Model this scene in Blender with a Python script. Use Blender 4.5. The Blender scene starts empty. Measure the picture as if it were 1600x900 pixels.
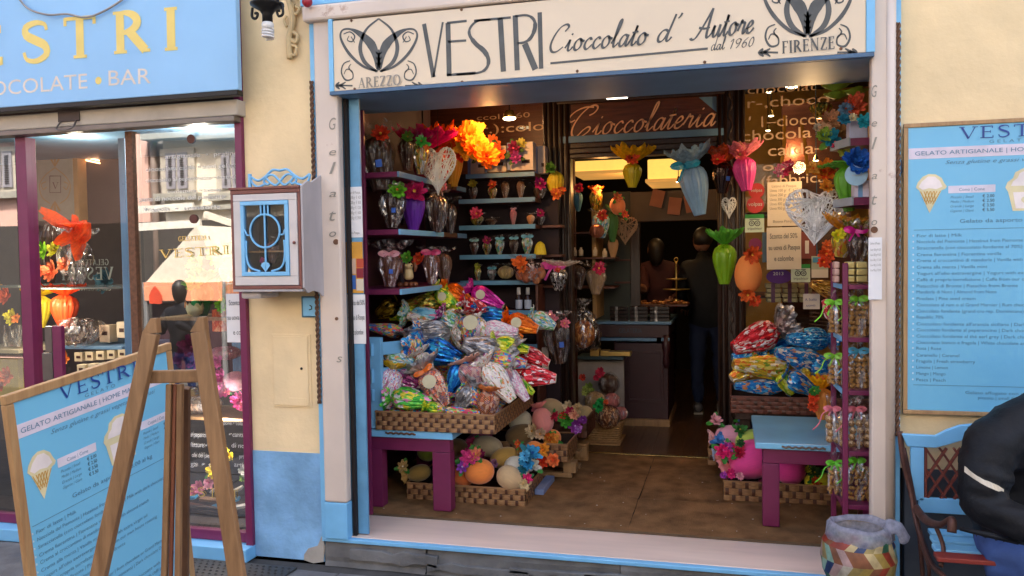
import bpy, bmesh, math, random
from mathutils import Vector, Matrix, noise
rnd = random.Random(11)
sc = bpy.context.scene
COL = sc.collection
R_ = math.radians
# ---------------------------------------------------------------- camera, sky, sun, exposure
FPX = 1280.0
CAM = Vector((0, -4.2, 1.73))
CR = Matrix.Rotation(R_(14.8), 3, 'Z') @ Matrix.Rotation(R_(90 - 2.2), 3, 'X') @ Matrix.Rotation(R_(-0.9), 3, 'Z')
cd = bpy.data.cameras.new('camera'); cam = bpy.data.objects.new('camera', cd); COL.objects.link(cam)
M4 = CR.to_4x4(); M4.translation = CAM; cam.matrix_world = M4
cd.sensor_width = 36; cd.lens = 36 * FPX / 1600; cd.clip_start = .02; cd.clip_end = 500
sc.camera = cam
w = bpy.data.worlds.new('World'); sc.world = w; w.use_nodes = True
nt = w.node_tree; bgn = nt.nodes['Background']; sky = nt.nodes.new('ShaderNodeTexSky')
sky.sky_type = 'NISHITA'; sky.sun_disc = False
SUN_EL, SUN_AZ = 57.0, 22.0          # azimuth clockwise from +Y
sky.sun_elevation = R_(SUN_EL); sky.sun_rotation = R_(SUN_AZ)
sky.air_density = 1.0; sky.dust_density = 6.0; sky.ozone_density = 0.2
nt.links.new(sky.outputs[0], bgn.inputs[0]); bgn.inputs[1].default_value = 0.15
sl = bpy.data.lights.new('sun', 'SUN'); sl.energy = 3.2; sl.angle = R_(.6); sl.color = (1, .95, .88)
so = bpy.data.objects.new('sun', sl); COL.objects.link(so)
so.rotation_euler = (R_(90 - SUN_EL), 0, R_(180 - SUN_AZ)); so.location = (0, -5, 12)
sc.view_settings.view_transform = 'Standard'; sc.view_settings.look = 'None'
sc.view_settings.exposure = 2.2; sc.view_settings.gamma = 1
sc.render.engine = 'CYCLES'
sc.cycles.use_denoising = True
sc.cycles.max_bounces = 8; sc.cycles.diffuse_bounces = 4; sc.cycles.glossy_bounces = 4
sc.cycles.transparent_max_bounces = 24; sc.cycles.transmission_bounces = 4
sc.cycles.caustics_reflective = False; sc.cycles.caustics_refractive = False
sc.cycles.sample_clamp_indirect = 4

# ---------------------------------------------------------------- picture rays (1600 x 900) to places
def ray(px, py): return CR @ Vector((px - 800, 450 - py, -FPX))
def at(px, py, Y=0.0):
    d = ray(px, py); return CAM + d * ((Y - CAM.y) / d.y)
def atz(px, py, Z):
    d = ray(px, py); return CAM + d * ((Z - CAM.z) / d.z)
def atx(px, py, X):
    d = ray(px, py); return CAM + d * ((X - CAM.x) / d.x)
def atd(px, py, D):
    return CAM + ray(px, py) * (D / FPX)
def pxm(px, py, Y): return (at(px, py, Y) - CAM).dot(CR @ Vector((0, 0, -1))) / FPX   # metres per pixel there

# ---------------------------------------------------------------- materials
def lin(h):
    if isinstance(h, str):
        c = [int(h[i:i + 2], 16) / 255 for i in (0, 2, 4)]
        return tuple((x / 12.92 if x <= .04045 else ((x + .055) / 1.055) ** 2.4) for x in c)
    return tuple(h)
MATS = {}
class NT:
    def __init__(s, name):
        s.m = bpy.data.materials.new(name); s.m.use_nodes = True; s.t = s.m.node_tree
        s.b = s.t.nodes['Principled BSDF']; s.out = s.t.nodes['Material Output']
    def n(s, typ, **kw):
        x = s.t.nodes.new(typ)
        for k, v in kw.items():
            if k in x.inputs: x.inputs[k].default_value = v
            else: setattr(x, k, v)
        return x
    def l(s, a, b): s.t.links.new(a, b)
    def set(s, k, v): s.b.inputs[k].default_value = v
    def coord(s, scale=(1, 1, 1), which='Object'):
        tc = s.n('ShaderNodeTexCoord'); mp = s.n('ShaderNodeMapping'); mp.inputs['Scale'].default_value = scale
        s.l(tc.outputs[which], mp.inputs[0]); return mp.outputs[0]
    def noise(s, co, scale, detail=5, rough=.55):
        x = s.n('ShaderNodeTexNoise', Scale=scale, Detail=detail, Roughness=rough); s.l(co, x.inputs['Vector']); return x.outputs[0]
    def ramp(s, f, stops, interp='LINEAR'):
        r = s.n('ShaderNodeValToRGB'); r.color_ramp.interpolation = interp; e = r.color_ramp.elements
        while len(e) < len(stops): e.new(.5)
        for i, (p, c) in enumerate(stops):
            e[i].position = p; e[i].color = (*lin(c), 1) if not isinstance(c, float) else (c, c, c, 1)
        s.l(f, r.inputs[0]); return r.outputs[0]
    def mix(s, f, a, b, mode='MIX'):
        x = s.n('ShaderNodeMix', data_type='RGBA', blend_type=mode)
        if isinstance(f, (int, float)): x.inputs[0].default_value = f
        else: s.l(f, x.inputs[0])
        for i, v in ((6, a), (7, b)):
            if isinstance(v, (tuple, str)): x.inputs[i].default_value = (*lin(v), 1)
            else: s.l(v, x.inputs[i])
        return x.outputs[2]
    def bump(s, h, strength=.3, dist=.01):
        x = s.n('ShaderNodeBump', Strength=strength, Distance=dist); s.l(h, x.inputs['Height']); s.l(x.outputs[0], s.b.inputs['Normal'])
def mat(name, col, rough=.6, metal=0, var=.12, vs=9, bump=.15, bs=60, dist=.003, spec=.5, coat=0, emit=0, stretch=(1, 1, 1), wear=None, wearcol=None, sheen=0, subs=0):
    """painted, plastered, wooden or cloth surface: colour varied by noise, fine relief, optional worn patches"""
    if name in MATS: return MATS[name]
    N = NT(name); c = lin(col); co = N.coord(stretch)
    f = N.noise(co, vs)
    lo = tuple(x * (1 - var) for x in c); hi = tuple(min(1, x * (1 + var)) for x in c)
    cc = N.ramp(f, [(.3, lo), (.7, hi)])
    if wear:
        f2 = N.noise(N.coord((1, 1, 1)), wear[0], 8, .7)
        k = N.ramp(f2, [(wear[1], 0.0), (wear[1] + .04, 1.0)])
        cc = N.mix(k, cc, lin(wearcol))
    N.l(cc, N.b.inputs['Base Color'])
    N.set('Roughness', rough); N.set('Metallic', metal); N.set('Specular IOR Level', spec); N.set('Coat Weight', coat); N.set('Sheen Weight', sheen)
    if bump: N.bump(N.noise(N.coord(stretch), bs, 6, .6), bump, dist)
    if emit:
        N.set('Emission Color', (*c, 1)); N.set('Emission Strength', emit)
    MATS[name] = N.m; return N.m
def foil(name, cols, scale=60, metal=.75, rough=.28, stretch=(1, 1, .5), crease=.7):
    """printed wrapping foil: small colour cells over a base colour, crumpled relief"""
    if name in MATS: return MATS[name]
    N = NT(name); co = N.coord(stretch)
    v = N.n('ShaderNodeTexVoronoi', Scale=scale * 1.5); wr = N.n('ShaderNodeVectorMath', operation='ADD'); ns = N.n('ShaderNodeTexNoise', Scale=55, Detail=3); N.l(co, ns.inputs['Vector']); sc3 = N.n('ShaderNodeVectorMath', operation='SCALE', Scale=.035); N.l(ns.outputs['Color'], sc3.inputs[0]); N.l(co, wr.inputs[0]); N.l(sc3.outputs[0], wr.inputs[1]); N.l(wr.outputs[0], v.inputs['Vector'])
    sep = N.n('ShaderNodeSeparateColor'); N.l(v.outputs['Color'], sep.inputs[0]); metal *= .75; rough += .06
    st = []; p = 0.0
    for c, wgt in cols: st.append((p, c)); p += wgt
    cc = N.ramp(sep.outputs[0], st, 'CONSTANT')
    N.l(cc, N.b.inputs['Base Color']); N.set('Metallic', metal); N.set('Roughness', rough)
    h = N.noise(N.coord((1, 1, .35)), 38, 3, .6)
    vv = N.n('ShaderNodeTexVoronoi', Scale=26, feature='DISTANCE_TO_EDGE'); N.l(N.coord((1, 1, .4)), vv.inputs['Vector'])
    ad = N.n('ShaderNodeMath', operation='ADD'); N.l(h, ad.inputs[0]); N.l(vv.outputs[0], ad.inputs[1])
    N.bump(ad.outputs[0], crease, .012)
    MATS[name] = N.m; return N.m
def netmat(name, cells, line, scale=28):
    if name in MATS: return MATS[name]
    N = NT(name); tc = N.n('ShaderNodeTexCoord'); sx = N.n('ShaderNodeSeparateXYZ'); N.l(tc.outputs['UV'], sx.inputs[0])
    outs = []
    for sgn in (1, -1):
        m1 = N.n('ShaderNodeMath', operation='MULTIPLY'); N.l(sx.outputs[1], m1.inputs[0]); m1.inputs[1].default_value = sgn * .6
        a = N.n('ShaderNodeMath', operation='ADD'); N.l(sx.outputs[0], a.inputs[0]); N.l(m1.outputs[0], a.inputs[1])
        b = N.n('ShaderNodeMath', operation='MULTIPLY'); N.l(a.outputs[0], b.inputs[0]); b.inputs[1].default_value = scale
        f = N.n('ShaderNodeMath', operation='FRACT'); N.l(b.outputs[0], f.inputs[0])
        g = N.n('ShaderNodeMath', operation='LESS_THAN'); N.l(f.outputs[0], g.inputs[0]); g.inputs[1].default_value = .22
        outs.append(g.outputs[0])
    mx = N.n('ShaderNodeMath', operation='MAXIMUM'); N.l(outs[0], mx.inputs[0]); N.l(outs[1], mx.inputs[1])
    v = N.n('ShaderNodeTexVoronoi', Scale=45); N.l(N.coord(), v.inputs['Vector'])
    sep = N.n('ShaderNodeSeparateColor'); N.l(v.outputs['Color'], sep.inputs[0])
    cc = N.ramp(sep.outputs[0], [(i / len(cells), c) for i, c in enumerate(cells)], 'CONSTANT')
    N.l(N.mix(mx.outputs[0], cc, line), N.b.inputs['Base Color']); N.set('Metallic', .3); N.set('Roughness', .35)
    N.bump(mx.outputs[0], .5, .004); MATS[name] = N.m; return N.m
def glassmat(name, tint=(1, 1, 1), refl=.25, rough=.02, wob=0):
    if name in MATS: return MATS[name]
    N = NT(name); tr = N.n('ShaderNodeBsdfTransparent'); tr.inputs[0].default_value = (*lin(tint), 1)
    gl = N.n('ShaderNodeBsdfGlossy'); gl.inputs['Roughness'].default_value = rough; gl.inputs[0].default_value = (1, 1, 1, 1)
    fr = N.n('ShaderNodeFresnel', IOR=1.5); ad = N.n('ShaderNodeMath', operation='ADD', use_clamp=True); N.l(fr.outputs[0], ad.inputs[0]); ad.inputs[1].default_value = refl
    ge = N.n('ShaderNodeNewGeometry'); bf = N.n('ShaderNodeMath', operation='SUBTRACT', use_clamp=True); N.l(ad.outputs[0], bf.inputs[0]); N.l(ge.outputs['Backfacing'], bf.inputs[1])
    mx = N.n('ShaderNodeMixShader'); N.l(bf.outputs[0], mx.inputs[0]); N.l(tr.outputs[0], mx.inputs[1]); N.l(gl.outputs[0], mx.inputs[2]); N.l(mx.outputs[0], N.out.inputs[0])
    if wob:
        bp = N.n('ShaderNodeBump', Strength=wob, Distance=.01); N.l(N.noise(N.coord(), 3, 2), bp.inputs['Height']); N.l(bp.outputs[0], gl.inputs['Normal'])
    MATS[name] = N.m; return N.m
def cello(name, tint='ffffff', op=.18, crease=1.0):
    """thin clear wrapping film: see-through, glints put in as streaks of noise"""
    if name in MATS: return MATS[name]
    N = NT(name); tr = N.n('ShaderNodeBsdfTransparent'); tr.inputs[0].default_value = (*lin(tint), 1)
    N.set('Base Color', (*lin(tint), 1)); N.set('Roughness', .12); N.set('Specular IOR Level', 1.0); N.set('Metallic', .5)
    vv = N.n('ShaderNodeTexVoronoi', Scale=30, feature='DISTANCE_TO_EDGE'); N.l(N.coord((1, 1, .4)), vv.inputs['Vector']); N.bump(vv.outputs[0], crease, .02)
    k = N.ramp(N.noise(N.coord((1, 1, .3)), 24, 4, .7), [(.50, op * .12), (.60, min(1., op * 4.2))])  # streaks of shiny, more opaque film stand in for glints of light
    mx = N.n('ShaderNodeMixShader'); N.l(k, mx.inputs[0]); N.l(tr.outputs[0], mx.inputs[1]); N.l(N.b.outputs[0], mx.inputs[2]); N.l(mx.outputs[0], N.out.inputs[0])
    MATS[name] = N.m; return N.m
def tulle(name, col, op=.6, emit=0):
    if name in MATS: return MATS[name]
    N = NT(name); tr = N.n('ShaderNodeBsdfTransparent'); c = lin(col)
    df = N.n('ShaderNodeBsdfDiffuse'); df.inputs[0].default_value = (*c, 1); tl = N.n('ShaderNodeBsdfTranslucent'); tl.inputs[0].default_value = (*c, 1)
    m1 = N.n('ShaderNodeMixShader'); m1.inputs[0].default_value = .4; N.l(df.outputs[0], m1.inputs[1]); N.l(tl.outputs[0], m1.inputs[2])
    k = N.ramp(N.noise(N.coord(), 40, 3), [(.35, op * .8), (.65, min(1., op * 1.25))])
    mx = N.n('ShaderNodeMixShader'); N.l(k, mx.inputs[0]); N.l(tr.outputs[0], mx.inputs[1]); N.l(m1.outputs[0], mx.inputs[2]); N.l(mx.outputs[0], N.out.inputs[0])
    MATS[name] = N.m; return N.m
def wood(name, c1, c2, scale=6, rough=.55, axis=2, bump=.2):
    if name in MATS: return MATS[name]
    N = NT(name); st = [9, 9, 9]; st[axis] = .7; co = N.coord(tuple(st))
    f = N.noise(co, scale, 7, .65); N.l(N.ramp(f, [(.3, c1), (.7, c2)]), N.b.inputs['Base Color']); N.set('Roughness', rough)
    N.bump(f, bump, .004); MATS[name] = N.m; return N.m

# ---------------------------------------------------------------- mesh builder
class MB:
    def __init__(s): s.v = []; s.f = []; s.mi = []; s.uv = None
    def add(s, vs, fs, m=0):
        b = len(s.v); s.v += [tuple(x) for x in vs]
        for f in fs: s.f.append(tuple(i + b for i in f)); s.mi.append(m)
        return s
    def box(s, x0, x1, y0, y1, z0, z1, m=0):
        vs = [(x, y, z) for x in (x0, x1) for y in (y0, y1) for z in (z0, z1)]
        return s.add(vs, [(0, 1, 3, 2), (4, 6, 7, 5), (0, 4, 5, 1), (2, 3, 7, 6), (0, 2, 6, 4), (1, 5, 7, 3)], m)
    def beam(s, p, q, w, h, up=(0, 0, 1), m=0):
        p = Vector(p); q = Vector(q); d = (q - p).normalized(); a = d.cross(Vector(up)).normalized(); b = a.cross(d)
        vs = [o + a * (i * w / 2) + b * (j * h / 2) for o in (p, q) for i, j in ((-1, -1), (1, -1), (1, 1), (-1, 1))]
        return s.add(vs, [(0, 1, 2, 3), (7, 6, 5, 4), (0, 4, 5, 1), (1, 5, 6, 2), (2, 6, 7, 3), (3, 7, 4, 0)], m)
    def tube(s, pts, r, n=8, m=0, caps=True, flat=1.0, close=False):
        pts = [Vector(p) for p in pts]; k = len(pts); rs = r if isinstance(r, (list, tuple)) else [r] * k
        vs = []; prev = None
        for i, p in enumerate(pts):
            d = (pts[(i + 1) % k] - pts[i - 1]) if close else (pts[min(i + 1, k - 1)] - pts[max(i - 1, 0)])
            d = d.normalized() if d.length > 1e-9 else Vector((0, 0, 1))
            if prev is None: a = d.orthogonal().normalized()
            else:
                a = prev - d * prev.dot(d); a = a.normalized() if a.length > 1e-6 else d.orthogonal().normalized()
            prev = a; b = d.cross(a)
            for j in range(n):
                t = 2 * math.pi * j / n; vs.append(p + (a * math.cos(t) + b * math.sin(t) * flat) * rs[i])
        fs = []
        for i in range(k if close else k - 1):
            o, q = i * n, ((i + 1) % k) * n
            fs += [(o + j, o + (j + 1) % n, q + (j + 1) % n, q + j) for j in range(n)]
        if caps and not close: fs += [tuple(range(n))[::-1], tuple(range((k - 1) * n, k * n))]
        return s.add(vs, fs, m)
    def lathe(s, prof, n=24, c=(0, 0, 0), fn=None, m=0, cap=True):
        """prof: (radius, height); fn(theta, i, r, z) -> (r, z)"""
        vs = []
        for i, (r, z) in enumerate(prof):
            for j in range(n):
                t = 2 * math.pi * j / n; rr, zz = fn(t, i, r, z) if fn else (r, z)
                vs.append((c[0] + rr * math.cos(t), c[1] + rr * math.sin(t), c[2] + zz))
        fs = [(i * n + j, i * n + (j + 1) % n, (i + 1) * n + (j + 1) % n, (i + 1) * n + j) for i in range(len(prof) - 1) for j in range(n)]
        if cap: fs += [tuple(range(n))[::-1], tuple(range((len(prof) - 1) * n, len(prof) * n))]
        return s.add(vs, fs, m)
    def ball(s, c, r, n=10, k=6, sc_=(1, 1, 1), m=0):
        vs = [(c[0], c[1], c[2] - r * sc_[2])]
        for i in range(1, k):
            a = -math.pi / 2 + math.pi * i / k
            for j in range(n):
                t = 2 * math.pi * j / n; vs.append((c[0] + r * sc_[0] * math.cos(a) * math.cos(t), c[1] + r * sc_[1] * math.cos(a) * math.sin(t), c[2] + r * sc_[2] * math.sin(a)))
        vs.append((c[0], c[1], c[2] + r * sc_[2])); L = len(vs) - 1
        fs = [(0, 1 + (j + 1) % n, 1 + j) for j in range(n)]
        for i in range(k - 2):
            o = 1 + i * n; fs += [(o + j, o + (j + 1) % n, o + n + (j + 1) % n, o + n + j) for j in range(n)]
        o = 1 + (k - 2) * n; fs += [(o + j, o + (j + 1) % n, L) for j in range(n)]
        return s.add(vs, fs, m)
    def prism(s, poly, y0, y1, m=0):
        """outline in x,z pushed from y0 to y1"""
        k = len(poly); vs = [(x, y0, z) for x, z in poly] + [(x, y1, z) for x, z in poly]
        return s.add(vs, [tuple(range(k)), tuple(range(2 * k - 1, k - 1, -1))] + [(i, i + k, (i + 1) % k + k, (i + 1) % k) for i in range(k)], m)
    def petal(s, c, d, nrm, L, W, curl=.3, m=0, k=3):
        c = Vector(c); d = Vector(d).normalized(); nrm = Vector(nrm).normalized(); a = d.cross(nrm).normalized()
        vs = []; ws = [.3, .95, 1.05, .5]
        for i in range(k + 1):
            t = i / k; p = c + d * L * t + nrm * (curl * L * t * t)
            ww = W / 2 * ws[min(3, int(round(t * 3)))]
            vs += [p - a * ww, p + nrm * (-.12 * W), p + a * ww]
        fs = []
        for i in range(k): o = i * 3; fs += [(o, o + 1, o + 4, o + 3), (o + 1, o + 2, o + 5, o + 4)]
        return s.add(vs, fs, m)
    def mesh(s, name, mats, smooth=False):
        me = bpy.data.meshes.new(name); me.from_pydata(s.v, [], s.f)
        for mm in (mats if isinstance(mats, (list, tuple)) else [mats]): me.materials.append(mm)
        if s.mi: me.polygons.foreach_set('material_index', s.mi)
        if smooth: me.polygons.foreach_set('use_smooth', [True] * len(me.polygons))
        me.update(); return me
    def build(s, name, mats, parent=None, smooth=False, bev=0, loc=None, local=False):
        return obj(name, s.mesh(name, mats, smooth), parent, bev, loc, local)
def obj(name, me, parent=None, bev=0, loc=None, local=False):
    o = bpy.data.objects.new(name, me); COL.objects.link(o)
    if parent is not None:
        o.parent = parent
        if not local: o.matrix_parent_inverse = inv_world(parent)
    if loc is not None: o.location = loc
    if bev:
        b = o.modifiers.new('bevel', 'BEVEL'); b.width = bev; b.segments = 2; b.limit_method = 'ANGLE'; b.angle_limit = R_(40)
    return o
def W_(o):
    b = Matrix.LocRotScale(o.location, o.rotation_quaternion if o.rotation_mode == 'QUATERNION' else o.rotation_euler, o.scale)
    return W_(o.parent) @ o.matrix_parent_inverse @ b if o.parent else b
def inv_world(p): return W_(p).inverted()
def tag(o, label=None, cat=None, group=None, kind=None):
    if label: o['label'] = label
    if cat: o['category'] = cat
    if group: o['group'] = group
    if kind: o['kind'] = kind
    return o
def thing(name, label, cat, loc=(0, 0, 0), group=None, q=None):
    o = bpy.data.objects.new(name, None); COL.objects.link(o); o.empty_display_size = .05; o.location = loc
    if q is not None: o.rotation_mode = 'QUATERNION'; o.rotation_quaternion = q
    return tag(o, label, cat, group)
def bx(name, px0, py0, px1, py1, Y0, Y1, m, parent=None, bev=.003):
    """upright box whose front face, at distance Y0, spans these picture corners; goes back to Y1"""
    ym, xm = (py0 + py1) / 2, (px0 + px1) / 2
    x0, x1 = at(px0, ym, Y0).x, at(px1, ym, Y0).x; z1, z0 = at(xm, py0, Y0).z, at(xm, py1, Y0).z
    return MB().box(x0, x1, Y0, Y1, z0, z1).build(name, m, parent, bev=bev)
def wbox(name, x0, x1, y0, y1, z0, z1, m, parent=None, bev=.003):
    return MB().box(x0, x1, y0, y1, z0, z1).build(name, m, parent, bev=bev)
def cat_rom(pts, k=6, close=False):
    P_ = [Vector(p) for p in pts]; n = len(P_); out = []
    rng = range(n) if close else range(n - 1)
    for i in rng:
        if close: a, b, c, d = P_[i - 1], P_[i], P_[(i + 1) % n], P_[(i + 2) % n]
        else: a, b, c, d = P_[max(i - 1, 0)], P_[i], P_[i + 1], P_[min(i + 2, n - 1)]
        for j in range(k):
            t = j / k; out.append(.5 * ((2 * b) + (c - a) * t + (2 * a - 5 * b + 4 * c - d) * t * t + (3 * b - a - 3 * c + d) * t ** 3))
    if not close: out.append(P_[-1])
    return out

# ---------------------------------------------------------------- flat print: strokes and type on a plane
class Plane:
    def __init__(s, o, u, v):
        s.o = Vector(o); s.u = Vector(u).normalized(); s.v = Vector(v).normalized(); s.n = s.u.cross(s.v)
    def px(s, x, y):
        d = ray(x, y); t = (s.o - CAM).dot(s.n) / d.dot(s.n); q = CAM + d * t - s.o; return Vector((q.dot(s.u), q.dot(s.v)))
    def w(s, p, lift=0.0): return s.o + s.u * p[0] + s.v * p[1] + s.n * lift
def front(Y): return Plane((0, Y, 0), (1, 0, 0), (0, 0, 1))
def stroke(mb, pl, pts, wd, nib=None, lift=.0015):
    """flat ribbon along 2-D points; wd number, list, or (thin, thick) with nib angle"""
    n = len(pts); P2 = [Vector(p) for p in pts]; vs = []
    for i in range(n):
        d = P2[min(i + 1, n - 1)] - P2[max(i - 1, 0)]
        if d.length < 1e-9: d = Vector((1, 0))
        d.normalize()
        if nib is not None: ww = wd[0] + (wd[1] - wd[0]) * abs(math.sin(math.atan2(d.y, d.x) - nib))
        else: ww = wd[i] if isinstance(wd, (list, tuple)) else wd
        nn = Vector((-d.y, d.x)) * ww / 2
        vs += [pl.w(P2[i] + nn, lift), pl.w(P2[i] - nn, lift)]
    mb.add(vs, [(2 * i, 2 * i + 1, 2 * i + 3, 2 * i + 2) for i in range(n - 1)])
def arc(cx, cy, rx, ry, a0, a1, k=14): return [(cx + rx * math.cos(R_(a0 + (a1 - a0) * i / k)), cy + ry * math.sin(R_(a0 + (a1 - a0) * i / k))) for i in range(k + 1)]
# capitals with serifs: (width, [ (points, widths) ... ]) in a unit height
def _st(x0, y0, x1, y1, w_=.15): return ([(x0, y0), (x1, y1)], w_)
def _se(x, y, h=.13): return ([(x - h, y), (x + h, y)], .05)
TK, TN = .15, .06
def _wd(n, a, b): return [a + (b - a) * math.sin(math.pi * i / n) for i in range(n + 1)]
SERIF = {
 'I': (.36, [_st(.18, 0, .18, 1), _se(.18, .025, .15), _se(.18, .975, .15)]),
 'V': (.86, [_st(.12, .97, .43, .02), _st(.43, .02, .74, .97, TN), _se(.12, .975), _se(.74, .975)]),
 'E': (.68, [_st(.16, 0, .16, 1), _st(.02, .03, .6, .03, TN), _st(.02, .97, .58, .97, TN), _st(.16, .52, .48, .52, TN), _st(.6, 0, .6, .2, TN), _st(.57, .8, .57, 1, TN), _st(.48, .42, .48, .62, .05)]),
 'T': (.8, [_st(.4, 0, .4, 1), _st(.05, .97, .75, .97, TN), _st(.05, .8, .05, 1, TN), _st(.75, .8, .75, 1, TN), _se(.4, .025, .16)]),
 'R': (.86, [_st(.16, 0, .16, 1), _se(.16, .025, .15), _se(.1, .975, .1), (arc(.2, .73, .36, .245, 90, -90), _wd(14, TN, TK)), _st(.38, .5, .74, .03, .15), _se(.77, .025, .08)]),
 'S': (.64, [(cat_rom([(.54, .78, 0), (.5, .93, 0), (.32, .98, 0), (.13, .88, 0), (.14, .68, 0), (.32, .54, 0), (.5, .4, 0), (.53, .18, 0), (.34, .03, 0), (.14, .07, 0), (.08, .26, 0)], 3), None)]),
 'A': (.86, [_st(.43, .99, .12, .02, TN), _st(.43, .99, .74, .02), _st(.22, .33, .62, .33, .05), _se(.12, .025, .1), _se(.74, .025, .12)]),
 'Z': (.7, [_st(.1, .97, .62, .97, TN), _st(.6, .97, .1, .03, TK), _st(.08, .03, .62, .03, TN), _st(.1, .8, .1, 1, TN), _st(.62, 0, .62, .2, TN)]),
 'O': (.92, [(arc(.46, .5, .38, .48, 0, 360, 28), [TN + (TK - TN) * abs(math.cos(R_(360 * i / 28))) for i in range(29)])]),
 'F': (.64, [_st(.16, 0, .16, 1), _se(.16, .025, .15), _st(.02, .97, .58, .97, TN), _st(.16, .52, .48, .52, TN), _st(.58, .8, .58, 1, TN)]),
 'N': (.92, [_st(.16, 0, .16, 1, TN), _st(.14, .98, .76, .02), _st(.76, 0, .76, 1, TN), _se(.16, .025, .1), _se(.12, .975, .1), _se(.76, .975, .1)]),
 'C': (.8, [(arc(.45, .5, .37, .48, 45, 315, 20), _wd(20, TN, TK)), _st(.72, .7, .72, .9, .05)]),
 'L': (.64, [_st(.16, 0, .16, 1), _st(.02, .03, .58, .03, TN), _st(.58, 0, .58, .22, TN), _se(.16, .975, .15)]),
 'H': (.9, [_st(.16, 0, .16, 1), _st(.72, 0, .72, 1), _st(.16, .5, .72, .5, TN), _se(.16, .025), _se(.72, .025), _se(.16, .975), _se(.72, .975)]),
 'G': (.88, [(arc(.45, .5, .37, .48, 45, 315, 20), _wd(20, TN, TK)), _st(.72, .08, .72, .42), _se(.72, .43, .12)]),
 'B': (.74, [_st(.16, 0, .16, 1), (arc(.16, .75, .36, .225, 90, -90), _wd(14, TN, TK)), (arc(.16, .27, .42, .25, 90, -90), _wd(14, TN, TK))]),
 ' ': (.4, [])}
def serif(mb, pl, s, p0, p1, h, thin=1.15, lift=.0015, mirror=False):
    """word between two plane points on its base line"""
    p0, p1 = Vector(p0), Vector(p1); d = (p1 - p0); L = d.length; d.normalize(); up = Vector((-d.y, d.x))
    if mirror: p0, p1, d = p1, p0, -d
    gap = .1; tot = sum(SERIF[c][0] + gap for c in s) - gap; k = L / tot; x = 0; lk = 0
    for c in s:
        wch, gl = SERIF[c]
        for pts, wd in gl:
            if wd is None: n = len(pts) - 1; wd = [TN + (TK - TN) * (math.sin(math.pi * i / n) ** 2) for i in range(n + 1)]
            q = [p0 + d * ((x + a[0]) * k) + up * (a[1] * h) for a in pts]
            f = min(h, k * 1.15) * thin
            lk += .0003; stroke(mb, pl, q, [v * f for v in wd] if isinstance(wd, list) else wd * f, lift=lift + lk * (1 if lift > 0 else -1))
        x += wch + gap
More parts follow.
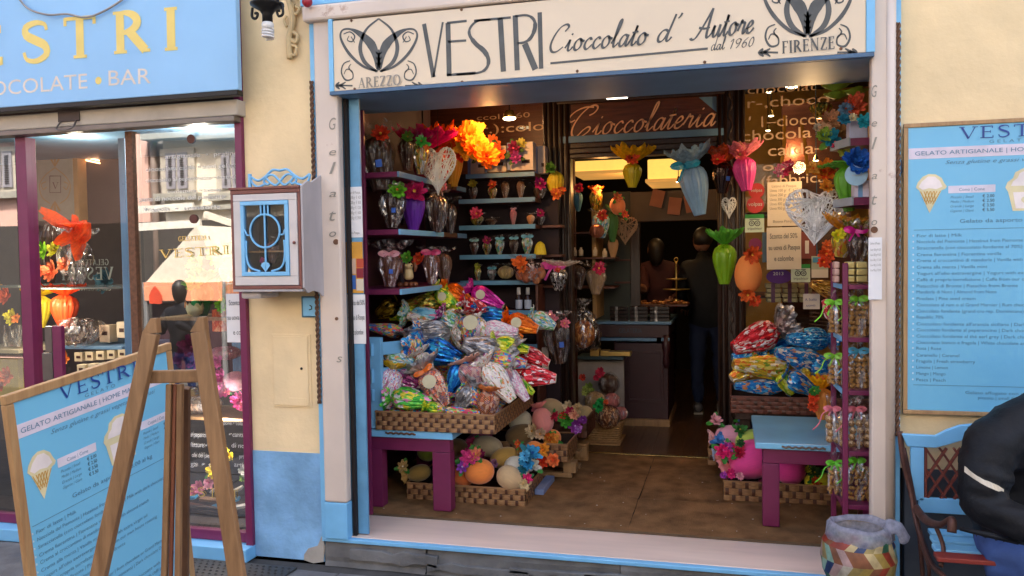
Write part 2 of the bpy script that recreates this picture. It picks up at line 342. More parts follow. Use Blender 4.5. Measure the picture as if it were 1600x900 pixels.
# joined cursive, x-height 1
CUR = {
 'i': (.7, [[(0, .25), (.22, .75), (.3, 1), (.28, .5), (.3, .12), (.42, 0), (.58, .12), (.7, .35)], [(.34, 1.42), (.38, 1.5), (.42, 1.56)]]),
 'o': (.95, [[(.62, .95), (.42, 1), (.2, .8), (.12, .45), (.22, .08), (.45, 0), (.68, .25), (.72, .6), (.6, .92), (.7, .85), (.95, .75)]]),
 'c': (.78, [[(.62, .8), (.52, .98), (.34, .95), (.14, .65), (.12, .28), (.28, .02), (.48, .04), (.78, .4)]]),
 'l': (.62, [[(0, .3), (.3, 1.2), (.46, 2.1), (.4, 2.42), (.28, 2.2), (.2, 1.2), (.2, .3), (.3, 0), (.45, .1), (.62, .35)]]),
 'a': (.98, [[(.68, .85), (.5, 1), (.28, .9), (.12, .5), (.16, .1), (.34, 0), (.55, .25), (.72, .9)], [(.76, 1), (.7, .5), (.7, .12), (.8, 0), (.92, .15), (.98, .35)]]),
 't': (.62, [[(0, .3), (.3, 1.2), (.36, 1.75), (.26, .8), (.24, .2), (.34, 0), (.5, .12), (.62, .35)], [(.06, 1.12), (.56, 1.2)]]),
 'e': (.75, [[(0, .35), (.35, .5), (.56, .75), (.46, .98), (.28, .92), (.12, .5), (.18, .08), (.4, 0), (.6, .15), (.75, .4)]]),
 'r': (.78, [[(0, .25), (.2, .9), (.26, 1.12), (.34, .92), (.56, .9), (.52, .4), (.54, .08), (.64, .02), (.78, .35)]]),
 'd': (1.0, [[(.68, .85), (.5, 1), (.28, .9), (.12, .5), (.16, .1), (.34, 0), (.55, .25), (.72, .9)], [(.92, 2.3), (.78, 1.2), (.7, .5), (.7, .12), (.8, 0), (.92, .15), (1., .35)]]),
 'u': (1.0, [[(0, .3), (.2, .98), (.16, .4), (.22, .05), (.4, .02), (.6, .4), (.72, 1)], [(.74, 1), (.68, .4), (.72, .08), (.84, 0), (1., .35)]]),
 'C': (1.5, [[(1.1, 1.8), (1.35, 2.2), (1.1, 2.45), (.6, 2.2), (.2, 1.4), (.1, .6), (.35, .05), (.8, .0), (1.3, .4)]]),
 'K': (1.9, [[(1.15, 1.75), (1.5, 1.95), (1.65, 2.35), (1.4, 2.6), (.95, 2.5), (.45, 1.9), (.15, 1.1), (.15, .4), (.45, -.05), (.95, -.1), (1.4, .2), (1.6, .55), (1.4, .75), (1.05, .5), (.7, .0), (.2, -.2), (-.2, -.05)], [(1.3, 2.45), (.6, 2.5), (-.1, 2.2), (-.45, 1.7), (-.25, 1.3), (.1, 1.45)]]),
 'A': (1.7, [[(-.35, .1), (-.2, -.05), (.2, .1), (.8, 1.2), (1.35, 2.45)], [(1.35, 2.45), (1.25, 1.3), (1.2, .3), (1.3, 0), (1.5, .1), (1.7, .35)], [(.3, .9), (.9, .78), (1.4, .85)]]),
 "'": (.35, [[(.3, 2.35), (.24, 2.1), (.12, 1.9)]]),
 '1': (.6, [[(.1, 1.3), (.4, 1.7), (.25, 0)]]), '9': (.8, [[(.7, 1.3), (.5, 1.7), (.2, 1.5), (.15, 1.1), (.35, .8), (.65, 1.1), (.7, 1.6), (.6, .7), (.3, 0)]]),
 '6': (.8, [[(.7, 1.7), (.3, 1.1), (.15, .4), (.35, 0), (.6, .2), (.6, .7), (.4, .9), (.2, .6)]]), '0': (.8, [[(.45, 1.7), (.2, 1.2), (.15, .4), (.3, 0), (.55, .3), (.62, 1.1), (.45, 1.7)]]),
 ' ': (.45, [])}
def cursive(mb, pl, s, p0, p1, xh, slant=.35, wd=(.06, .16), lift=.0015):
    p0, p1 = Vector(p0), Vector(p1); d = (p1 - p0); L = d.length; d.normalize(); up = Vector((-d.y, d.x))
    tot = sum(CUR[c][0] for c in s); k = L / tot; x = 0; lk = 0
    for c in s:
        wch, gl = CUR[c]
        for pts in gl:
            q = [Vector((a[0], a[1])) for a in cat_rom([(a, b, 0) for a, b in pts], 4)]
            q = [p0 + d * ((x + a.x) * k + a.y * slant * xh) + up * (a.y * xh) for a in q]
            stroke(mb, pl, q, (wd[0] * xh, wd[1] * xh), nib=R_(35), lift=lift + lk); lk += .0003
        x += wch
TXT = {}
def text(pl, s, p0, p1, h, name, m, parent=None, slant=0, lift=.0015, both=False):
    """sans type fitted between two plane points; h = capital height"""
    key = (s, slant)
    if key not in TXT:
        c = bpy.data.curves.new('lettering', 'FONT'); c.body = s; c.size = 1; c.resolution_u = 3; c.shear = slant
        t = bpy.data.objects.new('lettering', c); COL.objects.link(t); bpy.context.view_layer.update()
        me = bpy.data.meshes.new_from_object(t); TXT[key] = ([tuple(v.co) for v in me.vertices], [tuple(p.vertices) for p in me.polygons])
        bpy.data.objects.remove(t); bpy.data.curves.remove(c); bpy.data.meshes.remove(me)
    vs, fs = TXT[key]
    if not vs: return
    x0 = min(v[0] for v in vs); x1 = max(v[0] for v in vs); p0, p1 = Vector(p0), Vector(p1); d = p1 - p0; k = d.length / (x1 - x0); d.normalize(); up = Vector((-d.y, d.x)); hh = h / .7
    mb = name if isinstance(name, MB) else MB()
    mb.add([pl.w(p0 + d * ((v[0] - x0) * k) + up * (v[1] * hh), lift) for v in vs], fs)
    if mb is not name: return mb.build(name, m, parent)
def ptext(pl, s, x0, y0, x1, hpx, name, m, parent=None, y1=None, **kw):
    p0 = pl.px(x0, y0); p1 = pl.px(x1, y0 if y1 is None else y1); h = (pl.px(x0, y0 - hpx) - p0).length
    if y1 is None: p1 = Vector((p1.x, p0.y))
    return text(pl, s, p0, p1, h, name, m, parent, **kw)
# ================================================================ MATERIALS
plaster = mat('yellow_plaster', (.84, .64, .37), .85, var=.13, vs=2.3, bump=.55, bs=8, dist=.012, wear=(4, .69, 0), wearcol=(.66, .42, .2))
blue_plaster = mat('blue_wall_paint', (.22, .43, .67), .75, var=.26, vs=4, bump=.9, bs=12, dist=.01, wear=(6, .665, 0), wearcol=(.45, .43, .4))
grey_plinth = mat('dark_grey_plinth', (.055, .065, .085), .8, var=.2, vs=4, bump=.3, bs=14)
blue = mat('pale_blue_paint', (.20, .50, .78), .45, var=.06, bump=.12, bs=30, wear=(9, .74, 0), wearcol=(.1, .2, .3))
bluetop = mat('blue_table_paint', (.21, .52, .76), .3, var=.12, vs=4, bump=.05, spec=.6)
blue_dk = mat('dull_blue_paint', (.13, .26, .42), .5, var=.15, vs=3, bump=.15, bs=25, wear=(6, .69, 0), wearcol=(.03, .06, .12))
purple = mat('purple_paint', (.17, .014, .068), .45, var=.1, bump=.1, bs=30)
cream = mat('cream_marble', (.68, .56, .47), .5, var=.1, vs=1.6, bump=.1, bs=10, wear=(3.2, .66, 0), wearcol=(.5, .34, .26))
marble = mat('pink_marble', (.78, .60, .50), .35, var=.1, vs=3, bump=.06, stretch=(.4, 3, 1), wear=(4, .69, 0), wearcol=(.42, .28, .24))
board_cream = mat('cream_sign_panel', (.72, .58, .42), .35, var=.04, vs=1.5, bump=.02)
ink = mat('dark_grey_lettering', (.05, .055, .06), .35, var=.3, vs=14, bump=0)
inkgrey = mat('faint_grey_lettering', (.27, .24, .2), .5, bump=0)
gold = mat('pale_gold_lettering', (.80, .60, .16), .5, var=.05, bump=0)
goldline = mat('gold_lettering', (.75, .52, .16), .35, metal=.3, bump=0)
wtext = mat('white_lettering', (.6, .58, .55), .6, bump=0)
tantext = mat('tan_glass_lettering', (.5, .34, .22), .5, bump=0)
darkwood = wood('dark_carved_wood', (.012, .006, .004), (.05, .022, .013), 7, .4, 2, .4)
redwood = wood('red_brown_wood', (.05, .012, .008), (.14, .04, .02), 5, .45, 0)
floorwood = wood('brown_floorboards', (.05, .022, .010), (.16, .075, .035), 5, .3, 1, .08)
oak = wood('light_wood', (.30, .16, .07), (.48, .29, .13), 4, .5, 2, .12)
easelwood = wood('easel_wood', (.15, .075, .032), (.29, .16, .075), 5, .45, 2, .12)
iron = mat('rusty_cast_iron', (.09, .035, .025), .5, metal=.4, var=.4, vs=25, bump=.5, bs=40)
blackm = mat('black_metal', (.015, .014, .014), .4, metal=.5, bump=.1)
rust = mat('rusty_steel', (.16, .07, .035), .65, metal=.3, var=.3, vs=40)
steelbeige = mat('beige_shutter_casing', (.46, .40, .33), .6, var=.12, vs=6, bump=.2, bs=30)
stone = mat('grey_step_stone', (.15, .145, .14), .85, var=.35, vs=5, bump=.9, bs=9, dist=.02, wear=(4, .67, 0), wearcol=(.3, .28, .25))
paving = mat('grey_paving_stone', (.13, .125, .125), .8, var=.3, vs=6, bump=.8, bs=12, dist=.012)
ground_m = mat('joint_dirt', (.06, .055, .05), .95, var=.3, bump=.5)
coir = mat('brown_coir_mat', (.27, .142, .062), .98, var=.36, vs=7, bump=1.0, bs=160, dist=.012, spec=.1)
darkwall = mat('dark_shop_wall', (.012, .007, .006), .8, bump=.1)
brass = mat('brass_strip', (.75, .5, .15), .25, metal=.9, bump=0)
paper = mat('white_paper', (.80, .77, .76), .8, var=.03, bump=.03)
paper2 = mat('cream_paper', (.72, .64, .52), .8, var=.03, bump=.03)
glass_clear = glassmat('clear_glass', (.96, .97, .96), .02)
glass_mirror = glassmat('reflecting_shop_glass', (.9, .92, .9), .26, .01, .015)
glass_dark = glassmat('shop_door_glass', (.95, .96, .95), -.02, .01)
board_blue = mat('blue_menu_print', (.17, .49, .72), .45, var=.035, vs=1.5, bump=.02)
navy = mat('navy_print', (.015, .05, .26), .5, bump=0)
greyprint = mat('slate_print', (.10, .22, .33), .6, bump=0)

# ================================================================ GROUND
FZ = .16
g = MB().box(-30, 30, -30, -.001, -.3, -.02).build('street_ground', ground_m); tag(g, 'dark joint dirt under the street paving stones', None, None, 'structure')
pav = thing('pavement', 'worn grey stone paving in front of the shop step', None, (0, 0, 0)); del_c = pav; pav['kind'] = 'structure'
rr = random.Random(3); y = -.12
while y > -3.4:
    x = -4.6 + rr.random() * .4
    dep = .42 + rr.random() * .1
    while x < 2.6:
        wd = .5 + rr.random() * .55
        m_ = MB(); nx, ny = 4, 3; top = []
        for j in range(ny + 1):
            for i in range(nx + 1):
                xx = x + .006 + (wd - .012) * i / nx; yy = y - dep + .006 + (dep - .012) * j / ny
                e = (i in (0, nx)) or (j in (0, ny))
                top.append((xx + (rr.random() - .5) * .012 * e, yy + (rr.random() - .5) * .012 * e, (-.006 if e else .0) + (rr.random() - .5) * .006))
        m_.add(top, [(j * 5 + i, j * 5 + i + 1, j * 5 + i + 6, j * 5 + i + 5) for j in range(ny) for i in range(nx)])
        ring = [0, 1, 2, 3, 4, 9, 14, 19, 18, 17, 16, 15, 10, 5]
        rv = [top[i] for i in ring]; k = len(rv)
        m_.add(rv + [(a, b, -.03) for a, b, _ in rv], [(i, i + k, (i + 1) % k + k, (i + 1) % k) for i in range(k)])
        m_.build('paving_stone', paving, pav)
        x += wd
    y -= dep
# metal grid in the pavement by the easel
gr = thing('pavement_grate', 'dark steel tread grate let into the paving below the display window', 'grate', (-2.9, -.35, 0))
wbox('frame', -3.4, -2.35, -.42, -.13, -.02, .006, mat('grate_steel', (.07, .065, .06), .5, .6, bump=.3), gr, 0)
mm = MB()
for i in range(26):
    for j in range(7):
        cx = -3.38 + i * .04 + (j % 2) * .02; cy = -.40 + j * .04
        mm.add([(cx - .012, cy, .0062), (cx, cy - .006, .011), (cx + .012, cy, .0062), (cx, cy + .006, .011)], [(0, 1, 2, 3)])
tag(mm.build('tread_bumps', MATS['grate_steel'], gr), kind='stuff')

# ================================================================ SHOP BUILDING
LX0, PX0, PX1, RX = -2.72, -2.69, -2.245, .775      # window edge, pier, entrance frame, right wall
OX0, OX1, OZ = -2.075, .65, 2.625                   # opening between the stone jambs
ZD = at(450, 706, 0).z                               # top of the blue painted base
bld = thing('shop_building', 'yellow plastered building front with blue painted base around the shop entrance', 'building', (0, 0, 0))
wbox('wall', PX0, PX1, 0, .3, ZD, 3.75, plaster, bld, 0)
wbox('wall', RX, 5, 0, .3, at(1500, 735, 0).z, 3.75, plaster, bld, 0)
wbox('upper_wall', -9, 5, 0, .3, 3.75, 8.5, plaster, bld, 0)
wbox('painted_base', PX0, PX1, -.004, .3, 0, ZD, blue_plaster, bld, 0)
wbox('painted_base', RX + .03, 5, -.006, .3, -.01, at(1500, 735, 0).z, grey_plinth, bld, 0)
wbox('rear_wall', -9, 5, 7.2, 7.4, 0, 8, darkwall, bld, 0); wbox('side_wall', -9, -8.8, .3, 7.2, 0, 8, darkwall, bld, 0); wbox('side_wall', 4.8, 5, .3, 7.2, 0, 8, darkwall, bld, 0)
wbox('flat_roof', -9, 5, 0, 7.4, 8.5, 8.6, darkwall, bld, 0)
# chipped corner of the pier showing render
m_ = MB(); ch = cat_rom([(PX1 - .13, 0, .0), (PX1 - .10, 0, .07), (PX1 - .04, 0, .09), (PX1 - .005, 0, .16), (PX1 - .005, 0, .0)], 2, True)
m_.prism([(p.x, p.z) for p in ch], -.006, -.001).build('bare_patch', mat('bare_render', (.42, .38, .33), .95, bump=.9, bs=60), bld)
# meter hatch, wall box
h = bx('meter_hatch', 426, 522, 486, 637, -.006, .0, plaster, bld, .003)
x0, x1, z1, z0 = at(429, 580, 0).x, at(483, 580, 0).x, at(455, 525, 0).z, at(455, 633, 0).z
hp = MB().box(x0, x1, -.012, -.0065, z0, z1).build('hatch_door', plaster, h, bev=.003)
bx('hatch_plate', 451, 622, 478, 634, -.016, -.0125, plaster, h, .002)
MB().ball(tuple(at(471, 576, -.014)), .008, 10, 6).build('keyhole', blackm, h)
pb = thing('junction_box', 'small blue painted junction box on the yellow pier below the glass cabinet', 'junction box', tuple(at(485, 480, -.02)))
bx('box_lid', 473, 465, 497, 494, -.03, -.001, blue, pb, .004); bx('lid_rim', 471, 463, 499, 496, -.015, -.0005, mat('dark_blue_paint', (.05, .17, .28), .5), pb, .002)
MB().tube([at(484, 477, -.032), at(487, 479, -.036), at(487, 483, -.036), at(483, 484, -.032)], .003, 6).build('hook', blackm, pb)
# stone step under the entrance: blocks
st = thing('entrance_step', 'cracked grey stone step below the pink marble threshold', 'step', (-.8, .05, 0))
sx0, sx1 = PX1 + .01, RX + .05
wbox('step_core', sx0, sx1, .02, .35, -.02, .10, ground_m, st, 0)
cuts = [sx0, -1.62, -.55, .35, sx1]
rr = random.Random(5)
for i in range(4):
    a, b = cuts[i] + .003, cuts[i + 1] - .003
    m_ = MB(); nx, nz = 22, 5; vs = []
    for j in range(nz + 1):
        for k in range(nx + 1):
            z = -.015 + .14 * j / nz; yy = -.01 + noise.noise(Vector((a + k * .09, z * 9, 3.))) * .022 + (.012 if j == nz else 0) - (.012 if j == 0 else 0)
            vs.append((a + (b - a) * k / nx, yy, z + noise.noise(Vector((a + k * .15, 5., 1.))) * .012 * (j == nz)))
    n = nx + 1
    m_.add(vs, [(j * n + k, j * n + k + 1, (j + 1) * n + k + 1, (j + 1) * n + k) for j in range(nz) for k in range(nx)])
    m_.add([vs[nz * n + k] for k in range(n)] + [(vs[nz * n + k][0], .03, vs[nz * n + k][2]) for k in range(n)], [(k, k + 1, n + k + 1, n + k) for k in range(nx)])
    m_.build('step_stone', stone, st)
for i in range(6):                                     # ragged split slabs proud of the face
    a = sx0 + .1 + i * .45 + rr.random() * .1; L = .3 + rr.random() * .3; zb = .01 + rr.random() * .03; hh = .03 + rr.random() * .05
    m_ = MB(); poly = [(a + L * t, zb + hh * (.8 + .4 * noise.noise(Vector((a * 5 + t * 6, 0, 1))))) for t in [k / 8 for k in range(9)]] + [(a + L * t, zb + .02 * noise.noise(Vector((a * 7 + t * 5, 2, 1)))) for t in [k / 8 for k in range(8, -1, -1)]]
    m_.prism(poly, -.034, .0).build('step_stone', stone, st, bev=.003)
# threshold
th = thing('threshold', 'pink marble threshold slab with blue painted front edge across the entrance', 'threshold', (-.8, 0, .1))
bn = .128
wbox('marble_slab', PX1 + .03, RX - .02, .012, .40, bn, .152, marble, th, .003)
wbox('painted_edge', PX1, RX, -.03, .010, bn, .150, blue, th, .004)
# blue and stone door surround
sr = thing('entrance_surround', 'cream stone jambs with blue edging framing the shop entrance', 'door surround', (-.8, 0, 0))
for (a, b, c, d, e) in ((-2.245, -2.215, -2.215, OX0, -1), (RX - .03, RX + .005, OX1, RX - .03, 1)):
    wbox('blue_edging', a, b, -.03, .05, .15, 3.4, blue, sr, .003)
    wbox('stone_jamb', c, d, -.045, .02, .36, 3.4 if e > 0 else 3.4, cream, sr, .012)
    wbox('jamb_foot', c, d - .001 if e < 0 else d, -.046, .02, .152, .358, blue, sr, .004)
MB().tube([(OX1 + .085, -.04, .36), (OX1 + .085, -.04, 3.4)], .022, 12).build('round_molding', cream, sr, True)
wbox('lintel', -2.26, .82, -.085, .0, 3.038, 3.125, cream, sr, .015); wbox('blue_edging', -2.28, .78, -.06, .0, 3.13, 3.4, blue, sr, .004)
for i, ch_ in enumerate('Gelato'):
    for px_, ys, wpx, hp_ in ((520, (203, 243, 272, 308, 345, 370), 11, 20), (1366, (152, 198, 233, 280, 320, 352), 9, 20)):
        yy = ys[i]; sz = hp_ if ch_ in 'Glt' else 13
        ptext(front(-.0475), ch_, px_ - wpx / 2, yy + (hp_ - 20) * .5, px_ + wpx / 2, sz * .95, 'jamb_letter', inkgrey, sr, slant=.25)
ptext(front(-.0475), 's', 526, 566, 535, 14, 'jamb_letter', inkgrey, sr, slant=.25)
for px_, py_ in ((525, 378), (1366, 359)):
    MB().tube([at(px_, py_, -.05), at(px_, py_, -.03)], .016, 14).build('brass_knob', rust, sr)
MB().tube([at(526, 498, -.05), at(526, 498, -.03)], .01, 10).build('brass_knob', rust, sr)
# twisted ropes in both edgings
for xr, zt in ((-2.232, 2.72), (RX - .01, 2.78)):
    r0 = thing('twisted_rope', 'brown twisted rope running down the %s blue edging of the entrance' % ('left' if xr < 0 else 'right'), 'rope', (xr, -.04, 1.7))
    for ph in (0, math.pi):
        k = 240; z0 = .92 if xr < 0 else .86
        pts = [(xr + .0065 * math.cos(ph + i * .75), -.042 + .0065 * math.sin(ph + i * .75), z0 + (zt - z0) * i / k) for i in range(k + 1)]
        MB().tube(pts, .0065, 5).build('strand', mat('brown_rope', (.14, .07, .04), .9), r0, True)
# ---- recess: soffit, ceiling, side walls, floor
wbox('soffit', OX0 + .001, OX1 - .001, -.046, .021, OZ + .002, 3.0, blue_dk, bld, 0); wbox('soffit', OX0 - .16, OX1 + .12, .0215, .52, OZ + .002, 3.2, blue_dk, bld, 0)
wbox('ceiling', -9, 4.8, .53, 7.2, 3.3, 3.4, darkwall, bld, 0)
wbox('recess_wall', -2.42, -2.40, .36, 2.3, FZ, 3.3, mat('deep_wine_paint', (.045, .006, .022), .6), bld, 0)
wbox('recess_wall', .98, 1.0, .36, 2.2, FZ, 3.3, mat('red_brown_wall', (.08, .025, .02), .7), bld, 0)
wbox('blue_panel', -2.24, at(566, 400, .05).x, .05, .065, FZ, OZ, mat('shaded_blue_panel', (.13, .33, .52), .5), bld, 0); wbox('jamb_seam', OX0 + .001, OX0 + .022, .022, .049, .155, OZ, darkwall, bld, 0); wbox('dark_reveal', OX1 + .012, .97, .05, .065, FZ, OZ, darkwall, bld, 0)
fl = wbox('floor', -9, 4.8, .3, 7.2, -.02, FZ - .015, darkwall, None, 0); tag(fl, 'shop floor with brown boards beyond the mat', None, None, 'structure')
rr = random.Random(8); x = -2.4
while x < 1.4:
    y0 = 2.225
    while y0 < 7.1:
        y1 = min(7.15, y0 + .9 + rr.random() * .9)
        wbox('floorboard', x + .0008, x + .1192, y0, y1 - .002, FZ - .0145, FZ + rr.random() * .0006, floorwood, fl, .0008); y0 = y1
    x += .12
wbox('brass_strip', at(910, 701, 2.2).x, at(1120, 721, 2.2).x, 2.19, 2.222, FZ - .01, FZ + .006, brass, fl, .001)
# coir mat: two pieces with a slightly lifted edge
mt = thing('coir_mat', 'worn brown coir mat covering the entrance recess floor', 'mat', (-.7, 1.2, FZ))
def matpiece(x0, x1, y0, y1, nm, seed):
    m_ = MB(); nx, ny = 26, 22; n = nx + 1; vs = []
    for j in range(ny + 1):
        for i in range(nx + 1):
            xx, yy = x0 + (x1 - x0) * i / nx, y0 + (y1 - y0) * j / ny
            e = (i in (0, nx)) or (j in (0, ny))
            vs.append((xx + e * .006 * noise.noise(Vector((yy * 9, xx * 9, seed))), yy + e * .008 * noise.noise(Vector((xx * 7, yy * 7, seed))), FZ + .004 + .010 * noise.noise(Vector((xx * 2.2, yy * 2.2, seed))) + .004 - .006 * e + .018 * math.exp(-((yy - .98 - .04 * xx) / .05) ** 2) * (xx > -.9)))
    m_.add(vs, [(j * n + i, j * n + i + 1, (j + 1) * n + i + 1, (j + 1) * n + i) for j in range(ny) for i in range(nx)])
    m_.build(nm, coir, mt, True)
matpiece(-2.38, -.563, .40, 2.18, 'mat_piece', 1); matpiece(-.56, .97, .40, 2.18, 'mat_piece', 2)
cr_ = MB(); rr = random.Random(77)
for i in range(46): cr_.ball((-2.1 + 2.6 * rr.random(), .42 + 1.6 * rr.random() ** 1.5, FZ + .019), .002 + .003 * rr.random(), 5, 3, (1.4, 1, .4))
tag(cr_.build('crumbs', mat('pale_crumb', (.6, .52, .42), .8), mt), kind='stuff')
m_ = MB(); vs = []
for i in range(60):
    xx = -2.2 + 2.8 * i / 59; vs += [(xx, .395 + .006 * noise.noise(Vector((xx * 9, 0, 0))), .153), (xx, .40, FZ + .006)]
m_.add(vs, [(2 * i, 2 * i + 2, 2 * i + 3, 2 * i + 1) for i in range(59)]).build('bound_edge', mat('mat_edge', (.10, .06, .03), .95), mt)

# ================================================================ MAIN SIGN
sg = thing('shop_sign', 'long cream sign with VESTRI and Cioccolato d\'Autore lettering over the entrance', 'sign', (-.7, -.06, 2.8))
SY = -.07; S = front(SY)
sz0 = 2.628; sz1 = 3.03
wbox('panel', at(521, 80, SY).x, at(1353, 80, SY).x, SY, SY + .02, sz0 + .022, sz1, board_cream, sg, .002)
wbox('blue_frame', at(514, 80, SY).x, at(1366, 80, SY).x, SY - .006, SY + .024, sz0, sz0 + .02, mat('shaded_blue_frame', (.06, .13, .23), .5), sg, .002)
wbox('blue_frame', at(514, 80, SY).x, at(521, 80, SY).x - .001, SY - .006, SY + .024, sz0 + .021, sz1 + .01, blue, sg, .002)
wbox('blue_frame', at(1353, 80, SY).x + .001, at(1367, 80, SY).x, SY - .006, SY + .024, sz0 + .021, sz1 + .01, blue, sg, .002)
for a, b in ((549, 32), (721, 15), (722, 128), (554, 139), (902, 111), (1101, 97), (1314, 76)):
    MB().ball(tuple(at(a, b, SY - .002)), .008, 8, 4, (1, .5, 1)).build('screw', rust, sg)
def zp(x, y): return S.px(480 + x / 3, y / 3)       # traced from the sign
LTR = [MB() for _ in range(6)]; _i = 0
for pts, wd in [([(548, 112), (592, 362)], 17), ([(592, 362), (636, 104)], 8), ([(660, 108), (666, 356)], 20), ([(655, 108), (748, 98)], 9), ([(660, 196), (746, 190)], 9), ([(655, 352), (790, 342)], 10),
                ([(905, 84), (920, 336)], 21), ([(782, 98), (955, 82)], 9), ([(975, 72), (985, 330)], 20), ([(1020, 205), (1070, 326)], 24), ([(1090, 58), (1097, 322)], 17)]:
    mb = LTR[[0, 0, 1, 1, 1, 2, 3, 3, 4, 4, 5][_i]]; _i += 1; q = [zp(*p) for p in pts]; stroke(mb, S, q, wd / 2.5 * pxm(700, 80, SY))
k_ = pxm(700, 80, SY) / 3
for pts, wd in [([(860, 92), (800, 98), (765, 130), (762, 165), (790, 205), (830, 240), (850, 280), (840, 320), (800, 342), (700, 350)], [9, 9, 10, 13, 18, 20, 16, 12, 9, 9]),
                ([(975, 76), (1030, 72), (1062, 92), (1068, 130), (1050, 175), (1020, 198), (985, 203)], [9, 9, 12, 17, 14, 10, 8])]:
    q = [zp(p.x, p.y) for p in cat_rom([(a, b, 0) for a, b in pts], 5)]; n = len(q)
    stroke(LTR[2 if len(wd) > 8 else 4], S, q, [wd[min(len(wd) - 1, int(i / (n - 1) * (len(wd) - 1) + .5))] * k_ * 1.15 for i in range(n)])
for mb in LTR: mb.build('letter', ink, sg)
mb = MB(); a, b = S.px(862, 80), S.px(1030, 63)
cursive(mb, S, 'Cioccolato', S.px(856, 82), S.px(1010, 69), .054, .30, (.10, .26)); cursive(mb, S, "d'", S.px(1024, 66), S.px(1056, 63), .055, .3, (.1, .26)); cursive(mb, S, 'Autore', S.px(1084, 61), S.px(1176, 51), .056, .25, (.1, .26))
stroke(mb, S, [S.px(860, 99), S.px(1106, 76)], .011)
cursive(mb, S, 'dal', S.px(1110, 79), S.px(1132, 77), .026, .2, (.1, .2)); cursive(mb, S, '1960', S.px(1138, 77), S.px(1178, 72), .026, .3, (.1, .2))
mb.build('script_lettering', ink, sg)
mb = MB(); serif(mb, S, 'AREZZO', S.px(560, 138), S.px(627, 133), .055); mb.build('town_lettering', inkgrey, sg)
mb = MB(); serif(mb, S, 'FIRENZE', S.px(1222, 84), S.px(1304, 77), .058); mb.build('town_lettering', ink, sg)
def logo(cx, cy, s, nm):
    """petal emblem: two wings and a centre petal with scrolls; zoom coordinates around (335, 210)"""
    mb = MB(); f = lambda x, y: S.px(cx + (x - 335) / 3 * s, cy + (y - 210) / 3 * s); kk = k_ * s * 1.25
    def cv(pts, wds, close=False):
        q = [f(p.x, p.y) for p in cat_rom([(a, b, 0) for a, b in pts], 6)]; n = len(q); L = len(wds) - 1
        stroke(mb, S, q, [(wds[int(i / (n - 1) * L)] * (1 - (i / (n - 1) * L) % 1) + wds[min(L, int(i / (n - 1) * L) + 1)] * ((i / (n - 1) * L) % 1)) * kk for i in range(n)])
    for sx in (-1, 1):
        X = lambda v: 335 + sx * (335 - v)
        cv([(X(330), 335), (X(260), 310), (X(195), 250), (X(157), 180), (X(165), 142), (X(205), 138), (X(255), 165), (X(300), 210), (X(322), 265), (X(328), 325)], [7, 10, 12, 9, 7, 8, 24, 36, 26, 8])
        cv([(X(325), 335), (X(268), 290), (X(248), 220), (X(275), 140), (X(335), 88)], [9, 16, 16, 9, 6])
        cv([(X(200), 285), (X(170), 300), (X(160), 340), (X(180), 375), (X(212), 368), (X(210), 335), (X(185), 325), (X(172), 348)], [4, 5, 6, 7, 5, 4, 4, 3])
        cv([(X(215), 345), (X(195), 318), (X(205), 300)], [3, 5, 3]); cv([(X(170), 160), (X(200), 150), (X(222), 170), (X(210), 195), (X(188), 188), (X(196), 168)], [4, 5, 6, 5, 4, 3])
        cv([(X(205), 172), (X(222), 200)], [4, 3])
        cv([(X(212), 402), (X(150), 400)], [6, 6]); cv([(X(180), 385), (X(160), 400), (X(180), 418)], [4, 9, 4]); cv([(X(150), 385), (X(138), 402), (X(152), 418)], [4, 14, 4]); cv([(X(160), 401), (X(135), 402)], [16, 2])
    cv([(335, 330), (335, 270), (335, 232)], [14, 10, 5])
    for yy in (255, 280, 305): cv([(320, yy - 12), (335, yy), (350, yy - 12)], [3, 8, 3])
    mb.build(nm, ink, sg)
logo(592, 70, 1.0, 'emblem'); logo(1262, 10, 1.13, 'emblem')

# ================================================================ LEFT DISPLAY WINDOW AND ITS SIGN
fs = thing('window_sign', 'pale blue fascia sign with gold lettering above the display window', 'sign', (-4, -.2, 2.9))
FY = -.16; F = front(FY)
zb = at(186, 154, FY).z; xr = at(371, 100, FY).x
wbox('panel', -7, xr, FY, FY + .04, zb, 3.5, mat('fascia_blue', (.28, .52, .78), .5, var=.05, vs=2, bump=.04), fs, .004)
wbox('lower_trim', -7, xr, FY - .01, FY + .05, zb - .03, zb - .002, blackm, fs, .003)
mb = MB()
for ch_, x0_, x1_, yb in (('E', -35, 8, 104), ('S', 32, 82, 99), ('T', 100, 152, 92), ('R', 178, 236, 84), ('I', 256, 280, 79)):
    mb = MB(); serif(mb, F, ch_, F.px(x0_, yb), F.px(x1_, yb - (x1_ - x0_) * .075), .235, 1.55); mb.build('letter', gold, fs)
crl = mat('cream_lettering', (.72, .62, .52), .6, bump=0)
for wd_, x0_, x1_, y0_, y1_ in (('OCOLATE', -13, 137, 150, 138), ('BAR', 170, 236, 134, 130)):
    text(F, wd_, F.px(x0_, y0_), F.px(x1_, y1_), .088, 'small_lettering', crl, fs)
m_ = MB(); c_ = F.px(154, 126); m_.add([F.w(c_ + Vector((math.cos(i * .3927), math.sin(i * .3927))) * .022, .0015) for i in range(16)], [tuple(range(16))]); m_.build('dot', gold, fs)
cb = thing('hanging_cable', 'thin grey cable sagging across the top of the blue window sign', 'cable', (-4, -.2, 3.3))
MB().tube(cat_rom([at(28, -4, FY - .02), at(45, 14, FY - .02), at(75, 23, FY - .03), at(105, 22, FY - .03), at(135, 27, FY - .03), at(165, 16, FY - .02), at(195, -3, FY - .02)], 6), .006, 6).build('cable', mat('grey_cable', (.3, .27, .25), .6), cb, True)
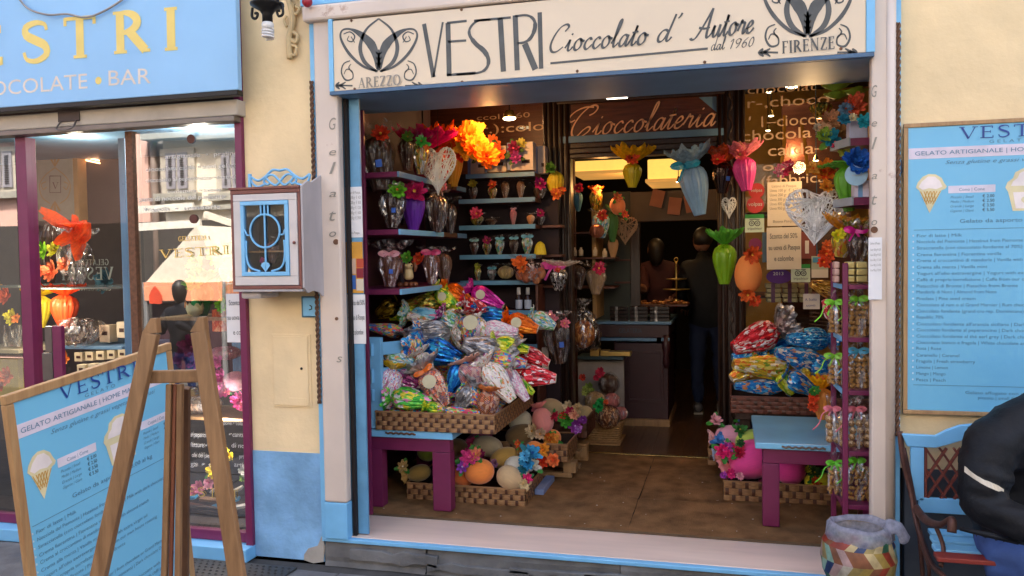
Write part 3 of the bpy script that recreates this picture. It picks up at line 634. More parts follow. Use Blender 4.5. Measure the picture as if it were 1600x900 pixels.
sc_ = thing('shutter_casing', 'weathered beige roller shutter casing under the blue window sign', 'shutter casing', (-4, -.05, 2.5))
bx('casing', -300, 183, 372, 207, -.08, .1, steelbeige, sc_)  # set below with true edge heights
sc_.children[0].data.clear_geometry(); zt, zq = zb - .034, at(186, 192, -.08).z
MB().box(-7, at(371, 170, -.08).x, -.08, .1, zq, zt).build('casing_box', steelbeige, sc_, bev=.006)
bpy.data.objects.remove(sc_.children[0])
MB().box(-7, at(371, 190, -.06).x, -.095, .0, zq - .035, zq - .003).build('guide_rail', mat('dull_steel', (.16, .14, .125), .4, .6), sc_, bev=.004)
bx('lock_plate', 90, 172, 124, 190, -.088, -.081, mat('dark_steel', (.06, .045, .04), .5, .5), sc_)
MB().tube(cat_rom([at(95, 190, -.09), at(88, 202, -.12), at(102, 203, -.13), at(114, 198, -.12), at(119, 188, -.09)], 4), .005, 6).build('handle', MATS['dull_steel'], sc_, True)
dw = thing('display_window', 'purple framed display window reflecting the buildings across the street', 'shop window', (-3.6, 0, 0))
xa = at(373, 300, 0).x
def vbar(nm, pxa, pxb, py, Y0, Y1, z0, z1, m, par, bev=.003):
    return MB().box(at(pxa, py, Y0).x, at(pxb, py, Y0).x, Y0, Y1, z0, z1).build(nm, m, par, bev=bev)
WZ0, WZ1 = .13, zq - .036
MB().box(LX0 - .015, PX0 - .001, -.03, .05, .02, 3.4).build('frame_post', purple, dw, bev=.004)
MB().box(-7, LX0 - .016, -.0, .05, WZ0 - .06, WZ0).build('frame_rail', purple, dw, bev=.003)
MB().box(-7, LX0 + .03, -.10, .1, -.01, WZ0 - .062).build('blue_sill', blue, dw, bev=.005)
vbar('mullion', 201, 212, 400, .0, .05, WZ0, WZ1, rust, dw); vbar('mullion', 30, 46, 400, -.02, .06, WZ0, WZ1, purple, dw)
vbar('door_stile', 190, 200, 400, .22, .28, WZ0, WZ1, blue_dk, dw); vbar('dark_post', 213, 217, 400, .05, .1, WZ0, WZ1, blackm, dw)
vbar('glass_pane', 213, 372, 400, .018, .024, WZ0, WZ1, glass_mirror, dw, 0); vbar('glass_pane', 46.5, 200, 400, .018, .024, WZ0, WZ1, glass_dark, dw, 0); vbar('glass_pane', -300, 29.5, 400, .018, .024, WZ0, WZ1, glass_mirror, dw, 0)
# steel door bar and lock
vbar('handle_bar', 82, 96, 540, -.06, -.03, at(88, 600, 0).z, at(88, 508, 0).z, purple, dw); bx('lock_case', 66, 552, 82, 595, -.06, -.02, MATS['dull_steel'], dw); bx('lock_bar', 70, 510, 81, 551, -.05, -.02, MATS['dull_steel'], dw)
G = front(.012)
lt = MB(); serif(lt, G, 'VESTRI', G.px(250, 404), G.px(357, 397), .052)
serif(lt, G, 'GELATERIA', G.px(279, 377), G.px(325, 375), .028); serif(lt, G, 'ESTRI', G.px(292, 774), G.px(372, 780), .055, .8)
lt.build('gold_glass_lettering', goldline, dw)
lt = MB()
for s_, a, b, c, h_ in (('artigianale  •  praline', 258, 248, 372, 8), ('cioccolata calda • coni gelato', 228, 268, 372, 8), ('cioccolato al peperoncino • cantucci', 228, 285, 372, 8), ('confetture • crema', 262, 302, 345, 7), ('pasta di nocciole del piemonte', 218, 315, 352, 9), ('fragola  •  mandorle', 225, 330, 345, 7),
                        ('lampone • colazioni', 340, 663, 392, 8), ('o al peperoncino', 292, 682, 335, 9), ('• cantucci', 358, 682, 392, 9), ('fetture • cre', 298, 698, 336, 9), ('di noce', 362, 699, 392, 9), ('ole del piemo', 300, 714, 336, 9), ('praline', 374, 716, 392, 8), ('ga  •  to', 298, 728, 336, 9), ('artigia', 366, 729, 392, 9)):
    ptext(G, s_, a, b, c, h_ * .8, lt, None)
lt.build('white_glass_lettering', wtext, dw)
G2 = front(.9); lt = MB(); serif(lt, G2, 'VESTRI', G2.px(103, 508), G2.px(178, 500), .1, mirror=True); serif(lt, G2, 'GELATERIA', G2.px(120, 412), G2.px(170, 412), .045, mirror=True)
lt = MB()
def mtext(s, xa_, xb_, yb_, h_):
    p = G2; text(p, s, p.px(xb_, yb_), p.px(xa_, yb_), -(p.px(xa_, yb_ - h_) - p.px(xa_, yb_)).length, lt, None)
def mserif(s, xa_, xb_, yb_, h_):
    a_, b_ = G2.px(xa_, yb_), G2.px(xb_, yb_); L = (b_ - a_).length
    q = Plane(G2.w(b_), (-1, 0, 0), (0, 0, 1)); tmp = MB(); serif(tmp, q, s, (0, 0), (L, 0), h_ * pxm(140, 450, .9), lift=-.002); lt.v, lt.f, lt.mi
    lt.add(tmp.v, tmp.f)
mserif('VESTRI', 98, 178, 437, 20); mserif('GELATERIA', 118, 170, 414, 9); mserif('CIOCCOLATERIA', 108, 174, 454, 9)
lt.build('mirrored_lettering', mat('pale_green_lettering', (.35, .38, .33), .5, bump=0), dw)
# space behind the display glass
for a in (('display_back', -7, -2.75, 1.75, 1.8, 0, 3.3), ('display_side', -2.74, -2.72, .35, 1.8, 0, 3.3), ('display_ceiling', -7, -2.75, .1, 1.75, 2.62, 2.66), ('display_base', -7, -2.75, .06, 1.75, .1, .14)):
    wbox(a[0], *a[1:], mat('dark_brown_display', (.045, .03, .025), .7) if a[0] != 'display_ceiling' else blue_dk, dw, 0)
wbox('blue_backdrop', -3.05, -2.75, .66, .68, .14, .72, blue_dk, dw, 0)
# ================================================================ BUILDERS
def cm(hexc, rough=.6, **k): return mat('colour_' + hexc, lin(hexc), rough, **k)
FWD = CR @ Vector((0, 0, -1)); RT = CR @ Vector((1, 0, 0)); UP = CR @ Vector((0, 1, 0))
def axes_q(z, back=None):
    z = Vector(z).normalized(); bk = back or FWD; x = bk.cross(z)
    x = x.normalized() if x.length > 1e-4 else z.orthogonal().normalized(); y = z.cross(x)
    return Matrix((x, y, z)).transposed().to_quaternion()
PROF = [(.40, 0), (.43, .015), (.55, .14), (.70, .28), (.84, .42), (.95, .55), (1., .67), (.96, .78), (.80, .88), (.48, .96), (.17, 1.0)]
SMOOTHP = [(.05, 0), (.42, .03), (.68, .12), (.87, .26), (.98, .42), (1., .54), (.95, .68), (.82, .81), (.58, .92), (.28, .985), (.08, 1.0)]
BODY = {}
def body_mesh(L, W, m, pleat=.05, npl=15, seed=0, prof=None, n=44):
    key = (round(L, 3), round(W, 3), m.name, pleat, seed)
    if key in BODY: return BODY[key]
    r2 = random.Random(seed); jit = [r2.random() for _ in range(n)]
    prof = prof or PROF; N_ = len(prof)
    def fn(t, i, r, z):
        tt = i / (N_ - 1); a = pleat * (1 - .5 * tt)
        ww = math.cos(npl * t + 1.3 * math.sin(3 * t + seed) + tt * .5)
        return r * (1 + a * ww + (.8 * pleat) * noise.noise(Vector((math.cos(t) * 2, math.sin(t) * 2, tt * 3 + seed)))), z
    mb = MB().lathe([(r * W / 2, z * L) for r, z in prof], n, fn=fn)
    foily = pleat >= .05
    if foily: mb.v = [tuple(Vector(v) * (1 + .05 * pleat / .07 * noise.noise(Vector(v) * 75 + Vector((seed, 0, 0))) + .03 * (r2.random() - .5))) for v in mb.v]
    me = mb.mesh('egg_wrap', m, not foily); uv = me.uv_layers.new(name='uv')
    for p in me.polygons:
        for li in p.loop_indices:
            v = me.vertices[me.loops[li].vertex_index].co; j = me.loops[li].vertex_index % n
            u = j / n
            if p.index < (N_ - 1) * n and (p.index % n) == n - 1 and j == 0: u = 1
            uv.data[li].uv = (u, v.z / L)
    BODY[key] = me; return me
def ruffle(mb, c, r0, R, H, waves=6, seed=0, m=0, n=56, rings=6, droop=0):
    c = Vector(c); r2 = random.Random(seed); ph = [r2.random() * 6.28 for _ in range(4)]; vs = []
    for i in range(rings + 1):
        t = i / rings
        for j in range(n):
            a = 2 * math.pi * j / n
            wv = .5 * math.sin(waves * a + ph[0] + t) + .3 * math.sin((waves * 2 + 1) * a + ph[1]) + .2 * math.sin(3 * a + ph[2])
            fan = math.sin(min(1, t * 1.15) * 1.57); r = r0 + (R - r0) * fan * (1 + .30 * wv * t); z = H * t * (1 + .16 * wv * t) * (1 - .32 * t) - droop * t * t * H
            p9 = Vector((r * math.cos(a), r * math.sin(a), z + .07 * H * math.sin(waves * 2 * a + ph[3]) * t)); p9 += noise.noise_vector(p9 * 45 + Vector((seed, 0, 0))) * (.11 * (R - r0) * t); vs.append(c + p9)
    return mb.add(vs, [(i * n + j, i * n + (j + 1) % n, (i + 1) * n + (j + 1) % n, (i + 1) * n + j) for i in range(rings) for j in range(n)], m)
def flower(mb, c, d, R, n=6, m=0, mc=1, layers=3, seed=0, W=.5):
    c = Vector(c); d = Vector(d).normalized(); a = d.orthogonal().normalized(); b = d.cross(a); r2 = random.Random(seed)
    for l in range(layers):
        RR = R * (1 - .24 * l)
        for i in range(n):
            t = 2 * math.pi * (i + .5 * l) / n + r2.random() * .35; dd = a * math.cos(t) + b * math.sin(t)
            mb.petal(c + d * .06 * R * l, dd + d * (.25 + .5 * l + r2.random() * .25), d - dd * .2, RR * (.85 + .3 * r2.random()), RR * W, -.15 + .5 * r2.random(), m)
    mb.ball(tuple(c + d * R * .22), R * .16, 7, 4, m=mc)
def add_flower(par, c, d, R, col, colc='e8c840', n=6, nm='flower', layers=3, local=True, leaf=None, seed=0):
    mb = MB(); flower(mb, c, d, R * .95, n, 0, 1, layers, seed)
    o = mb.build(nm, [mat('petal_' + col, lin(col), .7, var=.4, vs=70, bump=.4, bs=90), cm(colc)], par, local=local)
    if leaf:
        mb = MB(); c = Vector(c); d = Vector(d).normalized(); a = d.orthogonal().normalized(); b = d.cross(a)
        for i in range(3):
            t = seed + i * 2.1; dd = a * math.cos(t) + b * math.sin(t); mb.petal(c - d * .1 * R, dd, d, R * 1.35, R * .6, .1)
        mb.build('leaf', cm(leaf), par, local=local)
    return o
def bow(mb, c, d, s, m=0, seed=0, tails=2):
    """ribbon bow facing d"""
    c = Vector(c); d = Vector(d).normalized(); u = Vector((0, 0, 1)); a = u.cross(d).normalized(); r2 = random.Random(seed)
    def strip(pts, w):
        n = len(pts); vs = []
        for i, p in enumerate(pts):
            t = (pts[min(i + 1, n - 1)] - pts[max(i - 1, 0)]).normalized(); s_ = t.cross(d); s_ = s_.normalized() if s_.length > .01 else u
            vs += [p - s_ * w / 2 + d * .1 * w, p + s_ * w / 2]
        mb.add(vs, [(2 * i, 2 * i + 1, 2 * i + 3, 2 * i + 2) for i in range(n - 1)], m)
    for sg_ in (-1, 1):
        L = s * (.8 + .4 * r2.random())
        strip(cat_rom([c, c + a * sg_ * L * .5 + u * L * .28 + d * .1 * L, c + a * sg_ * L + u * L * .10 + d * .25 * L, c + a * sg_ * L * .55 - u * L * .10 + d * .42 * L, c + d * .1 * L], 4), s * .36)
    for k in range(tails):
        sg_ = -1 if k % 2 else 1; L = s * (1. + .6 * r2.random())
        strip(cat_rom([c, c + a * sg_ * L * .25 - u * L * .4 + d * .15 * L, c + a * sg_ * L * (.3 + .3 * r2.random()) - u * L + d * .1 * L], 4), s * .2)
    mb.ball(tuple(c + d * s * .05), s * .14, 7, 4, m=m)
def egg(label, base, top, W, body, ruff=None, rR=1.4, rH=.35, pleat=.05, fl=(), bw=None, cap=None, disc=None, group=None, name='wrapped_egg', cat='wrapped egg', seed=0, prof=None, film=None, mark=None, waves=6, droop=0, back=None, npl=15):
    base, top = Vector(base), Vector(top); ax = top - base; L = ax.length; L = round(L, 2) if L > .05 else L; W = round(W, 2) if W > .04 else W
    e = thing(name, label, cat, base, group, axes_q(ax, back))
    obj('wrapped_shell', body_mesh(L, W, body, pleat, npl, seed % 5, prof), e, local=True)
    if cap:
        mb = MB().lathe([(.0, -.001), (W * .205, -.001), (W * .205, .004)], 20, cap=False); mb.build('base_cap', cap, e, local=True)
    if ruff:
        for k, rm in enumerate(ruff if isinstance(ruff, (list, tuple)) else [ruff]):
            mb = MB(); ruffle(mb, (0, 0, L * .97), W * .07, W / 2 * rR * (1 - .2 * k), L * rH * (1 - .1 * k), waves, seed + k, droop=droop); mb.build('gathered_top', rm, e, False, local=True)
    if film:
        obj('film', body_mesh(round(L * 1.03, 2), round(W * 1.1, 2), film, .12, 11, (seed + 1) % 5, prof), e, local=True)
    if disc:
        mb = MB(); k = 18; z = L * .68; rr_ = W * .27
        mb.lathe([(0, 0), (rr_, 0), (rr_, .002), (0, .002)], 16, cap=False)
        vs = [(x, -W * .5 - zz - .004 + .25 * (x * x + y * y) / W, y + z) for x, y, zz in mb.v]; mb.v = vs
        mb.build('paper_label', disc, e, local=True)
    if mark:
        mb = MB().box(.04 * W, .21 * W, -.49 * W - .004, -.45 * W, L * .40, L * .40 + .2 * W); mb.build('price_label', mark, e, local=True)
    for i, f in enumerate(fl):
        # (colour, x, z, radius) in widths / heights, facing the viewer side
        col, fx, fz, fr = f[:4]; add_flower(e, (fx * W, -W * (.42 - .3 * abs(fx)) - .01, fz * L), (fx * .8, -1, .35), fr * W, col, f[4] if len(f) > 4 else 'f0d050', leaf=f[5] if len(f) > 5 else None, seed=seed + i, n=9)
    if bw:
        mb = MB(); bow(mb, (bw[1] * W if len(bw) > 1 else 0, -W * .22, L * (bw[2] if len(bw) > 2 else .97)), (0, -1, 0), W * .8 * (bw[3] if len(bw) > 3 else .4), seed=seed); mb.build('ribbon', cm(bw[0], .4), e, local=True)
    return e
def eggp(label, px, pyb, pyt, Y, wpx, body, lean=0, dY=0, **k):
    """upright egg: picture x, bottom, top, distance, width in picture units"""
    return egg(label, at(px, pyb, Y), at(px + lean, pyt, Y + dY), wpx * pxm(px, (pyb + pyt) / 2, Y), body, **k)
def lying(label, px, py, Lp, Wp, ang, Y, body, tilt=0, **k):
    s = pxm(px, py, Y); c = at(px, py, Y); d = RT * math.cos(R_(ang)) - UP * math.sin(R_(ang)) + FWD * tilt; d.normalize()
    L = Lp * s; return egg(label, c + d * L / 2, c - d * L / 2, Wp * s, body, **k)
def easter(label, px, py, wp, hp, Y, col, ang=0, tail=None, fl=(), group=None, seed=0, cloth=True, tilt=0.15):
    """decorated hollow egg wrapped in stretched crepe paper; ang 0 = blunt end right"""
    s = pxm(px, py, Y); c = at(px, py, Y); d = RT * math.cos(R_(ang)) + UP * math.sin(R_(ang)) - FWD * tilt; d.normalize()
    L, W = wp * s, hp * s; e = thing('decorated_egg', label, 'decorated egg', c - d * L / 2, group, axes_q(d))
    m = mat('crepe_' + col, lin(col), .85, var=.06, vs=30, bump=.35, bs=90, stretch=(3, 3, .5), sheen=.3)
    prof = [(.05, 0), (.42, .03), (.68, .12), (.87, .26), (.98, .42), (1., .54), (.95, .68), (.82, .81), (.58, .92), (.28, .985), (.02, 1.0)]
    obj('egg_shell', body_mesh(round(L, 2), round(W, 2), m, .008, 22, 1, prof), e, local=True)
    if tail:
        tm = mat('crepe_' + tail, lin(tail), .85, var=.1, bump=.3, bs=60)
        mb = MB(); ruffle(mb, (0, 0, .005), W * .05, W * .36, -L * .34, 5, seed, n=28); mb.build('paper_tail', tm, e, False, local=True)
        MB().tube([(0, 0, -.006), (0, 0, .012)], W * .075, 8).build('tie', cm('d8b070'), e, True, local=True)
    for i, f in enumerate(fl):
        col2, fx, fz, fr = f[:4]
        add_flower(e, (fx * W, -W * max(.1, .5 - .5 * abs(fx)) , fz * L), (fx, -1, .2), fr * W, col2, f[4] if len(f) > 4 else 'f0d050', leaf=f[5] if len(f) > 5 else '3c8a35', seed=seed + i, n=7)
    return e
wick1 = wood('light_wicker', (.19, .08, .03), (.42, .23, .10), 9, .45, 0, .3); wick2 = wood('dark_wicker', (.05, .016, .009), (.12, .04, .02), 9, .45, 2, .3)
wick1r = wood('red_wicker', (.11, .03, .018), (.20, .065, .035), 9, .45, 0, .3)
def basket(label, x0, x1, y0, y1, z0, z1, rows=4, cell=.036, m1=None, m2=None, yaw=0, rim=.012):
    m1 = m1 or wick1; m2 = m2 or wick2
    b = thing('woven_basket', label, 'basket', ((x0 + x1) / 2, (y0 + y1) / 2, z0)); cx, cy = (x0 + x1) / 2, (y0 + y1) / 2
    if yaw: b.rotation_euler = (0, 0, R_(yaw))
    hx, hy, H = (x1 - x0) / 2, (y1 - y0) / 2, z1 - z0
    MB().box(-hx + .01, hx - .01, -hy + .01, hy - .01, .0, .012).build('basket_base', m2, b, local=True)
    inner = MB()
    for s_ in (((-hx, -hy), (hx, -hy)), ((hx, -hy), (hx, hy)), ((hx, hy), (-hx, hy)), ((-hx, hy), (-hx, -hy))):
        a, c = Vector((*s_[0], 0)), Vector((*s_[1], 0)); d = c - a; L = d.length; d.normalize(); nrm = Vector((d.y, -d.x, 0)); n = max(3, int(L / cell)); st_ = L / n; rh = H / rows
        inner.add([a - nrm * .006 + Vector((0, 0, 0)), c - nrm * .006, c - nrm * .006 + Vector((0, 0, H)), a - nrm * .006 + Vector((0, 0, H))], [(0, 1, 2, 3)])
        for j in range(rows):
            vs = []; zc = (j + .5) * rh
            for i in range(n * 3 + 1):
                t = i / 3; ph = math.cos(math.pi * (t - .5 + j)) if i else 0
                off = .0045 * math.sin(math.pi * (t + j)) if False else .0045 * (1 if (int(t - 1e-6) + j) % 2 == 0 else -1) * abs(math.sin(math.pi * (t % 1 if i % 3 else 0)))
                wz = rh * .47
                p = a + d * (t * st_) + nrm * off
                vs += [p + Vector((0, 0, zc - wz)), p + nrm * .0022 + Vector((0, 0, zc)), p + Vector((0, 0, zc + wz))]
            MB().add(vs, [(3 * i + q, 3 * i + 3 + q, 3 * i + 4 + q, 3 * i + 1 + q) for i in range(n * 3) for q in (0, 1)]).build('splint', m1, b, True, local=True)
        for i in range(n):
            vs = []; xc = (i + .5) * st_
            for j in range(rows * 3 + 1):
                t = j / 3; off = .0042 * (-1 if (int(t - 1e-6) + i) % 2 == 0 else 1) * abs(math.sin(math.pi * (t % 1 if j % 3 else 0)))
                p = a + d * xc + nrm * off + Vector((0, 0, t * rh)); vs += [p - d * st_ * .27, p + nrm * .0012, p + d * st_ * .27]
            MB().add(vs, [(3 * k + q, 3 * k + 1 + q, 3 * k + 4 + q, 3 * k + 3 + q) for k in range(rows * 3) for q in (0, 1)]).build('stake', m2, b, True, local=True)
        MB().beam(a + Vector((0, 0, H)) - d * .004, c + Vector((0, 0, H)) + d * .004, rim, rim, m=0).build('rim', m1 if m1 is not wick1r else wick1r, b, bev=.003, local=True)
    inner.build('lining', cm('2a1810'), b, local=True)
    return b
def heart_pts(s, n=40):
    out = []
    for i in range(n):
        t = 2 * math.pi * i / n; out.append(Vector((16 * math.sin(t) ** 3 / 32 * s, 0, (13 * math.cos(t) - 5 * math.cos(2 * t) - 2 * math.cos(3 * t) - math.cos(4 * t)) / 30 * s)))
    return out
def heart(label, c, W, m, sticks=90, seed=1, thick=.22, r=.0032, group=None, roll=0, hs=1.12):
    sticks = int(sticks * .6); r *= 1.15; h = thing('wicker_heart', label, 'wicker heart', c, group); h.rotation_euler = (0, R_(roll), 0)
    P_ = heart_pts(W); P_ = [Vector((p.x, p.y, p.z * hs)) for p in P_]; r2 = random.Random(seed); n = len(P_)
    MB().tube([p * .97 for p in P_], W * .028, 7, close=True).build('hoop', m, h, True, local=True)
    mb = MB()
    for k in range(sticks):
        i = r2.randrange(n); j = (i + r2.randrange(8, n - 8)) % n; a, b_ = P_[i], P_[j]
        if (a - b_).length < W * .3: continue
        side = -1 if k % 3 else 1; mid = (a + b_) / 2
        if abs(mid.x) < W * .17 and mid.z > W * hs * .13: continue
        pts = []
        for q in range(6):
            t = q / 5; p = a.lerp(b_, t); p.y = side * (W * .03 + W * thick * .5 * math.sin(math.pi * t) * (.75 + .25 * r2.random())); pts.append(p)
        mb.tube(pts, r * (.8 + .5 * r2.random()), 4, caps=False)
    for k in range(0, n * 2, 2):
        p = P_[k // 2]; q = P_[(k // 2 + 1) % n]; c0 = p.lerp(q, .5 * (k % 2)); inn = c0 * .86
        mb.tube([inn + Vector((0, -W * .05, 0)), c0 * 1.02 + Vector((0, -W * .02, 0)), c0 * 1.02 + Vector((0, W * .02, 0)), inn + Vector((0, W * .05, 0))], r, 4, caps=False)
    tag(mb.build('woven_twigs', m, h, True, local=True), kind='stuff')
    return h
def skin(nodes, edges, root, mats_fn, name, parent, mats, sub=2):
    keys = list(nodes); me = bpy.data.meshes.new(name); me.from_pydata([tuple(nodes[k][0]) for k in keys], [(keys.index(a), keys.index(b)) for a, b in edges], [])
    o = bpy.data.objects.new('tmp', me); COL.objects.link(o); o.modifiers.new('s', 'SKIN'); sm = o.modifiers.new('u', 'SUBSURF'); sm.levels = sub; sm.render_levels = sub
    for i, k in enumerate(keys):
        r = nodes[k][1]; v = me.skin_vertices[0].data[i]; v.radius = r if isinstance(r, tuple) else (r, r); v.use_root = (k == root)
    dg = bpy.context.evaluated_depsgraph_get(); dg.update(); m2 = bpy.data.meshes.new_from_object(o.evaluated_get(dg)); bpy.data.objects.remove(o)
    m2.materials.clear()
    if name == 'body':
        for v in m2.vertices: c3 = v.co; f3 = noise.noise(Vector((c3.x * 7, c3.y * 7, c3.z * 11))) * .014 + (1 - abs(noise.noise(Vector((c3.x * 6 + c3.z * 5, c3.y * 6, c3.z * 22))) * 2)) * .012; v.co = c3 + v.normal * f3
    for m in mats: m2.materials.append(m)
    for p in m2.polygons: p.use_smooth = True; p.material_index = mats_fn(p.center, keys, nodes)
    m2.name = name
    return obj(name, m2, parent)
def nearest(c, keys, nodes): return min(keys, key=lambda k: (Vector(nodes[k][0]) - c).length - (nodes[k][1] if not isinstance(nodes[k][1], tuple) else min(nodes[k][1])))

# foils
sil = foil('silver_foil', [('b0acac', .5), ('7a7678', .3), ('d6d2d2', .2)], 20, .95, .22, crease=1.)
F_conf = foil('white_confetti_wrap', [('efe6ea', .45), ('e04a90', .18), ('f3ecec', .15), ('3c90d0', .06), ('f0a040', .08), ('c04080', .08)], 130, .1, .4)
F_green = foil('green_flower_foil', [('3fae3a', .45), ('7ed04a', .25), ('f0e8e8', .12), ('f2d840', .08), ('e88ab8', .10)], 34, .45, .3)
F_white = foil('white_floral_wrap', [('ece2da', .6), ('e8dcd0', .1), ('e08a50', .12), ('c8b0c0', .08), ('9aa870', .1)], 70, .05, .45, crease=.4)
F_pinkw = foil('white_pink_wrap', [('e6dcdc', .5), ('d890b0', .25), ('c8c0c8', .15), ('d8a0b8', .10)], 80, .1, .4, crease=.4)
F_blue = foil('blue_foil', [('1a72c8', .4), ('0e4a9a', .25), ('38b0e8', .25), ('0a2a60', .10)], 30, .8, .22)
F_bluef = foil('blue_flower_foil', [('1c80d0', .42), ('4ab4ec', .22), ('f0e8e0', .14), ('f0a058', .12), ('2a58b0', .10)], 44, .5, .3)
F_bluew = foil('blue_lace_foil', [('1a8ad8', .4), ('58c0f0', .3), ('1460b0', .2), ('e0f0f8', .1)], 75, .6, .28)
F_sky = foil('pale_blue_wrap', [('88d0ea', .65), ('a8e0f0', .15), ('e88aa8', .06), ('f0e8a0', .06), ('60b0d8', .08)], 40, .15, .4)
F_gold = foil('gold_flower_foil', [('d8b030', .4), ('f0d860', .2), ('e07830', .14), ('7a9a30', .12), ('f2e8d0', .14)], 40, .6, .28)
F_goldd = foil('dark_gold_foil', [('b08a20', .35), ('6a7a28', .2), ('e8d060', .2), ('b04a30', .12), ('404818', .13)], 55, .7, .25)
F_orange = foil('orange_foil', [('e86a10', .6), ('ff9a28', .25), ('b84808', .15)], 24, .75, .25)
F_mag = foil('magenta_foil', [('c8209a', .6), ('e860b8', .25), ('8a1068', .15)], 24, .75, .25)
F_red = foil('red_white_foil', [('c81828', .45), ('e83848', .15), ('f2e8e8', .22), ('8a0c18', .08), ('e8a0a0', .1)], 40, .45, .3)
F_yg = foil('yellow_green_foil', [('d8d830', .4), ('98c830', .25), ('f0f080', .2), ('509a28', .15)], 36, .55, .3)
F_multi = foil('multicolour_wrap', [('d8c8a0', .14), ('d04060', .17), ('3090d0', .19), ('78b840', .15), ('f0b840', .15), ('7850a0', .1), ('e87840', .1)], 60, .2, .38)
F_teal = foil('teal_white_wrap', [('a8d0d0', .3), ('78b870', .2), ('e8e8e0', .25), ('e8a060', .12), ('4890c0', .13)], 50, .15, .4)
F_purp = foil('purple_pink_foil', [('a02878', .35), ('d060a8', .25), ('e8d8e0', .2), ('601858', .2)], 46, .4, .3)
N_or = netmat('orange_net_wrap', ['3a4a80', 'c84050', 'e0a8a0', '30305a', 'd8d0c0'], 'e89858'); N_pk = netmat('pink_net_wrap', ['8a5a80', 'b05070', '607aa8', 'c8a8a0'], 'e8b098', 30)
N_ob = netmat('black_net_wrap', ['202030', '385878', '803038', 'c8b8a8'], 'e88a48', 26)
CAPM = cm('ddd0b8'); LBL = cm('d4c8a4')
choc = mat('dark_chocolate_egg', (.055, .022, .012), .35, coat=.3, bump=.05)
film = cello('clear_film', 'f4f2f0', .07, .8); filmd = cello('crumpled_film', 'f4efec', .14, 1.2); filmp = cello('pinkish_film', 'f8e8ea', .2, 1.2)
# ================================================================ INNER SHOPFRONT (dark carved wood, transom, glass)
YI = 2.2
dr = thing('carved_doorway', 'dark carved wooden doorway with Cioccolateria transom at the back of the recess', 'doorway', (-.6, YI, FZ))
zL0, zL1 = at(1000, 243, YI).z, at(1000, 228, YI).z
def post(pxa, pxb, py, nm):
    a, b = at(pxa, py, YI).x, at(pxb, py, YI).x
    p = MB().box(a, b, YI, YI + .12, FZ, 3.3).build(nm, darkwood, dr, bev=.006)
    n = 5; w_ = (b - a) / n
    for i in range(n):
        if i == 2 and nm == 'carved_post':
            pts = [(a + (i + .5) * w_ + .012 * math.sin(k * 1.1), YI - .006, FZ + .25 + k * .028) for k in range(92)]
            MB().tube(pts, [.008 + .005 * math.sin(k * 2.2) for k in range(92)], 6).build('carved_vine', darkwood, dr, True)
        else: MB().tube([(a + (i + .5) * w_, YI - .002, FZ + .25), (a + (i + .5) * w_, YI - .002, 3.0)], w_ * .36, 8).build('fluting', darkwood, dr, True)
    MB().box(a - .01, b + .01, YI - .03, YI + .13, FZ, FZ + .22).build('post_foot', darkwood, dr, bev=.01)
    return a, b
lp = post(851, 893, 400, 'post'); rp = post(1121, 1165, 400, 'carved_post')
def rail(y0, y1, m, nm, Y0=YI - .02, Y1=YI + .1, xa=None, xb=None):
    z1, z0 = at(1000, y0, YI).z, at(1000, y1, YI).z
    MB().box(xa or lp[1] + .001, xb or rp[0] - .001, Y0, Y1, z0, z1).build(nm, m, dr, bev=.005)
rail(228, 236, darkwood, 'lintel_molding', YI - .04); rail(236.5, 243, darkwood, 'lintel_molding', YI - .02); rail(219, 227, darkwood, 'lintel_molding', YI - .01)
zt0, zt1 = at(1000, 218.5, YI).z, at(1000, 156, YI).z
MB().box(lp[1] - .08, rp[0] + .06, YI + .02, YI + .05, zt0, zt1).build('transom_panel', redwood, dr)
MB().box(lp[1] - .08, rp[0] + .06, YI - .012, YI + .018, zt0 + .002, zt0 + .055).build('blue_rail', blue_dk, dr, bev=.003)
MB().box(lp[1] - .1, rp[0] + .06, YI - .03, YI + .1, zt1 + .001, zt1 + .09).build('top_rail', darkwood, dr, bev=.008)
T = front(YI + .017); mb = MB(); a, b, c = T.px(1092, 152), T.px(1137, 150), T.px(1137, 190)
MB().add([T.w(a, .001), T.w(b, .001), T.w(c, .001)], [(0, 2, 1)]).build('blue_corner', blue_dk, dr)
T = front(YI + .012); mb = MB(); cursive(mb, T, 'Kioccolateria', T.px(888, 214), T.px(1116, 196), .088, .4, (.09, .19), lift=.003)
mb.build('script_lettering', mat('rose_gold_lettering', (.85, .48, .28), .4, bump=0), dr)
# side glass panels with lettering
ig = thing('lettered_glass_wall', 'warm lit glass wall with large chocol lettering right of the carved doorway', 'glass wall', (.5, YI, FZ))
MB().box(rp[1] + .001, .975, YI + .04, YI + .046, FZ + .5, 3.3).build('glass_pane', glass_dark, ig)
MB().box(rp[1] + .001, .975, YI + .02, YI + .10, FZ, FZ + .5).build('base_panel', darkwood, ig, bev=.005)
T = front(YI + .038)
def glyphs(rows, nm, par, m):
    for s_, x0, x1, yb, h_ in rows: ptext(T, s_, x0, yb, x1, h_, nm, m, par, y1=yb - (x1 - x0) * .06)
glyphs([('chocolat', 1168, 1275, 147, 13), ('r-,choco', 1168, 1296, 169, 16), ('ʻ 1–cioccola', 1170, 1310, 200, 17), ('chocola', 1160, 1268, 221, 17), ('calda–', 1200, 1292, 244, 18), ('o . o', 1192, 1256, 267, 13), ('(fabbrica', 1190, 1290, 290, 15)], 'glass_lettering', ig, tantext)
lg = thing('lettered_glass_panel', 'dim glass panel with colo lettering left of the carved doorway above the white boxes', 'glass wall', (-1.7, YI, FZ))
MB().box(-2.398, lp[0] - .001, YI + .04, YI + .046, FZ + .5, 3.3).build('glass_pane', glass_dark, lg); MB().box(-2.398, lp[0] - .001, YI + .02, YI + .10, FZ, FZ + .5).build('base_panel', darkwood, lg)
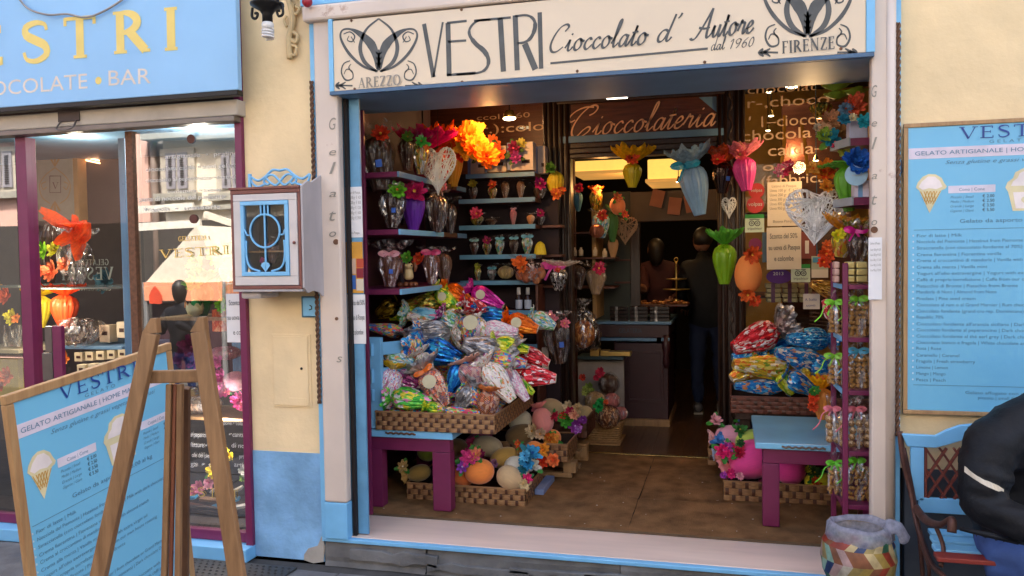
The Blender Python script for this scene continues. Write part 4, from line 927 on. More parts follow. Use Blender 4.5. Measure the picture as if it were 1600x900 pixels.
glyphs([('r.):colo', 752, 850, 209, 14), ('ccol1960', 745, 828, 188, 8)], 'glass_lettering', lg, mat('dim_glass_lettering', (.55, .32, .18), .5, bump=0))
# ---------------------------------------------------------------- room behind: cabinets, ceiling lights, beam, counter, people
warm = (1, .62, .28)
def plight(nm, loc, e, col=warm, r=.05, par=None):
    l = bpy.data.lights.new(nm, 'POINT'); l.energy = e; l.color = col; l.shadow_soft_size = r; o = bpy.data.objects.new(nm, l); COL.objects.link(o); o.location = loc
    return o
shade = mat('glowing_yellow_shade', (1., .60, .12), .6, emit=.24, bump=0); bulb = mat('warm_bulb', (1., .78, .45), .5, emit=5, bump=0)
def lamp_box(label, x0, y0, x1, y1, Y, D):
    e = thing('ceiling_light', label, 'ceiling light', tuple(at((x0 + x1) / 2, y0, Y)))
    a, b = at(x0, y1, Y), at(x1, y0, Y)
    MB().box(a.x, b.x, Y, Y + D, a.z, a.z + (b.z - a.z)).build('lamp_shade', shade, e, bev=.01); MB().box(a.x - .02, b.x + .02, Y - .02, Y + D + .02, a.z - .03, a.z - .002).build('lower_trim', mat('ochre_trim', (.45, .22, .05), .6, emit=.25), e)
lamp_box('yellow glowing box light behind the hanging yellow egg', 898, 248, 986, 268, 3.6, .6); lamp_box('larger yellow glowing box light left of the pale blue egg', 1012, 246, 1084, 280, 3.3, .7)
plight('room_light', at(985, 300, 3.7), 1.3); plight('room_light', at(1060, 300, 4.6), .8)
bm = thing('room_beam', 'dark wooden beam across the shop room below the yellow lights', 'beam', tuple(at(1020, 320, 3.2)))
bx('beam', 985, 298, 1120, 345, 3.2, 3.35, mat('olive_brown_wood', (.06, .035, .018), .6), bm)
bx('door_frame', 985, 346, 1000, 478, 3.3, 3.36, darkwood, bm)
for i, (a, b, r) in enumerate(((1027, 310, 14), (1054, 322, 8), (1080, 318, -10))):
    c = at(a, b, 3.17); e = MB().box(-.055, .055, -.004, .004, -.075, .075).build('paper_card', cm('8a5238'), None); e.location = c; e.rotation_euler = (0, R_(r), 0)
    tag(e, ['brown paper card pinned tilted at the left of the shop beam', 'brown paper card hanging in the middle of the shop beam', 'brown paper card partly behind the pale blue egg'][i], 'paper card', 'brown cards on the beam')
# customer cabinet and wall to the left inside
cbn = thing('wall_cabinet', 'dark green wall cabinet inside the shop left of the inner door', 'cabinet', tuple(at(940, 500, 3.0)))
bx('cabinet_side', 925, 296, 931, 498, 2.9, 3.4, mat('ochre_paint', (.35, .2, .07), .6), cbn); bx('cabinet_back', 931, 300, 986, 500, 3.35, 3.38, mat('dark_green_wood', (.03, .035, .025), .6), cbn)
for yy in (362, 402, 448): bx('shelf', 896, yy, 960, yy + 3, 2.85, 3.2, redwood, cbn)
bx('panel_molding', 960, 405, 985, 408, 3.33, 3.348, redwood, cbn); bx('panel_molding', 960, 440, 985, 443, 3.33, 3.348, redwood, cbn)
# counter
ct = thing('shop_counter', 'dark plum panelled shop counter with two blue trim bands', 'counter', tuple(at(1000, 660, 3.35)))
YC = 3.35; zf = at(1015, 655, YC).z
mplum = mat('dark_plum_paint', (.045, .012, .018), .4)
bx('counter_body', 960, 536, 1044, 655, YC, YC + .9, mplum, ct, .006); bx('plinth', 956, 655.5, 1047, 668, YC - .05, YC + .92, oak, ct, .006)
bx('counter_top', 930, 502.5, 1049, 507, YC - .06, YC + .95, blue_dk, ct); bx('drawer_front', 932, 508, 1045, 527, YC - .03, YC + .9, mplum, ct); bx('blue_band', 938, 528, 1026, 533, YC - .045, YC - .0, blue_dk, ct); bx('blue_band', 1033, 528, 1046, 533, YC - .045, YC, blue_dk, ct)
for z_ in ((548, 552), (624, 628)): bx('panel_molding', 980, z_[0], 1036, z_[1], YC - .015, YC - .001, mplum, ct)
bx('panel_molding', 978, 548, 983, 628, YC - .014, YC - .001, mplum, ct); bx('panel_molding', 1032, 548, 1037, 628, YC - .014, YC - .001, mplum, ct)
MB().lathe([(.02, 0), (.035, .05), (.022, .12), (.04, .18), (.028, .3)], 12, c=tuple(at(1041, 575, YC - .02))).build('turned_corbel', mplum, ct, True)
ptext(front(YC - .032), 'GELATERIA', 967, 520, 1003, 7, 'counter_lettering', mat('dark_blue_lettering', (.04, .07, .11), .5), ct)
k = 0
for i, (a, b) in enumerate(((953, 981), (984, 1012), (1015, 1046))):
    for j in range(4):
        e = bx('chocolate_bar', a, 479 + j * 6, b, 484.3 + j * 6, YC - .02, YC + .13, mat('glossy_black_pack', (.02, .012, .01), .2, coat=.6), None, .004)
        tag(e, '%s black wrapped bar of the %s stack on the counter' % (['top', 'second', 'third', 'bottom'][j], ['left', 'middle', 'right'][i]), 'chocolate bar', 'black bars stacked on the counter')
        bx('silver_band', a + 8, 479.2 + j * 6, a + 12, 484.2 + j * 6, YC - .023, YC + .0, sil, e, 0)
ck = thing('biscuit_tray', 'tray of brown biscuits on the counter behind the black bars', 'tray', tuple(at(1010, 476, 3.6)))
bx('tray', 958, 476, 1075, 479, 3.5, 3.9, redwood, ck); mb = MB(); rr = random.Random(4)
for i in range(46):
    p = at(960 + rr.random() * 114, 475 - rr.random() * 5, 3.5 + rr.random() * .3); mb.ball(tuple(p), .022, 7, 4, (1.2, 1, .5))
mb.build('biscuits', foil('biscuits', [('b06a30', .4), ('8a4a20', .3), ('d89a50', .3)], 30, 0, .6), ck, True)
for i, (a, w_) in enumerate(((905, 30), (944, 30))): pass
wb = thing('leaning_board', 'pale grey panel leaning beside the counter behind the fruit basket', 'panel', tuple(at(940, 640, 3.0))); bx('panel_face', 903, 563, 975, 640, 3.0, 3.03, mat('pale_panel', (.35, .3, .27), .6), wb)
sh = thing('low_shelf', 'dark low shelf with blue edge holding gold bars beside the counter', 'shelf', tuple(at(930, 560, 2.9))); bx('shelf_board', 902, 557, 974, 562, 2.85, 3.1, mat('dark_teal', (.03, .06, .07), .5), sh)
gm = mat('gold_wrap', (.70, .48, .14), .28, metal=.85, var=.1, bump=.3, bs=30)
for i, (a, b, c) in enumerate(((922, 936, 546), (938, 951, 548), (951, 985, 550))):
    e = bx('gold_bar', a, c, b, 556.5, 2.83, 2.95, gm, None, .004); tag(e, ['small gold wrapped bar at the left of the low shelf', 'small gold wrapped bar in the middle of the low shelf', 'long gold wrapped bar at the right end of the low shelf'][i], 'gold bar', 'gold bars on the low shelf')
# people inside
skinm = mat('skin', (.36, .17, .11), .5, bump=.05); hairm = mat('dark_hair', (.012, .008, .006), .5, bump=.5, bs=120, stretch=(1, 1, .2)); jeans = mat('blue_jeans', (.04, .085, .27), .85, var=.25, vs=12, bump=.3, bs=160)
jack = mat('black_jacket', (.0045, .005, .0075), .6, var=.3, vs=8, bump=.5, bs=22, dist=.01, spec=.25); maroon = mat('maroon_top', (.06, .012, .014), .8)
shoe_m = mat('grey_shoe', (.12, .10, .09), .7); sole = cm('c8b8a0')
def head(par, c, r, face=(0, -1), hair=hairm, long_=False):
    """skull with face features; face = viewing direction in plan"""
    f = Vector((face[0], face[1], 0)).normalized(); s_ = Vector((-f.y, f.x, 0)); c = Vector(c); u = Vector((0, 0, 1))
    hm = MB(); hm.ball((0, 0, 0), r, 20, 14, (1, 1, 1)); vs = []
    for v in hm.v:
        v = Vector(v) / r; y_, x_, z_ = v.x, v.y, v.z
        p = f * (v.x * r * .98) + s_ * (v.y * r * .78) + u * (v.z * r * 1.12)
        if v.z < -.2: p -= f * 0; p = p + f * (r * .10 * (-v.z) * (1 if v.x > 0 else .2)); p = Vector((p.x, p.y, p.z)); q = p - f * p.dot(f); p = p - q * Vector((1, 1, 0)).length * 0
        if v.x > .9 and -.15 < v.z < .2: p += f * r * .16
        vs.append(c + p)
    hm.v = vs; h = hm.build('head', skinm, par, True)
    e = MB()
    for sg_ in (-1, 1):
        e.ball(tuple(c + f * r * .88 + s_ * sg_ * r * .3 + u * r * .08), r * .09, 8, 5)
        MB().ball(tuple(c + s_ * sg_ * r * .80 - f * r * .02), r * .2, 8, 6, (.5, .6, 1)).build('ear', skinm, h, True)
    e.build('eyes', cm('201812'), h, True)
    MB().tube([c + f * r * 1.0 + u * r * .05, c + f * r * 1.18 - u * r * .2, c + f * r * 1.0 - u * r * .26], [r * .06, r * .12, r * .08], 7).build('nose', skinm, h, True)
    MB().tube([c + f * r * .93 - u * r * .48 + s_ * r * .2, c + f * r * 1.0 - u * r * .5, c + f * r * .93 - u * r * .48 - s_ * r * .2], r * .045, 6).build('mouth', cm('8a4a40'), h, True)
    hb = MB(); hb.ball((0, 0, 0), r, 20, 12)
    hb.v = [tuple(c - f * r * .14 + u * r * .12 + f * (v[0] * 1.0 - (.25 * r if v[0] > .3 * r and v[2] < .45 * r else 0)) + s_ * v[1] * .92 + u * (v[2] * (1.16 if v[2] > 0 else (1.9 if long_ else .85)))) for v in hb.v]
    hb.build('hair', hair, h, True)
    return h
def hand(par, w_, d, up_, s=.09, curl=.6, mir=1):
    """palm with four fingers and a thumb; w_ wrist, d direction, up_ back of the hand"""
    w_, d, up_ = Vector(w_), Vector(d).normalized(), Vector(up_).normalized(); sd = d.cross(up_).normalized() * mir; up_ = sd.cross(d).normalized() * mir
    nodes = {'r': (w_, (s * .22, s * .30)), 'p': (w_ + d * s * .5, (s * .2, s * .42)), 'q': (w_ + d * s * .95, (s * .15, s * .40))}
    p = skin(nodes, [('r', 'p'), ('p', 'q')], 'r', lambda c, k, n: 0, 'palm', par, [skinm])
    for i in range(4):
        b = w_ + d * s * .9 + sd * s * (-.33 + .22 * i); L = s * (.75, .88, .82, .62)[i]; pts = [b]; dd = d.copy()
        for j in range(3):
            dd = (dd - up_ * curl * (.5 + .25 * j)).normalized(); pts.append(pts[-1] + dd * L * (.42, .33, .25)[j])
        MB().tube(cat_rom(pts, 3), [s * .105 - .0025 * s * k for k in range(10)], 7).build('finger', skinm, p, True)
    b = w_ + d * s * .25 - sd * s * .32; MB().tube(cat_rom([b, b + (d * .5 - sd * .6 - up_ * .3) * s * .5, b + (d * 1.2 - sd * .65 - up_ * .7) * s * .5], 4), [s * .13] * 6 + [s * .11] * 3, 7).build('thumb', skinm, p, True)
    return p
YP = 4.05; pc = at(1100, 645, YP)
ps = thing('person', 'person in black jacket and jeans standing with back turned inside the doorway', 'person', (pc.x, YP, FZ))
X, Y_ = pc.x + .05, YP
n_ = {'pel': ((X, Y_, FZ + .95), (.17, .12)), 'wai': ((X, Y_ - .02, FZ + 1.12), (.17, .13)), 'che': ((X - .01, Y_ - .03, FZ + 1.34), (.21, .15)), 'nec': ((X - .03, Y_ + .0, FZ + 1.52), .07), 'hd0': ((X - .05, Y_ + .03, FZ + 1.60), .055),
      'ls': ((X - .21, Y_, FZ + 1.43), .075), 'le': ((X - .27, Y_ + .02, FZ + 1.15), .06), 'lw': ((X - .22, Y_ + .2, FZ + 1.02), .042), 'rs': ((X + .19, Y_ - .02, FZ + 1.43), .075), 're': ((X + .26, Y_, FZ + 1.14), .06), 'rw': ((X + .25, Y_ + .15, FZ + .98), .042),
      'lh': ((X - .10, Y_, FZ + .86), .10), 'lk': ((X - .11, Y_ + .02, FZ + .5), .072), 'la': ((X - .10, Y_ - .03, FZ + .1), .05), 'rh': ((X + .10, Y_, FZ + .86), .10), 'rk': ((X + .11, Y_ + .03, FZ + .5), .072), 'ra': ((X + .12, Y_, FZ + .1), .05)}
E_ = [('pel', 'wai'), ('wai', 'che'), ('che', 'nec'), ('nec', 'hd0'), ('che', 'ls'), ('ls', 'le'), ('le', 'lw'), ('che', 'rs'), ('rs', 're'), ('re', 'rw'), ('pel', 'lh'), ('lh', 'lk'), ('lk', 'la'), ('pel', 'rh'), ('rh', 'rk'), ('rk', 'ra')]
skin(n_, E_, 'pel', lambda c, k, n: (2 if c.z > FZ + 1.62 else 0 if c.z > FZ + .88 else 1), 'body', ps, [jack, mat('shaded_jeans', (.008, .016, .05), .85, bump=.3, bs=160), skinm])  # customer's jeans darkened, the shade of the room is put into the colour
head(ps, (X - .06, Y_ + .05, FZ + 1.70), .105, (-.5, 1)); hand(ps, (X - .22, Y_ + .2, FZ + 1.02), (.1, 1, -.3), (0, .3, 1)); hand(ps, (X + .25, Y_ + .15, FZ + .98), (0, .8, -.6), (1, 0, 0), mir=-1)
for dx, dy in ((-.10, -.02), (.12, .02)):
    m_ = MB().tube(cat_rom([(X + dx, Y_ + dy - .08, FZ + .055), (X + dx, Y_ + dy, FZ + .06), (X + dx - .01, Y_ + dy + .1, FZ + .045), (X + dx - .02, Y_ + dy + .19, FZ + .035)], 3), [.035, .045, .05, .05, .05, .048, .045, .045, .04, .035], 10).build('shoe', shoe_m, ps, True)
    MB().box(X + dx - .045, X + dx + .045, Y_ + dy - .11, Y_ + dy + .2, FZ + .001, FZ + .018).build('sole', sole, m_, bev=.01)
sp = at(1030, 440, 4.4); X, Y_ = sp.x, 4.45; z0 = sp.z - 1.15
plight('room_light', at(942, 292, 2.62), .9, (1, .5, .15), .03)
p2 = thing('person', 'person in maroon top behind the counter reaching out one bare forearm', 'person', (X, Y_, FZ))
n_ = {'pel': ((X, Y_, z0 + .9), (.15, .12)), 'che': ((X, Y_ - .03, z0 + 1.2), (.17, .12)), 'nec': ((X - .01, Y_ - .07, z0 + 1.36), .055), 'hd0': ((X - .02, Y_ - .1, z0 + 1.42), .05), 'ls': ((X - .17, Y_ - .05, z0 + 1.28), .06), 'le': ((X - .12, Y_ - .25, z0 + 1.05), .05), 'lw': ((X - .2, Y_ - .45, z0 + 1.13), .036),
      'rs': ((X + .16, Y_ - .03, z0 + 1.28), .06), 're': ((X + .24, Y_ - .1, z0 + 1.03), .05), 'rw': ((X + .15, Y_ - .3, z0 + .98), .036), 'lh': ((X - .08, Y_, z0 + .8), .1), 'lk': ((X - .09, Y_, z0 + .45), .07), 'la': ((X - .09, Y_ + .02, FZ + .06), .05), 'rh': ((X + .08, Y_, z0 + .8), .1), 'rk': ((X + .09, Y_, z0 + .45), .07), 'ra': ((X + .09, Y_ + .02, FZ + .06), .05)}
E2 = [e for e in E_ if 'wai' not in e] + [('pel', 'che')]
skin(n_, E2, 'pel', lambda c, k, n: (2 if (c - Vector(n['lw'][0])).length < .17 or c.z > z0 + 1.37 else 0 if c.z > z0 + .82 else 1), 'body', p2, [maroon, jack, skinm])
head(p2, (X - .03, Y_ - .14, z0 + 1.48), .095, (-.7, .9), long_=True); hand(p2, (X - .2, Y_ - .45, z0 + 1.13), (-.5, -.6, .2), (0, 0, 1)); hand(p2, (X + .15, Y_ - .3, z0 + .98), (-.3, -.8, 0), (0, 0, 1))
cs = thing('cake_stand', 'tiered metal cake stand glinting behind the counter', 'cake stand', tuple(at(1057, 440, 3.9))); c0 = at(1057, 470, 3.9)
MB().lathe([(.05, 0), (.008, .02), (.008, .36), (.015, .38)], 10, c=tuple(c0)).build('stem', gm, cs, True)
for zz, r_ in ((.1, .13), (.2, .10)): MB().lathe([(.0, 0), (r_, .01), (r_, .018), (0, .012)], 20, c=(c0.x, c0.y, c0.z + zz), cap=False).build('plate', gm, cs, True)
MB().tube([c0 + Vector((.02 * math.cos(a * .6), 0, .40 + .02 * math.sin(a * .6))) for a in range(11)], .003, 5).build('ring', gm, cs, True)
# eggs and sweets in the warm cabinet inside
eggp('gold net egg with orange bow in the lit cabinet inside the shop', 931, 330, 298, 2.7, 20, F_goldd, ruff=tulle('orange_tulle', 'f06a20', .7), rR=1.2, fl=(('f07040', 0, 1.0, .4),))
easter('orange egg with flowers high in the lit cabinet inside', 965, 322, 28, 24, 2.6, 'f08850', 100, fl=(('f07848', .0, 1.0, .35), ('f06040', .3, .0, .3)))
eggp('cream wrapped egg with red ribbon in the shop cabinet', 939, 372, 335, 2.6, 28, F_teal, ruff=film, fl=(('e04830', 0, .9, .35),))
eggp('slim dark green egg left of the brown wicker heart', 957, 378, 332, 2.65, 18, cm('3a6a2a'), ruff=cm('4a7a30'), rR=1.1)
MB()
heart('brown wicker heart hanging dimly inside the shop doorway', at(977, 357, 2.75), .26 * .8, mat('tan_twig', (.34, .2, .11), .7), 60, 4, r=.004)
eggp('copper ball egg at the foot of the cabinet shelf inside', 933, 372, 350, 2.55, 22, cm('b06a50', .3, metal=.6), prof=SMOOTHP, seed=3)
eggp('film wrapped cream egg with pink bow on the dark shelf inside', 931, 460, 420, 2.75, 30, cm('b89a78'), ruff=filmd, fl=(('d83868', .1, 1., .4),), film=film)
eggp('tall beige wrapped egg beneath the wicker heart inside', 958, 402, 372, 2.7, 16, cm('a88058'), ruff=film)
eggp('dark film wrapped egg at the left edge inside the doorway', 903, 452, 415, 2.6, 24, choc, ruff=filmd, film=film)
eggp('blue film wrapped egg under a red flower inside the doorway', 903, 330, 300, 2.6, 15, cm('3a6a80'), ruff=film, fl=(('e04050', 0, 1.15, .6),))
for i, (a, c, l) in enumerate(((898, 400, 'small white bottle at the left end of the inner shelf'), (908, 400, 'small white bottle second on the inner shelf'), (930, 400, 'small cream jar with red top on the inner shelf'), (945, 402, 'small cream jar at the right of the inner shelf'))):
    t = thing('small_jar', l, 'jar', tuple(at(a, c, 2.85))); MB().lathe([(.018, 0), (.02, .005), (.02, .05), (.01, .06), (.01, .075)], 10, c=tuple(at(a, c, 2.85))).build('jar_body', cm('c8b8a0'), t, True)
bs = thing('film_gift_bag', 'brown film wrapped gift bag hanging just inside the left door post', 'gift bag', tuple(at(912, 545, 2.5)))
mb = MB(); c = at(912, 548, 2.55); mb.lathe([(.10, 0), (.13, .05), (.14, .18), (.10, .30), (.03, .36), (.09, .44)], 20, c=tuple(c), fn=lambda t, i, r, z: (r * (1 + .12 * math.sin(5 * t + i)), z)); mb.build('film', filmd, bs, True); MB().ball((c.x, c.y, c.z + .14), .10, 12, 8, (1, 1, 1.2)).build('biscuit_filling', MATS['biscuits'], bs, True)
# person-high lamps seen through the right glass: small ceiling spots
for i, (a, b, w_) in enumerate(((1202, 144, 10), (1205, 181, 9), (1200, 204, 8), (1275, 251, 9), (1238, 134, 26), (1000 + 60, 284 + 0, 8))):
    l = ['ceiling spot lamp high in the lettered glass wall', 'second ceiling spot lamp in the lettered glass wall', 'lowest of three ceiling spot lamps left in the lettered glass', 'small lamp above the large white wicker heart', 'wide row lamp at the top of the lettered glass', 'small lamp left of the pale blue hanging egg'][i]
    Yl = 3.2; t = thing('spot_lamp', l, 'spot lamp', tuple(at(a, b, Yl))); c = at(a, b, Yl); s_ = w_ * pxm(a, b, Yl) / 2
    MB().lathe([(s_ * .3, .05), (s_, .004), (s_ * 1.05, 0)], 14, c=tuple(c), cap=False).build('lamp_housing', brass, t, True); MB().ball(tuple(c), s_ * .85, 10, 6, (1, 1, .35)).build('lamp_bulb', bulb, t, True)
    MB().tube([c + Vector((0, 0, .04)), (c.x, c.y, 3.3)], .004, 5).build('rod', blackm, t)
# warm wall behind right glass
ww = thing('warm_wall', 'ochre painted side wall of the shop room behind the lettered glass', 'wall', (.6, 3.9, FZ)); wbox('wall_face', .05, 2.2, 4.3, 4.4, FZ, 3.3, mat('ochre_wall', (.55, .30, .07), .8), ww)
plight('room_light', (.55, 3.3, 2.6), 6); plight('room_light', (.85, 2.75, 2.0), .8); plight('recess_light', at(1268, 240, 1.75), 3.2)
ww = thing('wood_wall', 'reddish wood wall of the shop room behind the dim lettered glass', 'wall', (-1.9, 3.2, FZ)); wbox('wall_face', -4.6, -1.35, 3.2, 3.25, FZ, 3.3, redwood, ww); plight('recess_light', at(800, 190, 2.6), 1.6, (1, .5, .2), .03)
cbr = thing('wood_cabinet', 'brown wooden cabinet behind the lettered glass wall', 'cabinet', tuple(at(1260, 500, 3.0))); bx('cabinet_back', 1222, 160, 1330, 520, 3.3, 3.35, redwood, cbr)
for yy in (462, 330): bx('shelf', 1165, yy, 1330, yy + 4, 2.5, 3.2, redwood, cbr)
# gold boxes on the glass shelf under the paper notice
gw = mat('pale_gold_wrap', (.62, .52, .28), .4, metal=.3, var=.1); k = 0
for i, (a, b) in enumerate(((1196, 1220), (1222, 1246), (1248, 1268))):
    for j in range(4):
        e = bx('gold_box', a + (j % 2) * 2, 443 + j * 7.5, b + (j % 2), 449.8 + j * 7.5, 2.45, 2.58, gw, None, .006); tag(e, '%s pale gold box of the %s pile below the notices' % (['top', 'second', 'third', 'bottom'][j], ['left', 'middle', 'right'][i]), 'box', 'pale gold boxes behind the glass')
        bx('ribbon_band', a + 9, 442.6 + j * 7.5, a + 15, 450.2 + j * 7.5, 2.446, 2.583, cm('8a5a80'), e, 0)
# ================================================================ NOTICES AND STICKERS
def notice(label, x0, y0, x1, y1, Y, m, rows, cat='notice', tm=ink, roll=0, frame=None):
    n = bx('notice', x0, y0, x1, y1, Y, Y + .003, m, None, 0); tag(n, label, cat); F_ = front(Y)
    for r in rows:
        s_, a, b, yb, h_ = r[:5]; ptext(F_, s_, a, yb, b, h_, 'print', r[5] if len(r) > 5 else tm, n, y1=yb - (b - a) * .03, lift=.002)
    return n
notice('white Sconto del 50% notice on the glass right of the doorway', 1198, 355, 1252, 421, YI - .05, paper2, (('Sconto del 50%', 1203, 1246, 373, 8), ('su uova di Pasqua', 1201, 1250, 391, 8), ('e colombe', 1210, 1240, 408, 8)))
notice('cream price list notice above the white Sconto notice on the glass', 1199, 284, 1253, 353, YI - .04, paper2, [('Listino di Pasqua', 1206, 1244, 293, 4, inkgrey)] + [('Uovo %s gr  %s  %s' % (g_, '€', p_), 1203, 1247, 300 + 7 * i, 4.5, inkgrey) for i, (g_, p_) in enumerate((('100', '4.20'), ('200', '8.50'), ('300', '12.50'), ('400', '16.00'), ('950', '29.00')))] + [('........................................', 1203, 1249, 335, 1, inkgrey), ('........................................', 1203, 1249, 338, 1, inkgrey), ('Buona Pasqua', 1208, 1242, 348, 4, inkgrey)])
notice('white Sconto del 50% notice on the left recess panel beside the crate', 543, 460, 571, 537, .046, paper, (('Sconto del 50%', 545, 570, 477, 8), ('su uova di Pasqua', 544, 570, 500, 8), ('e colombe', 549, 568, 523, 8)))
notice('small price list notice on the left recess panel above the posters', 540, 292, 566, 371, .046, paper, [('Listino di Pasqua', 542, 563, 303, 4, inkgrey)] + [('Uovo %s gr  €  %s' % (g_, p_), 542, 564, 311 + 8 * i, 4.5, inkgrey) for i, (g_, p_) in enumerate((('100', '4.20'), ('200', '8.50'), ('300', '12.50'), ('400', '16.00'), ('950', '29.00')))] + [('Buona Pasqua', 545, 562, 366, 4, inkgrey)])
po = bx('poster', 541, 378, 567, 458, .045, .048, cm('d89a38'), None, 0); tag(po, 'orange product poster with photo tiles on the left recess panel', 'poster')
for a, b, c, d, h_ in ((545, 404, 556, 428, 'c8a890'), (557, 404, 568, 418, 'b84830'), (545, 430, 556, 452, '3060a8'), (557, 419, 568, 434, '8a2030'), (557, 436, 568, 454, 'd8c8b0')): bx('photo_tile', a, b, c, d, .0425, .0445, cm(h_), po, 0)
notice('Sconto del 50% notice inside the display window below the glass cabinet', 354, 459, 389, 535, .008, paper, (('Sconto del 50%', 358, 396, 477, 8), ('su uova di Pasqua', 356, 398, 500, 8), ('e colombe', 365, 394, 523, 8)))
notice('narrow white price list hanging on the right stone jamb', 1357, 371, 1378, 468, -.065, paper, [('Listino di Pasqua', 1360, 1375, 382, 3.5, inkgrey)] + [('Uovo %s gr € %s' % (g_, p_), 1360, 1376, 392 + 8 * i, 3.5, inkgrey) for i, (g_, p_) in enumerate((('100', '4.20'), ('200', '8.50'), ('300', '12.50'), ('400', '16.00'), ('950', '29.00')))])
notice('small handwritten white card under the gold boxes', 1255, 459, 1281, 483, 2.2, paper, (('A. Scelta', 1258, 1276, 470, 4, cm('4858a8')), ('uovo', 1260, 1274, 479, 4, cm('4858a8'))), 'card')
def disc(label, px, py, rpx, Y, hexc, rows, sc_=1.):
    n = MB(); F_ = front(Y); c = F_.px(px, py); r = rpx * pxm(px, py, Y)
    n.add([F_.w(c + Vector((math.cos(i * math.pi / 12) * r, math.sin(i * math.pi / 12) * r * sc_)), 0) for i in range(24)] + [F_.w(c + Vector((math.cos(i * math.pi / 12) * r, math.sin(i * math.pi / 12) * r * sc_)), -.002) for i in range(24)], [tuple(range(24)), tuple(range(47, 23, -1))] + [(i, i + 24, (i + 1) % 24 + 24, (i + 1) % 24) for i in range(24)])
    o = n.build('sticker', cm(hexc), None); tag(o, label, 'sticker')
    for s_, a, b, yb, h_ in rows: ptext(F_, s_, a, yb, b, h_, 'print', wtext, o, lift=.002)
    return o
disc('upper red round sticker on the glass beside the price list', 1182, 298, 12, YI - .03, 'b83030', (('volpas', 1173, 1191, 300, 5),))
disc('lower red round sticker just under its twin by the price list', 1180, 320, 13, YI - .035, 'b83030', (('volpas', 1169, 1191, 322, 6),))
disc('magenta scalloped sticker above the orange hanging egg', 1180, 382, 10, YI - .03, '7a2050', ())
disc('purple oval 2013 sticker under the Sconto notice', 1217, 432, 19, YI - .03, '4a1a78', (('2013', 1208, 1224, 430, 5),), .6)
for x0, y0, l in ((1164, 335, 'green and white owl sticker beside the white Sconto notice'), (1236, 413, 'green and white owl sticker below the white Sconto notice')):
    n = bx('sticker', x0, y0, x0 + 30, y0 + 28, YI - .045, YI - .042, cm('c8d8c0'), None, 0); tag(n, l, 'sticker'); bx('green_band', x0, y0, x0 + 30, y0 + 6, YI - .048, YI - .0455, cm('2a8a3a'), n, 0)
    F_ = front(YI - .046); mb = MB()
    for dx in (10.5, 19.5): stroke(mb, F_, arc(*F_.px(x0 + dx, y0 + 14), .018, .018, 0, 360, 16), .006); stroke(mb, F_, arc(*F_.px(x0 + dx, y0 + 14), .006, .006, 0, 360, 8), .005)
    stroke(mb, F_, [F_.px(x0 + 7, y0 + 8.5), F_.px(x0 + 15, y0 + 7.5), F_.px(x0 + 23, y0 + 8.5)], .005); mb.build('owl_print', ink, n); ptext(F_, 'tripadvisor', x0 + 4, y0 + 24, x0 + 27, 4, 'print', ink, n)
n = bx('leaflet', 1252, 362, 1275, 404, YI - .06, YI - .055, cm('7a3a30'), None, 0); tag(n, 'reddish picture leaflet behind the white wicker heart', 'leaflet'); bx('white_figure', 1258, 376, 1264, 396, YI - .064, YI - .0605, cm('d8d0c8'), n, 0)
n = bx('leaflet', 1268, 400, 1294, 434, YI - .07, YI - .065, cm('a8b098'), None, 0); tag(n, 'pale green leaflet with white foot left of the purple ladder shelf', 'leaflet'); bx('white_foot', 1268, 421, 1294, 434, YI - .074, YI - .0705, paper2, n, 0); bx('sky_photo', 1270, 402, 1292, 410, YI - .074, YI - .0705, cm('4a90b8'), n, 0)
n = bx('leaflet', 1191, 363, 1199, 410, YI - .03, YI - .027, cm('4a6070'), None, 0); tag(n, 'dark blue leaflet half hidden behind the white Sconto notice', 'leaflet')
# ================================================================ LEFT PURPLE SHELF UNIT
su = thing('purple_shelving', 'purple side shelving with pale blue edges on the left of the recess', 'shelving', (-2.1, 1.1, FZ))
XR = at(626, 360, .42).x
def zat(px, py, Y): return at(px, py, Y).z
wbox('side_panel', -2.395, -2.37, .40, 1.9, FZ, 3.2, MATS['deep_wine_paint'], su); wbox('end_post', at(564, 400, .375).x, at(572, 400, .375).x, .375, .40, FZ, OZ, purple, su)
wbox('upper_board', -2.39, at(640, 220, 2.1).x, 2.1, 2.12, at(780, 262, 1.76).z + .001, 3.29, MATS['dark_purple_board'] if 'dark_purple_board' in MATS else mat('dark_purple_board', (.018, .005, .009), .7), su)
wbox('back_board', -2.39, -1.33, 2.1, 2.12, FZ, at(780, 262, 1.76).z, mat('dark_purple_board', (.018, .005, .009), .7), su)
for i, (px, py) in enumerate(((621, 268), (627, 358), (628, 452))):
    z1 = zat(px, py, .42)
    s_ = wbox('shelf_board', -2.37, XR - .013, .41, 1.72, z1 - .032, z1, purple, su)
    wbox('blue_edge', XR - .012, XR, .412, 1.20, z1 - .033, z1 + .001, blue_dk if i == 0 else blue, s_, .002); wbox('rope_edge', XR - .012, XR, 1.202, 1.5, z1 - .033, z1 + .001, rust, s_, .004); wbox('blue_edge', XR - .012, XR, 1.502, 1.72, z1 - .033, z1 + .001, blue_dk, s_, .002)
